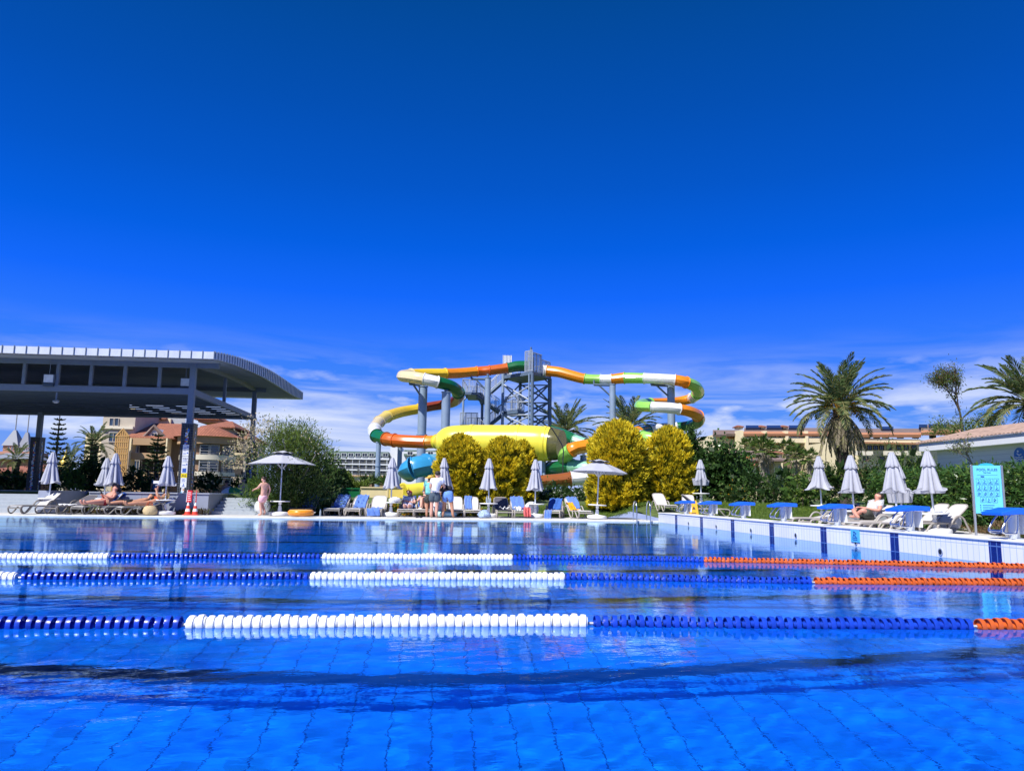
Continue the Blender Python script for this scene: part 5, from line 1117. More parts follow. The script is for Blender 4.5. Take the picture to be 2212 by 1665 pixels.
for x0, x1 in ((1607, 1651), (1659, 1698), (1705, 1740), (1748, 1790)):
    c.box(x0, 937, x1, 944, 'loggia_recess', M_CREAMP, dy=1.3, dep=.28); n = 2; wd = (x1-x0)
    for k in range(2): xx = x0+wd*(.28+.46*k); c.win(xx-6, 937.2, xx+6, 944.2, dy=1.28, fr=M_SHADEFRAME)
    c.box(x0-4, 944.5, x1+1, 956, 'balcony_wall', M_CREAM, dy=-.3, dep=.4)
for x in (1604, 1655, 1701, 1744): c.box(x-5 if x < 1610 else x-3, 930.5 if x > 1610 else 929, x+3, 1000, 'party_wall', M_CREAM, dy=-.5, dep=2, base=True)
for r_ in (960, 980):
    for x in range(1615, 1790, 22): c.win(x-5, r_, x+5, r_+9, dy=1.6, fr=M_SHADEFRAME)
    c.box(1606, r_+11, 1790, r_+18, 'balcony_wall', M_CREAM, dy=-.2, dep=.35)
for x0, x1 in ((1611, 1642), (1656, 1690), (1704, 1735)): slope(x0, x1, 923.6, 918.5, 4.5, M_SOLAR, 'solar_panel', dyf=2.8)
for x in (1600, 1649, 1697): c.box(x-5, 920.5, x+5, 926, 'roof_turret', M_CREAM, dy=3.2, dep=1.6); c.hip(x-6, x+6, 920.6, 918.4, M_TERRA, dy=3.0, dep=2, over=.1)
# its gable end
gx0, gx1, gm_ = at(1538, 947, YY+2), at(1597, 940, YY+2), at(1552, 930, YY+2); c.box(1548, 938, 1590, 1060, 'gable_wall', M_CREAM, dy=3, dep=9, base=True); c.box(1573, 934, 1592, 947, 'gable_panel', mat('wall_orange', (.45, .17, .06), .85), dy=2.8, dep=.15)
slope(1540, 1600, 938.5, 928.5, 8, M_SLATEROOF, 'gable_roof', dyf=2); slope(1569, 1594, 936.5, 930, 4, M_SLATEROOF, 'porch_roof', dyf=1.2)
# right part, nearer and stepping up
d = BD('hotel', 'nearer cream hotel wing with terracotta eaves behind the big palm', 92.0, 1930); c = d; YY = d.Y
d.box(1845, 950, 2040, 1060, 'main_wall', M_CREAM, dy=1.6, dep=12, base=True); slope(1845, 1990, 938.5, 934, .8, M_TERRAF, 'eaves_roof'); slope(1845, 1990, 934, 925.5, 7, M_SLATEROOF, 'upper_roof', dyf=.8); slope(1990, 2075, 934, 928.5, .8, M_TERRAF, 'eaves_roof', dyf=-1); slope(1990, 2075, 928.5, 917, 7, M_SLATEROOF, 'upper_roof', dyf=.8)
for x in (1872, 1893, 1912, 1944, 1977, 2014): d.win(x-7, 939.5, x+7, 947, dy=1.58, fr=M_SHADEFRAME)
d.box(1845, 947.5, 1988, 955, 'balcony_wall', M_CREAM, dy=-.3, dep=.4); d.box(1845, 956, 1998, 958, 'eaves_band', M_TERRAF, dy=-.6, dep=.6)
for x in (1855, 1878, 1891, 1904, 1920, 1941, 1957, 1974): d.win(x-5, 962, x+5, 972, dy=1.58, fr=M_SHADEFRAME)
for x0, x1 in ((1849, 1886), (1912, 1946), (1958, 1990)): d.box(x0, 974, x1, 983, 'balcony_wall', M_CREAMP, dy=-.5, dep=.4)
for x in (1870, 1905, 1935, 1965): d.win(x-5, 986, x+5, 996, dy=1.58, fr=M_SHADEFRAME)
for x0, x1 in ((1905, 1930), (1985, 2003), (2006, 2024), (2027, 2045)): slope(x0, x1, 922.5 if x0 > 1980 else 926, 916.5 if x0 > 1980 else 921, 4, M_SOLAR, 'solar_panel', dyf=2.8)
# small pavilion house with a tiled hip roof
e = BD('villa', 'small ochre villa with an arched porch behind the fan palms', 60.0, 1660)
e.box(1606, 990, 1634, 1060, 'porch_wall', M_CREAM, dy=.5, dep=5, base=True); e.box(1640, 992, 1692, 1060, 'main_wall', M_CREAM, dy=2, dep=6, base=True); e.box(1672, 993, 1688, 1060, 'bay_wall', M_CREAM, dy=.8, dep=1.2, base=True); e.box(1689, 998, 1720, 1060, 'side_wall', M_BROWN, dy=2.4, dep=5, base=True)
e.hip(1610, 1690, 993, 974, M_SLATEROOF, dy=.2, dep=8, ridge=.3)
Y = e.Y; a, b, m_ = at(1604, 995, Y), at(1640, 995, Y), at(1618, 983, Y); M().prism([(a.x-e.o.x, a.z-.4), (b.x-e.o.x, b.z-.4), (b.x-e.o.x, b.z), (m_.x-e.o.x, m_.z), (a.x-e.o.x, a.z)], 'y', 0, .3).build('porch_gable', mat('wall_orange', (.45, .17, .06), .85), e.r)
pa_, ar = at(1619, 1004, Y), (at(1629, 1004, Y).x-at(1609, 1004, Y).x)/2
M().tube([(pa_.x-e.o.x+ar*math.cos(t_), -.02, pa_.z+ar*.8*math.sin(t_)) for t_ in np.linspace(0, math.pi, 12)], .16, 6).build('porch_arch', M_TERRAF, e.r)
e.box(1673, 977, 1688, 988, 'roof_lantern', M_CREAMP, dy=2.5, dep=2); e.hip(1672, 1690, 977.5, 973, M_TERRA, dy=2.3, dep=2.4, over=.15); e.win(1681, 1007, 1687.5, 1021, dy=.8, fr=M_WHITEW, mull=0)
# white clapboard shed on the right
sx, sy0, sy1 = 22.0, 22.0, 35.0
sh = thing('pool_shed', 'white clapboard shed with a tiled roof behind the tall hedge', 'shed', (sx, sy0, 0)); p1 = atX(2212, 938.7, sx); p2 = atX(2023, 962, sx)
ez = p1.z; ya, yb = p1.y-6, p2.y
def clap():
    m = bpy.data.materials.new('clapboard_white'); m.use_nodes = True; nt = m.node_tree; N = nt.nodes.new; L = nt.links.new; b = nt.nodes['Principled BSDF']; b.inputs['Roughness'].default_value = .6; b.inputs['Base Color'].default_value = (.74, .77, .82, 1)
    tc = N('ShaderNodeTexCoord'); sp = N('ShaderNodeSeparateXYZ'); L(tc.outputs['Object'], sp.inputs[0]); a = N('ShaderNodeMath'); a.operation = 'FRACT'; s = N('ShaderNodeMath'); s.operation = 'MULTIPLY'; s.inputs[1].default_value = 5.5; L(sp.outputs['Z'], s.inputs[0]); L(s.outputs[0], a.inputs[0])
    r = N('ShaderNodeValToRGB'); L(a.outputs[0], r.inputs[0]); r.color_ramp.elements[0].color = (.38, .42, .5, 1); r.color_ramp.elements[1].position = .1; r.color_ramp.elements[1].color = (.74, .77, .82, 1); L(r.outputs[0], b.inputs['Base Color'])
    bp = N('ShaderNodeBump'); bp.inputs['Distance'].default_value = .03; L(a.outputs[0], bp.inputs['Height']); L(bp.outputs[0], b.inputs['Normal']); return m
M().box(0, ya-sy0, 0, 5, yb-sy0, ez-.1).build('clapboard_wall', clap(), sh); M().box(-.50, ya-sy0, ez-.33, -.42, yb-sy0+.5, ez+.02).build('fascia_board', M_WHITEW, sh); M().box(-.419, ya-sy0, ez-.33, -.002, yb-sy0+.5, ez-.29).build('eaves_soffit', M_WHITEW, sh)
mb = M(); n = int((yb+.6-ya)/.22)
V = []; m2 = n*6+1
for i in range(m2):
    y = ya-sy0+(yb+.6-ya)*i/(m2-1); hz = .06*abs(math.sin(math.pi*y/.22))
    V += [(-.58, y, ez+.03+hz), (2.5, y, ez+.75+hz), (-.58, y, ez+.021), (2.5, y, ez+.7)]
mb.add(V, [q for i in range(m2-1) for q in ((i*4, i*4+4, i*4+5, i*4+1), (i*4+2, i*4+3, i*4+7, i*4+6), (i*4, i*4+2, i*4+6, i*4+4))]); mb.build('tile_roof', mat('shed_tile', (.36, .25, .20), .85, var=.25, scale=3), sh)
pe = atX(2203, 982, sx); mb = M(); mb.tube([(-.03, pe.y-sy0, pe.z), (-.001, pe.y-sy0, pe.z)], .27, 28); em = mb.build('round_emblem', mat('emblem_blue', (.03, .18, .55), .4), sh)
mb = M()
for zz in (-.10, -.18): mb.tube([(-.034, pe.y-sy0-.2+.04*k, pe.z+zz+.02*math.sin(k*1.5)) for k in range(11)], .018, 5)
mb.ball((-.034, pe.y-sy0+.05, pe.z+.13), .045, 10, (.3, 1, 1)); mb.tube([(-.034, pe.y-sy0+.1, pe.z+.05), (-.034, pe.y-sy0, pe.z-.02), (-.034, pe.y-sy0-.12, pe.z+.02)], .022, 5); mb.build('emblem_swimmer', M_PLASTW, em)
# castle-like hotel far left
f = BD('castle_hotel', 'far pink hotel with two grey pointed towers at the left edge', 210.0, 45)
def spire(x0, x1, yb, yt, ybase):
    Y = f.Y; a, b = at(x0, yb, Y), at(x1, yb, Y); zb, zt = at((x0+x1)/2, yb, Y).z, at((x0+x1)/2, yt, Y).z; wd = b.x-a.x; cx = (a.x+b.x)/2-f.o.x
    M().box(cx-wd*.42, -wd*.42, 0, cx+wd*.42, wd*.42, zb).build('tower_wall', mat('wall_pink', (.50, .25, .18), .85), f.r)
    V = [(cx-wd/2, -wd/2, zb), (cx+wd/2, -wd/2, zb), (cx+wd/2, wd/2, zb), (cx-wd/2, wd/2, zb), (cx-.3, -.3, zt), (cx+.3, -.3, zt), (cx+.3, .3, zt), (cx-.3, .3, zt)]
    rf = M().add(V, [(0, 1, 5, 4), (1, 2, 6, 5), (2, 3, 7, 6), (3, 0, 4, 7), (4, 5, 6, 7), (3, 2, 1, 0)]).build('spire_roof', mat('roof_lead', (.22, .24, .30), .6, var=.05), f.r); M().tube([(cx, 0, zt), (cx, 0, zt+7)], .14, 5, ).build('spire_finial', M_RAIL, rf)
    for k in range(4): q = x0+(x1-x0)*(.2+.2*k); f.win(q-1.8, yb+1, q+1.8, yb+9, dy=-wd*.42, fr=M_WHITEW, mull=0)
spire(12, 48, 963, 929, 1000); spire(44, 68, 967, 934, 1000)
f.box(-20, 975, 66, 1060, 'body_wall', mat('wall_pink', (.50, .25, .18), .85), dy=-9, dep=8, base=True); f.hip(-20, 66, 990, 972, mat('roof_lead', (.22, .24, .30), .6), dy=-12, dep=10)
g_ = BD('cottage', 'low cottage with an orange tiled roof at the far left edge', 70.0, 30); g_.box(-20, 1016, 50, 1060, 'front_wall', M_BROWN, dep=6, base=True); g_.hip(-20, 56, 1018, 1006, M_TERRA, dy=-.4, dep=7, ridge=.2); g_.hip(22, 78, 1022, 1004, M_TERRA, dy=3, dep=6, ridge=.3)
# gold spire seen between the trees
p = at(141, 1000, 230); t = thing('gold_spire', 'tiny golden pointed spire above the far trees', 'spire', (p.x, 230, 0)); z = at(141, 962, 230).z; mb = M(); mb.lathe([(1.9, z-6), (1.6, z-4.6), (.6, z-3), (.2, z-1.5), (.05, z)], n=16); mb.build('pinnacle', mat('gold_leaf', (.75, .55, .12), .3, metal=.6), t, smooth=40); M().box(-1.2, -1.2, 0, 1.2, 1.2, z-5.9).build('tower_wall', M_CREAMP, t)
# ------------------------------------------------------------------ water slides and their tower
def gel(n, c, v=.06): return mat('gelcoat_'+n, c, .28, var=v, scale=2.5, coat=.35)
G = dict(o=gel('orange', (.78, .25, .012)), d=gel('dark_orange', (.52, .115, .016)), b=gel('red_brown', (.26, .05, .022)), r=gel('red_orange', (.66, .115, .012)), y=gel('yellow', (.83, .56, .035)), l=gel('lemon', (.86, .74, .07)), c=gel('cream', (.74, .62, .36)),
         w=gel('white', (.80, .81, .82), .03), g=gel('green', (.008, .13, .045)), p=gel('pale_green', (.28, .60, .11)), m=gel('mint', (.28, .62, .42)), u=gel('blue', (.04, .30, .58)), k=gel('brown', (.28, .085, .02)), a=gel('ivory_yellow', (.80, .62, .16)))
GN = dict(o='orange', d='dark orange', b='red brown', r='red orange', y='yellow', l='lemon yellow', c='cream', w='white', g='dark green', p='pale green', m='mint green', u='blue', k='brown', a='pale yellow')
M_COL = mat('slide_steel_column', (.27, .36, .50), .45, metal=.2, var=.08, scale=1.5); M_TOWER = mat('tower_galvanised', (.12, .175, .26), .5, metal=.2, var=.1, scale=3); M_TWLIGHT = mat('tower_pale_steel', (.38, .43, .51), .45, var=.08)
def wp(x, y, Y): return at(x, y, Y)
def slide(name, label, pts, cols, cat='water slide', n=22, group=None, ridge=1.07, seams=()):
    """pts = (x, y, Y, radius in photo pixels); one colour letter per span"""
    P4 = [tuple(at(x, y, Y))+(r*Y/FPX/.985,) for x, y, Y, r in pts]; c = [np.array(q) for q in spline(P4, 8)]
    root = thing(name, label, cat, tuple(c[len(c)//2][:3]), 0, group); off = np.array(root.location)
    runs = []
    for i, k in enumerate(cols):
        if runs and runs[-1][0] == k and i not in seams: runs[-1][2] = i+1
        else: runs.append([k, i, i+1])
    for k, i, j in runs:
        seg = c[i*8:j*8+1]; ps = [Vector(q[:3]-off) for q in seg]; rr = [q[3] for q in seg]; mb = M()
        mb.tube(ps, rr, n); V = mb.v
        for a in range(len(ps)):
            for kk in (0, n//2):
                v = Vector(V[a*n+kk]); V[a*n+kk] = tuple(ps[a]+(v-ps[a])*ridge)
        L = 0
        for e, sgn in ((0, 1), (-1, -1)):
            t = (ps[1]-ps[0]) if e == 0 else (ps[-1]-ps[-2]); t.normalize(); w = max(.05, rr[e]*.09); mb.tube([ps[e], ps[e]+t*w*sgn], [rr[e]*(1.13 if rr[e] < 1 else 1.035)]*2, n)
        o = mb.build('tube_section', G[k], root, smooth=35); o['label'] = GN[k]+' tube section'
    return root
A = [(1142, 791, 80, 12), (1118, 791, 80, 11.5), (1096, 795, 80, 11), (1058, 800, 80, 10.5), (1030, 802.5, 80, 10.5), (991, 806, 79, 11), (962, 807, 78, 11), (925, 807.5, 77, 11.5), (888, 808.5, 75.5, 11.5), (869, 812, 73.5, 12), (892, 815, 71.5, 12.5), (916, 819, 71, 12.5), (945, 825.5, 71, 12.5), (974, 834, 72, 12.5), (990, 848, 74, 13), (986, 863, 77, 12), (968, 872, 79, 10.5),
     (950, 875, 79.5, 10), (930, 878, 79, 10), (905, 883, 78, 10.5), (880, 887, 77, 11), (858, 892, 75.5, 11.5), (836, 900, 73.5, 12), (819, 911, 71.5, 12), (809, 927, 69, 13), (814, 941, 66.5, 13.5), (834, 948, 65, 13.5), (852, 951, 64.5, 13.5), (877, 953, 64, 13.5), (920, 954.5, 63.5, 13.5), (950, 953.5, 63, 14)]
slide('enclosed_slide', 'long winding tube slide in orange, yellow, white and green left of the tower', A, 'ggdrooyycccwggbbbbbyyyacwgdrroo')
BT = [(944, 953.5, 63, 14), (952, 953.5, 62.5, 16), (961, 953.5, 62, 27), (977, 954, 61.5, 34), (1020, 954.5, 61, 36.5), (1070, 955, 60.5, 37), (1120, 955.5, 60, 37.5), (1160, 957, 59.5, 37.5), (1178, 958, 59.3, 37), (1191, 958.8, 59.1, 36)]
bt = slide('giant_slide_tube', 'huge lemon yellow tube behind the golden conifers', BT, 'lllllllll', n=36, ridge=1.0, seams=(4, 6, 8))
c0 = at(1191.3, 958.8, 59.1)-bt.location; c1 = at(1213, 960.5, 58.7)-bt.location; mb = M(); mb.tube([c0, c0.lerp(c1, .5), c1], [36*59/FPX, 35*59/FPX, 32*59/FPX], 36); mb.build('clear_end_ring', mat('smoked_ring', (.16, .15, .06), .15, var=.2, trans=.3), bt, smooth=30)
B_ = [(1172, 800.5, 80, 11), (1181, 801, 80, 11.5), (1208, 804, 79.5, 11.5), (1234, 811, 79, 11.5), (1263, 818, 78.5, 11), (1297, 819.5, 78, 10.5), (1322, 819, 77.5, 11), (1349, 816.5, 77, 12), (1392, 817, 76, 11.5), (1425, 818.5, 75, 11.5), (1458, 821, 74.5, 12), (1482, 826, 74.5, 12.5), (1503, 836, 76, 13), (1507, 849, 78.5, 13), (1494, 860, 80.5, 11), (1470, 866, 81, 10), (1440, 868, 80, 9), (1405, 869.5, 78.5, 9.5),
      (1385, 873, 76, 11), (1384, 877.5, 74, 11.5), (1409, 879, 72.5, 11.5), (1445, 881, 72, 12), (1467, 884, 72, 12), (1490, 889, 72.5, 12), (1507, 898, 74, 12.5), (1508, 911, 76, 12.5), (1490, 919, 78, 11), (1462, 922, 79, 10), (1430, 924, 78.5, 10), (1400, 929, 77, 10.5), (1378, 934, 75, 12), (1370, 938, 73, 12), (1388, 943, 71, 13), (1420, 950, 70, 13)]
slide('enclosed_slide', 'long winding tube slide in orange, pale green and white right of the tower', B_, 'wooopwopwwoppwooopppwwoogggwwgowp')
slide('enclosed_slide', 'short dark green and mint tube leaving the right end of the huge yellow tube', [(1190, 930, 72, 11), (1212, 937, 71, 12), (1232, 945, 70, 12), (1240, 950, 69.5, 12), (1262, 958, 69, 12)], 'gggm')
slide('enclosed_slide', 'curving orange and pale green tube between the huge yellow tube and the tallest conifer', [(1330, 955, 56, 14), (1290, 960, 56, 14), (1252, 966, 56, 14.5), (1235, 972, 56, 15), (1222, 984, 57, 16), (1222, 1002, 59, 14)], 'ooopp')
slide('enclosed_slide', 'mint green and dark green chute low under the huge yellow tube', [(1188, 1012, 60, 14), (1216, 1010, 58, 16), (1236, 1008, 57, 16), (1275, 1012, 56, 15), (1320, 1018, 56, 14)], 'ggmm')
slide('enclosed_slide', 'brown and white chute low behind the open parasol on the right', [(1160, 1040, 50, 13), (1205, 1037, 50, 14), (1233, 1034, 50, 15), (1275, 1030, 50, 15.5), (1320, 1026, 51, 15)], 'kkww')
slide('enclosed_slide', 'blue bowl shaped slide below the orange tube on the left', [(985, 1000, 62, 20), (950, 1002, 61, 22), (920, 1005, 60, 23), (893, 1010, 59.5, 22), (878, 1018, 60.5, 17), (885, 1027, 63, 12)], 'uuuuu', n=14, ridge=1.1, seams=(1, 2, 3))
slide('enclosed_slide', 'fat yellow tube end near the ground behind the red capped woman', [(1000, 1048, 48, 21), (960, 1056, 47, 21), (925, 1061, 46, 20.5), (902, 1064, 45.6, 20.5), (888, 1066, 45.3, 20.5), (870, 1067, 45, 21)], 'lllll', n=28, ridge=1.03)
# run-out trough
tr = thing('runout_trough', 'low run-out trough of brown, green, cream and yellow panels behind the loungers', 'slide trough', tuple(at(770, 1070, 45)))
for x0, x1, k, y0, y1 in ((668, 716, 'k', 1056, 1090), (717, 777, 'g', 1056, 1090), (778, 838, 'c', 1054, 1088), (839, 871, 'a', 1053, 1087)):
    a, b = at(x0, 1070, 45), at(x1, 1070, 45); zt, zb = at((x0+x1)/2, y0, 45).z, at((x0+x1)/2, y1, 45).z; o = tr.location
    mb = M(); mb.box(a.x-o.x, 45-o.y, zb-o.z, b.x-o.x, 45.06-o.y, zt-o.z); mb.box(a.x-o.x, 46.2-o.y, zb-o.z, b.x-o.x, 46.26-o.y, zt-o.z); mb.box(a.x-o.x, 45.0601-o.y, zb-o.z, b.x-o.x, 46.1999-o.y, zb+.08-o.z)
    mb.box(a.x-o.x, 44.93-o.y, zt-o.z+.001, b.x-o.x, 45.08-o.y, zt+.07-o.z); mb.box(b.x-.05-o.x, 44.95-o.y, zb-o.z, b.x-o.x-.002, 44.999-o.y, zt-o.z)
    q = mb.build('trough_panel', G[k], tr); q['label'] = GN[k]+' trough panel'
a, b = at(672, 1047, 46.4), at(716, 1047, 46.4); M().box(a.x-o.x, 46.3-o.y, at(690, 1055, 46).z-o.z, b.x-o.x, 46.36-o.y, at(690, 1050, 46).z-o.z).build('back_edge', G['p'], tr)
# support columns
def column(x, yt, Y, w, lab, arm=None):
    p = at(x, yt, Y); r = w*Y/FPX/2; z0 = gz(p.x, Y)-.1
    t = thing('support_column', lab, 'column', (p.x, Y, z0), 0, 'slide support columns'); M().cyl(0, 0, 0, p.z-z0, r, 20).build('shaft', M_COL, t, smooth=40)
    mb = M(); mb.cyl(0, 0, (p.z-z0)*.55, (p.z-z0)*.55+.12, r*1.25, 20); mb.cyl(0, 0, p.z-z0, p.z-z0+.07, r*1.15, 20); mb.build('flange', M_COL, t, smooth=40)
    mb = M(); mb.tube([(0, 0, p.z-z0+.06), (0, 0, p.z-z0+.45)], r*.45, 8)
    if arm:
        q = at(arm[0], arm[1], arm[2]); d = (q.x-p.x, q.y-Y, q.z-z0); h = p.z-z0
        mb.tube([(0, 0, d[2]), d], .13, 6); mb.tube([(0, 0, d[2]-1.3), (d[0]*.75, d[1]*.75, d[2])], .09, 6); mb.tube([d, (d[0], d[1], d[2]+.5)], .10, 6)
    mb.build('bracket', M_TOWER, t)
column(914, 836, 74, 19, 'tall steel column under the white bend of the left slide', (885, 829, 73)); column(964, 848, 71.5, 19, 'steel column just left of the dark red slide bend'); column(1054, 817, 79.5, 13, 'steel column in front of the tower stairs', (1018, 818, 79.5))
column(818, 956, 65.5, 10.5, 'slim steel column under the lowest left orange bend'); column(864, 966, 66, 10, 'short dark steel column under the orange tube'); column(1323, 831, 77.5, 14, 'steel column under the middle of the right slide', (1283, 831, 77.5)); column(1449, 833, 76, 17, 'tall steel column carrying the right slide bends', (1407, 831, 75.5))
column(1175, 996, 59.5, 9, 'short dark column under the huge yellow tube'); column(1260, 985, 57, 14, 'pale column under the orange tube by the open parasol')
p = at(1216, 950, 52); t = thing('lamp_pole', 'thin dark pole beside the right end of the huge yellow tube', 'pole', (p.x, 52, gz(p.x, 52)-.1)); M().tube(spline([(0, 0, 0), (0, 0, p.z-2.2), (0, 0, p.z-1.2), (-.5, 0, p.z-.3), (-1.0, 0, p.z+.4)], 5), .04, 8).build('shaft', mat('pole_dark', (.02, .025, .03), .5), t, smooth=40)
# tower
TWY = 81.0
tw = thing('slide_tower', 'steel stair tower with railings in the middle of the water slides', 'tower', (at(1135, 1050, TWY).x, TWY, 0)); O = tw.location
def tp(x, y, Y): return at(x, y, Y)-O
CL, CF, CR, CB = (1087, 82.0), (1150, 78.5), (1187, 81.5), (1124, 85.0)
def post(x, yt, Y, r, m=M_TOWER): p = tp(x, yt, Y); M().cyl(p.x, p.y, .3, p.z, r*.8, 12).build('post', m, tw, smooth=40)
for x, yt, Y, r in ((1087, 795, 82, .20), (1150, 805, 78.5, .22), (1187, 812, 81.5, .22), (1124, 815, 85, .22), (1143, 807, 78.7, .10), (1190.5, 818, 81.6, .09), (1001, 853, 82, .15), (1042, 860, 86, .2)): post(x, yt, Y, r, M_COL if x in (1087, 1001, 1143) else M_TOWER)
def plate(cs, y, name='platform', th=.35, Y4=True):
    P = [tp(x, y0, Y) for (x, y0, Y) in cs]; zz = sum(p.z for p in P)/4; V = [(p.x, p.y, zz) for p in P]+[(p.x, p.y, zz-th) for p in P]; return M().add(V, [(0, 1, 2, 3), (7, 6, 5, 4), (0, 4, 5, 1), (1, 5, 6, 2), (2, 6, 7, 3), (3, 7, 4, 0)]).build(name, M_TOWER, tw), zz
def fence(a, b, za, zb, h, nb, m=M_TWLIGHT, name='railing', r=.035):
    mb = M(); a = Vector((a.x, a.y, za)); b = Vector((b.x, b.y, zb)); up = Vector((0, 0, 1))
    mb.tube([a+up*h, b+up*h], r*1.3, 6); mb.tube([a+up*.12, b+up*.12], r, 6)
    for k in range(nb+1):
        q = a.lerp(b, k/nb); mb.tube([q, q+up*h], r*1.4 if k % 5 == 0 else r*.75, 5)
    return mb.build(name, m, tw)
def beam(a, b, r=.09, m=M_TOWER, name='brace'): M().tube([a, b], r, 6).build(name, m, tw)
_, z1 = plate([(1087, 812, 82), (1150, 812, 78.5), (1190, 812, 81.5), (1124, 812, 85.5)], 812)
V4 = lambda x, Y, y=812: tp(x, y, Y)
fence(V4(1134, 79.4), V4(1150, 78.5), z1, z1, 2.2, 9); fence(V4(1150, 78.5), V4(1170, 80), z1, z1, 2.0, 12); fence(V4(1170, 80), V4(1188, 81.5), z1, z1, 1.5, 10)
fence(V4(1087, 82), V4(1124, 85.5), z1, z1, 1.3, 12); fence(V4(1124, 85.5), V4(1188, 81.5), z1, z1, 1.3, 16)
p0, p1_ = tp(1087, 768, 82.4), tp(1105, 768, 82.4); mb = M(); mb.box(p0.x, p0.y, z1, p1_.x, p0.y+.06, p0.z)
for k in range(7): q = p0.x+(p1_.x-p0.x)*k/6; mb.tube([(q, p0.y-.03, z1), (q, p0.y-.03, p0.z+.05)], .035, 5)
mb.build('sheet_panel', mat('sheet_white', (.70, .73, .78), .5, var=.05), tw)
pm = tp(1147, 750, 80); mb = M()
for dx in (-.28, .0, .28): mb.tube([(pm.x+dx, pm.y, z1), (pm.x+dx, pm.y, pm.z-.5-abs(dx)*2)], .07, 8)
mb.tube([(pm.x, pm.y, pm.z-1.2), (pm.x, pm.y, pm.z)], .10, 8); mb.box(pm.x-.3, pm.y-.1, z1+1.3, pm.x+.3, pm.y+.1, z1+1.45); mb.box(pm.x-.35, pm.y-.1, z1+2.0, pm.x+.35, pm.y+.1, z1+2.12); mb.build('hoist_mast', M_TOWER, tw)
_, z2 = plate([(1092, 889, 81.5), (1118, 889, 80.0), (1133, 889, 82), (1105, 889, 84)], 889); fence(V4(1092, 81.5), V4(1118, 80), z2, z2, 1.5, 9); fence(V4(1118, 80), V4(1133, 82), z2, z2, 1.5, 9); fence(V4(1105, 84), V4(1133, 82), z2, z2, 1.5, 9)
_, z3 = plate([(1003, 854, 81), (1040, 854, 81), (1052, 854, 86), (1012, 854, 86)], 854, th=.25); fence(V4(1000, 81), V4(1030, 81), z3, z3, 1.35, 10); fence(V4(1000, 81), V4(1010, 86), z3, z3, 1.35, 5); fence(V4(1012, 86), V4(1052, 86), z3, z3, 1.35, 12)
_, z4 = plate([(998, 925, 81), (1040, 925, 81), (1052, 925, 86), (1010, 925, 86)], 925, th=.25); fence(V4(996, 81), V4(1034, 81), z4, z4, 1.4, 16); fence(V4(1010, 86), V4(1052, 86), z4, z4, 1.4, 12)
def flight(xa, ya, Ya, xb, yb, Yb, w=1.5):
    a, b = tp(xa, ya, Ya), tp(xb, yb, Yb); n = 13; d = Vector((b.x-a.x, b.y-a.y, 0)).normalized(); s = Vector((-d.y, d.x, 0)); mb = M(); off = Vector((0, 0, -.15))
    for sg in (-1, 1):
        q = s*w/2*sg; P = [a+q, b+q]; mb.tube([P[0]+off, P[1]+off], .15, 4)
    for k in range(n):
        q = a.lerp(b, (k+.5)/n); Mx = Matrix(((d.x, s.x, 0, q.x), (d.y, s.y, 0, q.y), (0, 0, 1, q.z), (0, 0, 0, 1))); mb.obox(Mx, .15, w/2, .025)
    mb.build('stair_flight', M_TOWER, tw)
    for sg in (-1, 1): fence(a+s*w/2*sg, b+s*w/2*sg, a.z, b.z, 1.15, 12, r=.03)
flight(1052, 853, 83, 1096, 814, 83); flight(1030, 854, 81.6, 1078, 888, 81.6); flight(1052, 921, 83, 1092, 889, 83); flight(1030, 926, 81.6, 1075, 960, 81.6)
for (xa, Ya), (xb, Yb) in ((CF, CR), (CL, CF), (CL, CB), (CB, CR)):
    for y0, y1 in ((830, 868), (868, 896), (896, 925)):
        light = (xa, Ya) == CL; m = M_TWLIGHT if light else M_TOWER
        if y0 != 868 or not light: beam(tp(xa, y0, Ya), tp(xb, y1, Yb), .085, m); beam(tp(xa, y1, Ya), tp(xb, y0, Yb), .085, m)
        beam(tp(xa, y1 if light else y0+2, Ya), tp(xb, y1 if light else y0+2, Yb), .08, m)
for x, Y in (CL, CF, CR, CB):
    beam(tp(x, 828, Y), tp(x+(1137-x)*.35, 814, Y+(82-Y)*.35), .08)
beam(tp(1001, 865, 82), tp(1010, 856, 82)); beam(tp(1042, 880, 86), tp(1033, 857, 85))
# ------------------------------------------------------------------ vegetation
NR = np.random.RandomState(12)
def leafmat(n, a, b, tr=.38, rough=.55, nscale=1.4):
    m = bpy.data.materials.new('leaf_'+n); m.use_nodes = True; nt = m.node_tree; N = nt.nodes.new; L = nt.links.new; bs = nt.nodes['Principled BSDF']; out = nt.nodes['Material Output']
    tc = N('ShaderNodeTexCoord'); no = N('ShaderNodeTexNoise'); no.inputs['Scale'].default_value = nscale; no.inputs['Detail'].default_value = 8; no.inputs['Roughness'].default_value = .7; L(tc.outputs['Object'], no.inputs['Vector'])
    r = N('ShaderNodeValToRGB'); r.color_ramp.elements[0].position = .32; r.color_ramp.elements[1].position = .68; r.color_ramp.elements[0].color = tuple(a)+(1,); r.color_ramp.elements[1].color = tuple(b)+(1,); L(no.outputs[0], r.inputs[0]); L(r.outputs[0], bs.inputs['Base Color']); bs.inputs['Roughness'].default_value = rough; bs.inputs['Specular IOR Level'].default_value = .3
    t = N('ShaderNodeBsdfTranslucent'); L(r.outputs[0], t.inputs[0]); mx = N('ShaderNodeMixShader'); mx.inputs[0].default_value = tr; L(bs.outputs[0], mx.inputs[1]); L(t.outputs[0], mx.inputs[2]); L(mx.outputs[0], out.inputs[0]); return m
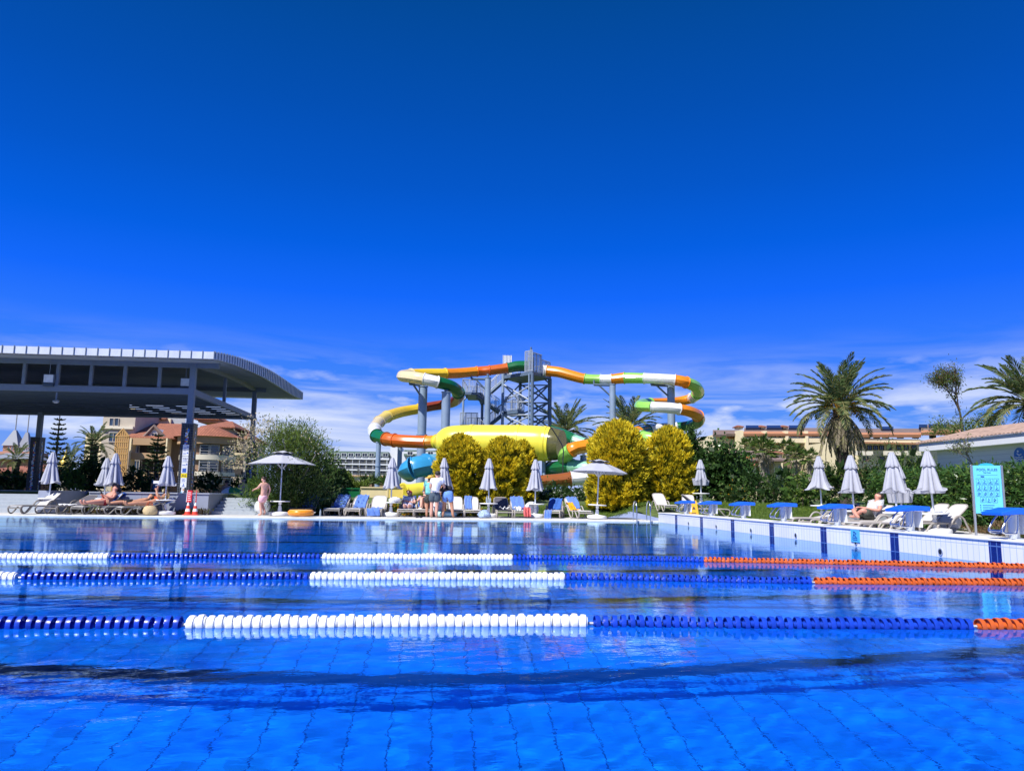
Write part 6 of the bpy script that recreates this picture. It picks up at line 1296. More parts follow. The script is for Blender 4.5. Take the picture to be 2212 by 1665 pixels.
LM = dict(dark=leafmat('dark', (0.014, 0.041, 0.011), (0.041, 0.088, 0.019)), mid=leafmat('mid', (0.043, 0.109, 0.020), (0.123, 0.217, 0.043)), light=leafmat('light', (0.102, 0.174, 0.026), (0.232, 0.319, 0.043)), gold=leafmat('gold', (.74, .56, .018), (.95, .80, .05), .32), goldgreen=leafmat('goldgreen', (.12, .14, .008), (.30, .27, .012), .2),
          olive=leafmat('olive', (0.080, 0.119, 0.032), (0.189, 0.232, 0.065)), blossom=leafmat('blossom', (.45, .37, .20), (.66, .56, .36), .3), palm=leafmat('palm', (.065, .125, .045), (.18, .26, .10)), palmy=leafmat('palmy', (0.242, 0.253, 0.099), (0.418, 0.396, 0.176)), dry=leafmat('dry', (.24, .20, .14), (.44, .38, .28)), fruit=leafmat('fruit', (.55, .22, .01), (.70, .36, .02)),
          pine=leafmat('pine', (0.014, 0.038, 0.017), (0.042, 0.078, 0.031)), brown=leafmat('brown', (.10, .06, .03), (.22, .14, .07)), flower=leafmat('flower', (.75, .30, .01), (.85, .50, .01)), white=leafmat('white', (.6, .6, .55), (.75, .75, .7)), glossy=leafmat('glossy', (0.019, 0.064, 0.016), (0.072, 0.160, 0.035), .2, .3), fan=leafmat('fan', (0.068, 0.121, 0.027), (0.189, 0.257, 0.061)))
M_BARK = mat('bark_brown', (.10, .075, .055), .9, var=.35, scale=9, bump=.6, bscale=14); M_PBARK = mat('palm_bark', (.055, .042, .034), .95, var=.5, scale=12, bump=.8, bscale=16); M_GBARK = mat('bark_grey', (.24, .21, .18), .9, var=.25, scale=8)
def quads(P, D, Nn, ln, wd, bend=0):
    """kite shaped leaves at P pointing along D, face normal Nn; returns V, F"""
    n = len(P); S = np.cross(D, Nn); S /= (np.linalg.norm(S, axis=1, keepdims=True)+1e-9); ln = np.asarray(ln).reshape(-1, 1); wd = np.asarray(wd).reshape(-1, 1)
    V = np.empty((n, 4, 3)); V[:, 0] = P; V[:, 1] = P+D*ln*.5+S*wd*.5; V[:, 2] = P+D*ln+Nn*bend; V[:, 3] = P+D*ln*.5-S*wd*.5
    return V.reshape(-1, 3), np.arange(n*4).reshape(n, 4)
def unit(A): return A/(np.linalg.norm(A, axis=1, keepdims=True)+1e-9)
def leafobj(name, P, D, ln, wd, mats, parent, weights=None, mi=None):
    n = len(P); Nn = unit(NR.normal(size=(n, 3))+np.array([0, 0, .4])); V, F = quads(P, D, Nn, ln, wd)
    if mi is None: mi = NR.choice(len(mats), n, p=weights) if len(mats) > 1 else None
    o = bpy.data.objects.new(name, npmesh(name, V, F, mats, False, mi)); COL.objects.link(o)
    if parent is not None: o.parent = parent
    return o
def blob(nclump, nleaf, rx, ry, h, z0, csize, seed, shell=.55, power=1.0, rough=.18):
    """leaf positions in clumps through an uneven ellipsoid crown"""
    r = np.random.RandomState(seed); u = unit(r.normal(size=(nclump, 3))); q = (r.uniform(shell**3, 1, nclump)**(1/3))[:, None]
    lump = 1+rough*np.sin(u[:, :1]*5+seed)+rough*np.sin(u[:, 1:2]*6+u[:, 2:3]*5+seed*2)
    C = u*q*lump*np.array([rx, ry, h/2]); C[:, 2] += z0+h/2
    P = np.repeat(C, nleaf, 0)+r.normal(size=(nclump*nleaf, 3))*csize; D = unit(unit(P-np.array([0, 0, z0+h*.35]))*.7+r.normal(size=P.shape)*.8); P[:, 2] = np.maximum(P[:, 2], .02)
    return P, D
def trunk_mesh(h, r0, r1, lean=(0, 0), forks=0, spread=.6, seed=0):
    r = random.Random(seed); mb = M(); mb.tube(spline([(0, 0, -.15), (lean[0]*.3, lean[1]*.3, h*.35), (lean[0], lean[1], h)], 4), [r0+(r1-r0)*k/8 for k in range(9)], 9)
    for k in range(forks):
        a = k*6.28/max(forks, 1)+r.uniform(-.4, .4); z = h*r.uniform(.25, .7); l = spread*r.uniform(.7, 1.1); t_ = z/h
        mb.tube(spline([(lean[0]*t_, lean[1]*t_, z), (lean[0]*t_+l*.45*math.cos(a), lean[1]*t_+l*.45*math.sin(a), z+l*.5), (lean[0]*t_+l*math.cos(a), lean[1]*t_+l*math.sin(a), z+l*1.1)], 4), [r1*.9*(1-.09*j) for j in range(9)], 6)
    return mb
def plant(name, label, cat, x, y, Y, wpx, ytop, mats, weights=None, dens=1.5, leaf=(.10, .05), seed=1, cl=.16, depth=None, trunk=.4, group=None, z0f=.0, shell=.5, base=None, rough=.18, bark=None, forks=4):
    """shrub or tree set where the picture shows it: centre x, base row y, plane Y, width in photo pixels, top row"""
    p = at(x, y, Y); g = gz(p.x, Y) if base is None else base; k = Y/FPX/.97; zt = at(x, ytop, Y).z; h = zt-g; rx = wpx*k/2; ry = depth or rx*.85
    t = thing(name, label, cat, (p.x, Y, g), 0, group); zc = h*z0f; hc = h-zc; area = (rx*hc+rx*ry+ry*hc); nc = int(max(30, dens*area*16/(cl/.16)**1.2)); nl = int(max(8, 13*(cl/.16)**.6))
    P, D = blob(nc, nl, rx*.92, ry*.92, hc*.96, zc, cl, seed, shell, rough=rough); n = len(P)
    leafobj('crown', P, D, NR.uniform(.7, 1.3, n)*leaf[0], NR.uniform(.7, 1.3, n)*leaf[1], mats, t, weights)
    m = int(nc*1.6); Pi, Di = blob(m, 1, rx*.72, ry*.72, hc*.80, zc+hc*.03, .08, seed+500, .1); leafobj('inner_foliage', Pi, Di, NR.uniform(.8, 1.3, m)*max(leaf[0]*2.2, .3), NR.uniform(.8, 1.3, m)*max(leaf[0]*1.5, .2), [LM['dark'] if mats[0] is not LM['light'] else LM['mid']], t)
    tm = trunk_mesh(zc+hc*.55, max(.03, rx*.06), max(.02, rx*.03), (0, 0), forks, min(rx*.5, hc*.3), seed); tm.build('trunk', bark or M_BARK, t, smooth=60); return t
# golden conifers
def conifer(x0, x1, yt, Y, label, seed, group='golden conifers by the pool', green=.22):
    xc = (x0+x1)/2; p = at(xc, 1100, Y); g = gz(p.x, Y); k = Y/FPX; R = (x1-x0)*k/2*.93; H = at(xc, yt, Y).z-g; t = thing('golden_conifer', label, 'conifer', (p.x, Y, g), 0, group); r = np.random.RandomState(seed)
    n = int(8200*(R*H)/(1.3*4)); nc = int(620*(R*H)/(1.3*4)); uc = r.uniform(0, 1, nc)**.85; tc_ = r.uniform(0, 2*np.pi, nc); bc = r.uniform(.93, 1.06, nc); k = r.randint(0, nc, n); e1 = r.normal(size=n)*.8; e2 = r.normal(size=n)*.8
    u = np.clip(uc[k]+e1*.024, 0.005, 1); th = tc_[k]+e2*.095/np.interp(uc[k], [0, .7, 1], [1, .8, .35]); prof = np.interp(u, [0, .08, .3, .55, .75, .88, .95, 1], [.90, .98, 1.0, 1.0, .92, .68, .40, .06])
    lump = 1+.05*np.sin(3*th+seed+u*9)+.05*np.sin(5*th-u*14+seed); q = prof*R*lump*bc[k]*np.clip(1.07-.10*(e1**2+e2**2), .6, 1.1)*r.uniform(.93, 1.0, n)
    P = np.stack([q*np.cos(th), q*np.sin(th), u*H*.97], 1); out = np.stack([np.cos(th), np.sin(th), np.zeros(n)], 1); Vs, Fs, Ms = [], [], []
    up = np.interp(u, [0, .6, 1], [.55, .9, 2.2])[:, None]; off = 0
    spray = unit(out+np.array([0, 0, 1])*up+r.normal(size=(n, 3))*.28)
    side = (np.cos(th)*-.62+np.sin(th)*-.3)   # weight towards the left front, not used in the colours
    for j in range(7):
        D = unit(spray+r.normal(size=(n, 3))*(.30 if j else .05)); ln = r.uniform(.11, .26, n)*(1.25 if j == 0 else .9); base = P-spray*.03+r.normal(size=(n, 3))*.018
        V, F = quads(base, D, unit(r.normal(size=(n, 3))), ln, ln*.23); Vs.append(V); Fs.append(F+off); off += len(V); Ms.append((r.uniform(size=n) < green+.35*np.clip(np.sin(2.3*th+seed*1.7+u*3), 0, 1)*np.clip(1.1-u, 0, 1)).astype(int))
    # inner, older growth
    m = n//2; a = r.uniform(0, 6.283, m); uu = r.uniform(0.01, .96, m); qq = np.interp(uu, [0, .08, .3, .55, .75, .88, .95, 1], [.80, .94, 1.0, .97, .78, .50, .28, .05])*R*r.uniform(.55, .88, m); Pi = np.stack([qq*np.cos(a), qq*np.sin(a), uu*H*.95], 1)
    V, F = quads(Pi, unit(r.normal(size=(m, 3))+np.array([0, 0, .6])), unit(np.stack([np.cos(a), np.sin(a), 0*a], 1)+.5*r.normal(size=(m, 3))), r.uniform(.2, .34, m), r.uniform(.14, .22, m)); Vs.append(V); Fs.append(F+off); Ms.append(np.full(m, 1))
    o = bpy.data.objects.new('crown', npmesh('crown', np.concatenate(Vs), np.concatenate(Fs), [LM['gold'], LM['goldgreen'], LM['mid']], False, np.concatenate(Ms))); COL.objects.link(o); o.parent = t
    trunk_mesh(H*.8, .12, .04, (0, 0), 0).build('trunk', M_BARK, t, smooth=60)
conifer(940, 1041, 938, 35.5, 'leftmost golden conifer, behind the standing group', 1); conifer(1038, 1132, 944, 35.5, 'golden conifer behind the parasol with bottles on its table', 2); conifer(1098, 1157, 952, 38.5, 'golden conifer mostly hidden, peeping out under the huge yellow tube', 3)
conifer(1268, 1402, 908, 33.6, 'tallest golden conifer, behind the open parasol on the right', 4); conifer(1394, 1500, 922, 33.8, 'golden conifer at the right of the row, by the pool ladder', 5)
# big flowering tamarisk by the steps
p = at(625, 1105, 31.0); t = thing('tamarisk_shrub', 'big feathery green shrub with pale pink blossom beside the steps', 'shrub', (p.x, 31.0, .03)); kk = 31.0/FPX
def lump(cx, cy, rx_, rz_, nc, seed, mats, w, ry_=1.3, nm='crown', leaf=(.15, .028), cl=.17, nl=16):
    c = at(cx, cy, 31.0)-t.location; r = np.random.RandomState(seed); P, D = blob(nc, nl, rx_*kk, ry_, rz_*kk*2, 0, cl, seed, .3); P += np.array([c.x, -1.15 if nm == 'blossom' else 0, c.z-rz_*kk]); P = P[P[:, 2] > .05]; D = D[:len(P)]; D = unit(D+np.array([0, 0, .5])); n = len(P); leafobj(nm, P, D, NR.uniform(.7, 1.4, n)*leaf[0], NR.uniform(.7, 1.3, n)*leaf[1], mats, t, w)
lump(640, 985, 78, 62, 620, 1, [LM['mid'], LM['olive'], LM['light']], [.3, .35, .35]); lump(605, 1060, 75, 50, 560, 2, [LM['mid'], LM['dark'], LM['light']], [.62, .1, .28], 1.0); lump(660, 1050, 60, 55, 420, 3, [LM['mid'], LM['dark'], LM['olive']], [.4, .3, .3]); lump(618, 955, 45, 38, 200, 4, [LM['olive'], LM['light']], [.5, .5])
lump(560, 940, 20, 24, 30, 5, [LM['blossom'], LM['olive']], [.85, .15], .6, 'blossom', (.075, .04)); lump(535, 975, 20, 18, 24, 6, [LM['blossom'], LM['olive']], [.85, .15], .6, 'blossom', (.075, .04)); lump(590, 925, 20, 14, 14, 7, [LM['blossom'], LM['olive']], [.6, .4], .6, 'blossom', (.075, .04)); lump(520, 1003, 16, 10, 16, 8, [LM['blossom'], LM['olive']], [.8, .2], .5, 'blossom', (.075, .04)); lump(558, 985, 24, 20, 10, 9, [LM['blossom'], LM['olive']], [.45, .55], .6, 'blossom', (.075, .04)); lump(680, 960, 22, 24, 10, 10, [LM['blossom'], LM['olive']], [.25, .75], .8, 'blossom', (.075, .04))
trunk_mesh(2.2, .12, .06, (.2, 0), 9, 1.5, 3).build('trunk', M_GBARK, t, smooth=60)
plant('dark_tree', 'dark green tree behind the right side of the big feathery shrub', 'tree', 705, 1090, 42, 46, 975, [LM['dark'], LM['mid']], [.7, .3], leaf=(.22, .09), cl=.25, seed=21, z0f=.02)
# date palms
def frond(L, seed, droop, up, nleaf=62, wl=.42):
    """one feather frond along +x: returns leaflets P, D and the rachis"""
    r = np.random.RandomState(seed); s = np.linspace(0, 1, 12); ang = up-droop*s**1.3; x = np.concatenate([[0], np.cumsum(np.cos(ang[:-1])*L/11)]); z = np.concatenate([[0], np.cumsum(np.sin(ang[:-1])*L/11)]); S = np.linspace(.14, .99, nleaf); px, pz, pa = np.interp(S, s, x), np.interp(S, s, z), np.interp(S, s, ang)
    P, D, W = [], [], []
    for sg in (-1, 1):
        fa = .95-.45*S; dx = np.cos(pa)*np.cos(fa); dz = np.sin(pa)*np.cos(fa)-.25*np.sin(fa)+.18; dy = sg*np.sin(fa); d = np.stack([dx, dy, dz], 1)+r.normal(size=(nleaf, 3))*.07; P.append(np.stack([px, 0*px, pz], 1)); D.append(unit(d)); W.append(wl*np.sin(np.pi*np.clip(S*.9+.1, 0, 1))**.6*r.uniform(.8, 1.1, nleaf)+.08)
    return np.concatenate(P), np.concatenate(D), np.concatenate(W), np.stack([x, 0*x, z], 1)
def rotz(A, a): c, s = math.cos(a), math.sin(a); return np.stack([A[:, 0]*c-A[:, 1]*s, A[:, 0]*s+A[:, 1]*c, A[:, 2]], 1)
def date_palm(x, yc, Y, Lpx, label, seed, nf=46, tr=.26, dry=True, fruit=True, stiff=0, lw=.048, base=None):
    p = at(x, yc, Y); g = gz(p.x, Y); t = thing('date_palm', label, 'palm', (p.x, Y, g), 0, 'feather leaved date palms'); L = Lpx*Y/FPX*1.12; hc = p.z-g; r = random.Random(seed); Ps, Ds, Ls, mi, R_ch = [], [], [], [], M()
    ga = 2.39996
    for k in range(nf):
        f = (k+.5)/nf; up = 1.42-1.45*f**.9+r.uniform(-.1, .1); droop = (.45+1.15*f)*(1-.35*stiff)+r.uniform(-.12, .2); q = L*r.uniform(.85, 1.08)*(1-.12*(f < .2)); P, D, W, ra = frond(q, seed*50+k, droop, up, wl=.165*L); a = k*ga+r.uniform(-.2, .2); st = np.array([.10*math.cos(a), .10*math.sin(a), .35-.5*f]); P = rotz(P, a)+st; Ps.append(P); Ds.append(rotz(D, a)); Ls.append(W); mi.append(NR.choice([0, 1], len(P), p=[.82-.5*f*f, .18+.5*f*f])); ra = rotz(ra, a)+st
        R_ch.tube([tuple(v+np.array([0, 0, hc])) for v in ra[::2]]+[tuple(ra[-1]+np.array([0, 0, hc]))], [.035*L/3*(1-.11*j) for j in range(7)], 5)
    P, D, W = np.concatenate(Ps), np.concatenate(Ds), np.concatenate(Ls); P[:, 2] += hc; o = leafobj('crown', P, D, W, np.full(len(P), lw*L/3), [LM['palm'], LM['palmy']], t, mi=np.concatenate(mi)); R_ch.build('frond_stems', mat('frond_stem', (.16, .15, .05), .7, var=.2), t)
    if dry:
        Ps, Ds, Ls = [], [], []; mb = M()
        for k in range(40):
            a = k*ga+.7; q = L*r.uniform(.6, 1.05); P, D, W, ra = frond(q, seed*90+k, .55, -.75-r.uniform(0, .6), wl=.10*L); D[:, 2] -= .5; st = np.array([.2*math.cos(a), .2*math.sin(a), -.25]); Ps.append(rotz(P, a)+st); Ds.append(unit(rotz(D, a))); Ls.append(W)
        P, D, W = np.concatenate(Ps), np.concatenate(Ds), np.concatenate(Ls); P[:, 2] += hc; ok = P[:, 2] > .3; leafobj('dry_fronds', P[ok], D[ok], W[ok], np.full(ok.sum(), .04*L/3), [LM['dry'], LM['palmy']], t, [.75, .25])
    if fruit:
        P = []
        for k in range(7): a = k*.9+.4; c = np.array([.85*math.cos(a), .85*math.sin(a), hc-.25+.22*(k % 3)]); P.append(c+NR.normal(size=(170, 3))*np.array([.14, .14, .22]))
        P = np.concatenate(P); leafobj('fruit_clusters', P, unit(NR.normal(size=P.shape)+np.array([0, 0, -.6])), np.full(len(P), .10), np.full(len(P), .04), [LM['fruit']], t)
    mb = M(); n = 22; mb.lathe([(tr*(1.25 if k == 0 else 1)*(1+.10*(k % 2))*(1.25 if k > n-4 else 1), -.1+(hc+.1)*k/(n-1)) for k in range(n)], n=16); mb.build('trunk', M_PBARK, t, smooth=20); return t
date_palm(1815, 880, 44, 111, 'big date palm with orange fruit and hanging dry fronds', 3, nf=54, tr=.33)
date_palm(2226, 872, 37, 128, 'date palm cut by the right edge of the picture, above the white shed', 5, nf=50, dry=False, fruit=False)
date_palm(1221, 934, 92, 74, 'date palm behind the right end of the huge yellow tube', 7, nf=34, dry=False, fruit=True, stiff=.6, tr=.35); date_palm(1360, 924, 94, 80, 'date palm behind the tallest golden conifer, under the right slide', 9, nf=34, dry=False, fruit=False, stiff=.6, tr=.35)
date_palm(204, 962, 64, 42, 'date palm in front of the sandstone tower', 11, nf=26, dry=False, fruit=False, lw=.05); date_palm(36, 992, 66, 30, 'small dark palm at the far left edge', 13, nf=24, dry=False, fruit=False, lw=.05); date_palm(150, 1000, 68, 34, 'palm between the two left araucarias', 15, nf=24, dry=False, fruit=False, lw=.05)
# fan palms
def fan_palm(x, yc, Y, Rpx, label, seed, nf=26):
    p = at(x, yc, Y); g = gz(p.x, Y); t = thing('fan_palm', label, 'palm', (p.x, Y, g), 0, 'fan palms by the villa'); hc = p.z-g; L = Rpx*Y/FPX; r = random.Random(seed); Ps, Ds, Ls, mb = [], [], [], M()
    for k in range(nf):
        f = (k+.5)/nf; el = 1.35-1.9*f; a = k*2.4+r.uniform(-.2, .2); q = L*r.uniform(.5, .62); d = np.array([math.cos(el)*math.cos(a), math.cos(el)*math.sin(a), math.sin(el)]); tip = d*q; mb.tube([(0, 0, hc), tuple(tip+np.array([0, 0, hc]))], .02, 4)
        sd = np.array([-math.sin(a), math.cos(a), 0]); m = 17; w = np.linspace(-1.25, 1.25, m); D = np.cos(w)[:, None]*d+np.sin(w)[:, None]*sd+np.array([0, 0, -.22]); Ps.append(np.repeat(tip[None], m, 0)); Ds.append(unit(D)); Ls.append(np.full(m, L*.55)*(1-.25*np.abs(w)/1.25))
    P, D, W = np.concatenate(Ps), np.concatenate(Ds), np.concatenate(Ls); P[:, 2] += hc; leafobj('crown', P, D, W, W*.16, [LM['fan'], LM['mid']], t, [.65, .35]); mb.build('frond_stems', mat('frond_stem', (.16, .15, .05), .7, var=.2), t)
    P = NR.normal(size=(120, 3))*np.array([.18, .18, .3])*L+np.array([0, 0, hc-L*.45]); leafobj('dry_skirt', P, unit(NR.normal(size=P.shape)*.4+np.array([0, 0, -1])), np.full(120, L*.45), np.full(120, L*.06), [LM['dry']], t); trunk_mesh(hc, .16, .13).build('trunk', M_GBARK, t, smooth=60)
fan_palm(1646, 971, 50, 37, 'fan palm with two trunks in view left of the villa roof', 1); fan_palm(1656, 978, 51.5, 30, 'lower fan palm close behind the twin trunked one', 6); fan_palm(1717, 988, 49, 32, 'fan palm right of the villa roof lantern', 2); fan_palm(1702, 968, 70, 24, 'farther fan palm above the villa lantern', 3); fan_palm(1615, 966, 66, 26, 'fan palm above the dark leafy tree', 4); fan_palm(1748, 990, 55, 26, 'fan palm under the hanging fronds of the big date palm', 5)
# araucarias
def araucaria(x, yt, Y, wpx, label, seed, ntier=14):
    p = at(x, 1058, Y); g = gz(p.x, Y); zt = at(x, yt, Y).z; H = zt-g; R = wpx*Y/FPX/2; t = thing('araucaria', label, 'conifer', (p.x, Y, g), 0, 'tiered araucaria trees'); r = random.Random(seed); Ps, Ds, mb = [], [], M()
    for k in range(ntier):
        f = (k+.4)/ntier; z = H*(.06+.93*f); q = R*(1-f)**.75+.12; nb = 7 if k < ntier-3 else 5; a0 = r.uniform(0, 6)
        for j in range(nb):
            a = a0+2*math.pi*j/nb+r.uniform(-.15, .15); l = q*r.uniform(.85, 1.1); pts = [(l*s*math.cos(a), l*s*math.sin(a), z-.10*l*math.sin(s*3)+.22*l*s*s) for s in (0, .25, .5, .75, 1)]; mb.tube(pts, [.04, .035, .03, .02, .012], 4)
            m = int(22+30*l/max(R, .1)); s = NR.uniform(.12, 1, m); C = np.stack([l*s*math.cos(a), l*s*math.sin(a), z-.10*l*np.sin(s*3)+.22*l*s*s], 1); sd = np.array([-math.sin(a), math.cos(a), 0]); od = np.array([math.cos(a), math.sin(a), 0]); sg = NR.choice([-1, 1], m)[:, None]
            Ps.append(C); Ds.append(unit(sg*sd*.9+od*.7+np.array([0, 0, .25])+NR.normal(size=(m, 3))*.12))
    P, D = np.concatenate(Ps), np.concatenate(Ds); n = len(P); leafobj('crown', P, D, NR.uniform(.35, .6, n)*R*.22+.08, np.full(n, .09*max(R, 1)), [LM['pine'], LM['dark']], t, [.7, .3]); mb.build('branches', M_BARK, t); trunk_mesh(H*.99, .17, .03).build('trunk', M_BARK, t, smooth=60)
araucaria(114, 888, 58, 50, 'tallest araucaria, behind the left black pillar', 1, 15); araucaria(333, 935, 52, 66, 'araucaria in front of the ochre balconies', 2, 13); araucaria(190, 944, 56, 62, 'araucaria left of the sandstone tower', 3, 12)
araucaria(773, 1005, 140, 13, 'tiny distant araucaria before the white hotel balconies', 4, 10); araucaria(849, 1004, 142, 12, 'tiny distant araucaria behind the slim column', 5, 10)
# trees and shrubs behind the terrace
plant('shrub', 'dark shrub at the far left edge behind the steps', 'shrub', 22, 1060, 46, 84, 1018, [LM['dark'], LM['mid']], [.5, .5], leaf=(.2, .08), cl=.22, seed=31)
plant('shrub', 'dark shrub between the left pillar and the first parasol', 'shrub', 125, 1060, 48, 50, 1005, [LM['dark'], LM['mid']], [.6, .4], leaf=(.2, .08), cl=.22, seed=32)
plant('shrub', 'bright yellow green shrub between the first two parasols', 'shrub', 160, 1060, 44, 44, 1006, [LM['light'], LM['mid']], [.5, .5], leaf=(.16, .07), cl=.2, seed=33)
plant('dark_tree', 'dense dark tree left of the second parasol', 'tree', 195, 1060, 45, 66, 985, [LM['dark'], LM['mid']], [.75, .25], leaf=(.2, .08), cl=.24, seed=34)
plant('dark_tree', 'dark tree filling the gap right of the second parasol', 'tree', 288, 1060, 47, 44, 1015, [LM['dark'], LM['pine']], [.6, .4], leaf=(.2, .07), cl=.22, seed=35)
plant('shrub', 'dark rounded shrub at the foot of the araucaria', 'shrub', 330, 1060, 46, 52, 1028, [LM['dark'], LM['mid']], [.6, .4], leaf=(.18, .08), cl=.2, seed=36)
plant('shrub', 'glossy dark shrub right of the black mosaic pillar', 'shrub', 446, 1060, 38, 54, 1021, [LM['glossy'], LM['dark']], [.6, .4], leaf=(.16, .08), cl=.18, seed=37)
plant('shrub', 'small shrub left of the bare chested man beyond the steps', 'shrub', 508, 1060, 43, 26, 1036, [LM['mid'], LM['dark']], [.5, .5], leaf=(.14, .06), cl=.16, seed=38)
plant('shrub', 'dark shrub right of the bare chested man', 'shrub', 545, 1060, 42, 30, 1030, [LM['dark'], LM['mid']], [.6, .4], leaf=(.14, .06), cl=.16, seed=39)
p = at(501, 1053, 36.5); t = thing('beach_tent', 'green and white domed beach tent beyond the steps', 'tent', (p.x, 36.5, .80))
mb = M(); n = 20; V = [(.46*math.cos(a)*math.cos(b), .5*math.sin(b), .32*math.sin(a)*math.cos(b)) for b in np.linspace(-1.57, 1.57, 11) for a in np.linspace(0, math.pi, n)]; mb.add(V, [(i*n+k, (i+1)*n+k, (i+1)*n+k+1, i*n+k+1) for i in range(10) for k in range(n-1)]); mb.mi = [1 if f % (n-1) > 9 else 0 for f in range(len(mb.f))]; mb.build('dome', [mat('tent_green', (.06, .34, .08), .7), M_PLASTW], t, smooth=60)
# planting behind the loungers
def bed(name, label, pts, mats, w, n, h, leaf, seed, kind=None, cat='flower bed', sp=.5):
    r = np.random.RandomState(seed); P = []
    for _ in range(n):
        k = r.randint(len(pts)-1); f = r.uniform(); a, b = np.array(pts[k]), np.array(pts[k+1]); c = a+(b-a)*f; x, y = c[0]+r.normal()*.1, c[1]+r.uniform(-sp, sp); hh = h*(.55+.45*math.sin(x*2.1+seed)*math.sin(x*.9+1)) if h > 0 else .1; m = 9; q = np.stack([x+r.normal(size=m)*.09, y+r.normal(size=m)*.09, gz(x, y)+np.abs(r.uniform(0, 1, m))**.7*abs(hh)+.02], 1); P.append(q)
    P = np.concatenate(P); m = len(P); o = leafobj(name, P, unit(r.normal(size=(m, 3))*.7+np.array([0, 0, .7])), r.uniform(.7, 1.3, m)*leaf[0], r.uniform(.7, 1.3, m)*leaf[1], mats, None, w); tag(o, label, cat, kind=kind); return o
X = lambda tx, Y: (xat(tx, Y), Y)
bed('low_hedge', 'dark low hedge along the deck behind the blue towelled loungers', [X(640, 32.5), X(815, 32.5)], [LM['dark'], LM['mid'], LM['olive']], [.5, .3, .2], 1400, .80, (.10, .045), 1, cat='hedge')
bed('flower_bed', 'bed of orange flowers and leaves behind the middle loungers', [X(780, 32.0), X(1050, 32.0)], [LM['mid'], LM['light'], LM['flower']], [.42, .28, .30], 800, .55, (.09, .06), 2)
bed('flower_bed', 'shaded bed with white blooms under the slides beyond the lawn', [X(1165, 40), X(1275, 40)], [LM['dark'], LM['mid'], LM['white']], [.68, .22, .10], 700, .9, (.13, .06), 3, sp=1.2)
bed('dry_ground_cover', 'brown dry ground cover at the foot of the left terrace wall', [X(150, 29.75), X(445, 29.75)], [LM['brown'], LM['olive']], [.7, .3], 500, .28, (.08, .03), 4, 'stuff', 'ground cover', .12)
bed('dry_ground_cover', 'brown dry ground cover in front of the tall hedge', [(12.4, 13.0), (13.6, 16.5), (15.2, 20.5)], [LM['brown'], LM['olive']], [.75, .25], 1700, .45, (.10, .035), 5, 'stuff', 'ground cover', .7)
bed('grass_tufts', 'short grass blades on the lawn slope', [X(1170, 33), X(1270, 33.5), X(1460, 33)], [LM['light'], LM['mid']], [.6, .4], 3500, .10, (.10, .012), 6, 'stuff', 'grass', 1.6)
bed('grass_tufts', 'short grass blades on the right lawn', [X(1520, 29), X(1700, 29), X(1860, 28)], [LM['light'], LM['mid']], [.6, .4], 4500, .10, (.11, .012), 7, 'stuff', 'grass', 5.0)
bed('yellow_green_hedge', 'clipped yellow green hedge above the run-out trough', [X(660, 50), X(790, 50)], [LM['light'], LM['olive']], [.7, .3], 1500, 1.65, (.14, .07), 8, cat='hedge')
for k, (tx, Y, yt, lab) in enumerate(((787, 50.5, 1020, 'spiky yucca left of the slim steel column'), (806, 51, 1016, 'spiky yucca just behind the slim steel column'), (832, 50, 1020, 'spiky yucca between the column and the closed parasol'))):
    p = at(tx, 1050, Y); g = gz(p.x, Y); H = at(tx, yt, Y).z-g; t = thing('yucca', lab, 'yucca', (p.x, Y, g), 0, 'spiky yuccas above the trough'); n = 70; a = NR.uniform(0, 6.283, n); e = NR.uniform(.1, 1.5, n); D = np.stack([np.cos(a)*np.cos(e), np.sin(a)*np.cos(e), np.sin(e)], 1); P = np.repeat(np.array([[0, 0, H*.45]]), n, 0); leafobj('leaves', P, D, NR.uniform(.45, .62, n)*H, np.full(n, .09), [LM['palm'], LM['mid']], t, [.5, .5]); trunk_mesh(H*.5, .10, .08).build('stem', M_BARK, t)
# dark undergrowth below the slides
for x, Y, w, yt, lab, sd in ((1100, 41, 120, 1030, 'dark shrub in the shade behind the golden conifers', 41), (1200, 46, 90, 1048, 'dark shrub under the brown chute', 42), (1260, 44, 70, 1055, 'dark shrub beside the tallest golden conifer', 43), (1355, 40, 110, 1000, 'dark shrub filling the gap between the two right conifers', 44)):
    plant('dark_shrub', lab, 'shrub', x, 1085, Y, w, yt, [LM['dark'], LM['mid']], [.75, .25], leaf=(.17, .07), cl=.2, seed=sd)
# right side
plant('cypress', 'dark green cypress rising behind the right golden conifer', 'conifer', 1497, 1095, 39, 46, 912, [LM['mid'], LM['dark']], [.5, .5], leaf=(.22, .05), cl=.16, seed=51, shell=.5, rough=.06, dens=3.0)
plant('leafy_tree', 'dense dark leafy tree behind the far starting blocks', 'tree', 1562, 1095, 38, 108, 940, [LM['glossy'], LM['dark'], LM['mid']], [.45, .3, .25], leaf=(.17, .12), cl=.17, seed=52, dens=1.5, shell=.4, rough=.22)
plant('leafy_tree', 'upper right shoot of dark leaves beside the dense tree', 'tree', 1606, 1095, 39, 44, 965, [LM['glossy'], LM['mid']], [.6, .4], leaf=(.16, .11), cl=.16, seed=53, shell=.4)
plant('shrub', 'dark shrub right of the dense leafy tree', 'shrub', 1632, 1095, 36, 74, 1010, [LM['dark'], LM['glossy'], LM['mid']], [.4, .3, .3], leaf=(.14, .06), cl=.17, seed=54)
plant('shrub', 'low grey green shrub with a few yellow leaves at the lawn edge', 'shrub', 1590, 1095, 34, 72, 1050, [LM['mid'], LM['olive'], LM['flower']], [.6, .36, .04], leaf=(.11, .05), cl=.15, seed=55)
plant('shrub', 'pale oleander shrub below the villa bay', 'shrub', 1673, 1095, 34, 56, 1030, [LM['mid'], LM['olive']], [.5, .5], leaf=(.16, .035), cl=.16, seed=56)
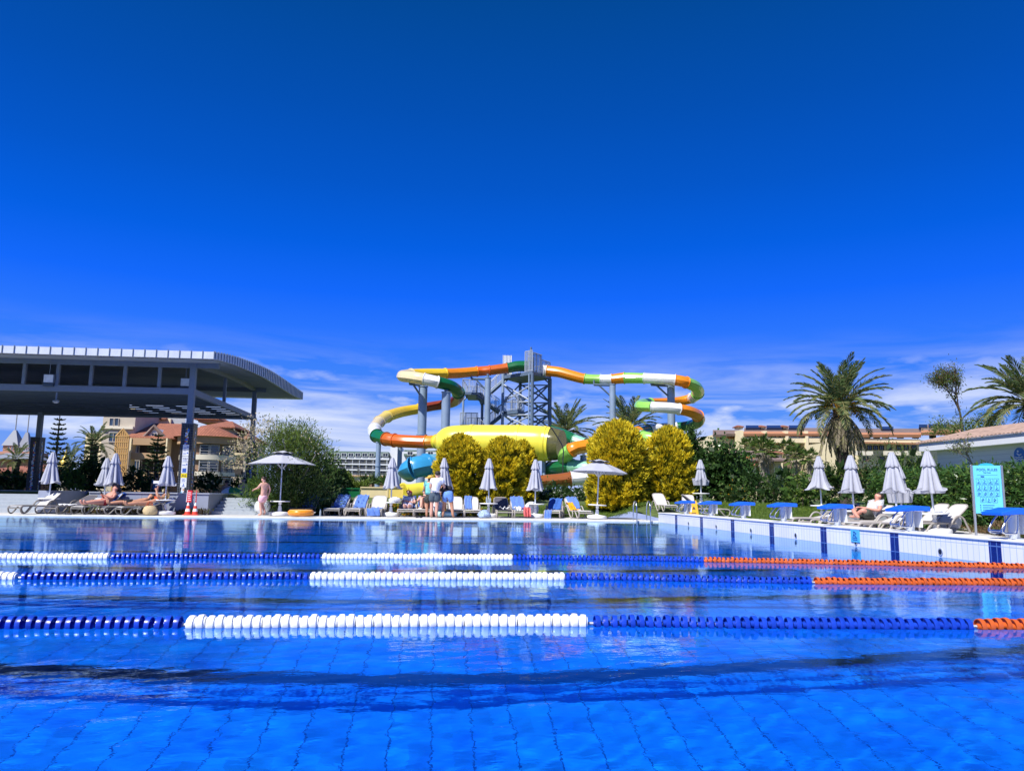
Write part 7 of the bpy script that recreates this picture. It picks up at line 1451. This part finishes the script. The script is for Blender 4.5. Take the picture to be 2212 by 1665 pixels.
plant('shrub', 'feathery dark shrub in front of the villa wall', 'shrub', 1700, 1095, 36, 80, 1008, [LM['mid'], LM['dark']], [.6, .4], leaf=(.18, .035), cl=.17, seed=57)
plant('shrub', 'yellow green variegated shrub left of the loose wide parasol', 'shrub', 1735, 1095, 31, 84, 1020, [LM['light'], LM['olive'], LM['mid']], [.45, .3, .25], leaf=(.11, .06), cl=.15, seed=58, dens=1.3)
plant('shrub', 'feathery olive shrub between two parasols right of the big date palm', 'shrub', 1805, 1095, 31, 70, 993, [LM['olive'], LM['light'], LM['mid']], [.5, .25, .25], leaf=(.18, .03), cl=.16, seed=59, dens=1.3)
plant('shrub', 'dark brown green shrub behind the right deck parasols', 'shrub', 1880, 1095, 30, 96, 985, [LM['olive'], LM['dark'], LM['brown'], LM['mid']], [.4, .3, .12, .18], leaf=(.13, .05), cl=.16, seed=60, dens=1.2)
plant('shrub', 'bright green low shrub beside the garden wall', 'shrub', 1905, 1105, 26.5, 60, 1042, [LM['glossy'], LM['light']], [.6, .4], leaf=(.11, .06), cl=.14, seed=61)
plant('shrub', 'feathery bright shrub rising left of the white shed', 'shrub', 1985, 1105, 27, 84, 952, [LM['mid'], LM['light'], LM['olive']], [.45, .2, .35], leaf=(.18, .026), cl=.18, seed=62, dens=1.1)
plant('shrub', 'dark shrub behind the leaning parasol', 'shrub', 2000, 1110, 24.5, 70, 1045, [LM['mid'], LM['dark']], [.5, .5], leaf=(.15, .04), cl=.16, seed=63)
plant('shrub', 'tall dark shrub in front of the cream hotel', 'shrub', 1930, 1095, 33, 70, 965, [LM['mid'], LM['olive'], LM['dark']], [.4, .3, .3], leaf=(.15, .05), cl=.18, seed=64, shell=.3)
for x, Y, w, yt, sd, lab in ((1770, 60, 80, 1000, 71, 'dark tree under the big date palm'), (1850, 62, 70, 1010, 72, 'dark tree before the cream hotel wing'), (1545, 60, 80, 975, 73, 'dark tree before the hotel gable')):
    plant('dark_tree', lab, 'tree', x, 1080, Y, w, yt, [LM['dark'], LM['mid']], [.6, .4], leaf=(.25, .1), cl=.28, seed=sd)
# tall clipped hedge by the shed
hx0, hy0, hx1, hy1 = 15.3, 15.6, 17.2, 26.2; hz = atX(2212, 1013, 15.6).z
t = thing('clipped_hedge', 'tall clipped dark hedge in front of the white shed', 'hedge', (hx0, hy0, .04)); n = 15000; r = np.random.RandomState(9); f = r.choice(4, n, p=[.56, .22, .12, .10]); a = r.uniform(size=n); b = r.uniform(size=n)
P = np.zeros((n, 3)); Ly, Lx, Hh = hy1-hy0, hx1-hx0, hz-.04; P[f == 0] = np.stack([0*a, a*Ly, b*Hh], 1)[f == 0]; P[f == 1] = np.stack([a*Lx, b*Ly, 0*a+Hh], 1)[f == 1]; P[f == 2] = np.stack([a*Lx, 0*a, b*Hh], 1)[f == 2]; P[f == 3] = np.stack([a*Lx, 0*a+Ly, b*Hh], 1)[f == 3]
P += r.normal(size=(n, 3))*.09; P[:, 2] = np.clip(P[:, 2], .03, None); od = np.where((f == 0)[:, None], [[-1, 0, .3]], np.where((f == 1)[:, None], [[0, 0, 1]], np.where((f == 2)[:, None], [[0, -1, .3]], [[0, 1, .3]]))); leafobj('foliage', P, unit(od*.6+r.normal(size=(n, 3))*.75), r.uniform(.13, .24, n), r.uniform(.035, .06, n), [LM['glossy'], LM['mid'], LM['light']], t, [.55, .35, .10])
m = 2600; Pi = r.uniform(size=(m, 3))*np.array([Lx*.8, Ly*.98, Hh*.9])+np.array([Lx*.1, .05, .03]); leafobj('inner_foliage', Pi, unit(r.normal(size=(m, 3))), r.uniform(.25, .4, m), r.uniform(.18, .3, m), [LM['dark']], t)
mb = M()
for k in range(16): mb.tube([(.5+.3*math.sin(k*2), .3+k*.66, 0), (.4+.3*math.sin(k*3), .3+k*.66, Hh*.8)], .03, 5)
mb.build('stems', M_BARK, t)
# sparse windswept tree by the shed
p = at(2081, 950, 40); t = thing('sparse_tree', 'thin half bare tree leaning left above the white shed', 'tree', (p.x, 40, gz(p.x, 40))); g = t.location.z; r = random.Random(5); mb = M(); tips = []
def grow(a, d, l, rad, depth):
    b = a+d*l; mb.tube([a, a.lerp(b, .5)+Vector((r.uniform(-.05, .05), r.uniform(-.05, .05), 0)), b], [rad, rad*.85, rad*.65], 6)
    if depth == 0: tips.append((b, d)); return
    for k in range(3 if depth > 1 else 4): nd = (d+Vector((r.uniform(-1.0, .6), r.uniform(-.7, .7), r.uniform(-.1, .6)))).normalized(); tips.append((b, nd)); grow(b, nd, l*r.uniform(.6, .82), rad*.6, depth-1)
H0 = at(2081, 940, 40).z-g; grow(Vector((0, 0, -.1)), Vector((0, 0, 1)), H0, .12, 0); tips.clear(); grow(Vector((0, 0, H0-.1)), Vector((-.06, 0, 1)).normalized(), 1.35, .08, 4); mb.build('trunk', M_BARK, t, smooth=60)
P = np.concatenate([np.array(b)[None]+NR.normal(size=(16, 3))*.16 for b, d in tips if NR.uniform() < .8]); leafobj('crown', P, unit(NR.normal(size=P.shape)+np.array([-.6, 0, .1])), NR.uniform(.10, .2, len(P)), NR.uniform(.03, .05, len(P)), [LM['olive'], LM['brown'], LM['mid']], t, [.5, .25, .25])
for cx, cy, w, hh, sd in ((2090, 925, 80, 34, 1), (2040, 925, 60, 22, 2), (2130, 915, 60, 36, 3)):
    pc_ = at(cx, cy, 40)-t.location; P, D = blob(60, 14, w*40/FPX/2, .9, hh*40/FPX, 0, .2, 80+sd, .3); P += np.array([pc_.x, 0, pc_.z-hh*40/FPX/2]); leafobj('lower_foliage', P, D, NR.uniform(.10, .2, len(P)), NR.uniform(.04, .06, len(P)), [LM['olive'], LM['mid'], LM['light']], t, [.5, .3, .2])
p = at(2206, 960, 24); t = thing('bare_sapling', 'pale bare sapling in front of the shed at the right edge', 'tree', (17.6, 24.0, .04)); mb = M(); tips = []; r = random.Random(8); grow(Vector((0, 0, -.1)), Vector((0, 0, 1)), 1.7, .045, 0); tips.clear(); grow(Vector((0, 0, 1.55)), Vector((-.1, 0, 1)).normalized(), .55, .035, 3); mb.build('trunk', M_GBARK, t, smooth=60)
P = np.concatenate([np.array(b)[None]+NR.normal(size=(6, 3))*.08 for b, d in tips if NR.uniform() < .6]); leafobj('crown', P, unit(NR.normal(size=P.shape)), NR.uniform(.07, .12, len(P)), NR.uniform(.02, .04, len(P)), [LM['olive']], t)
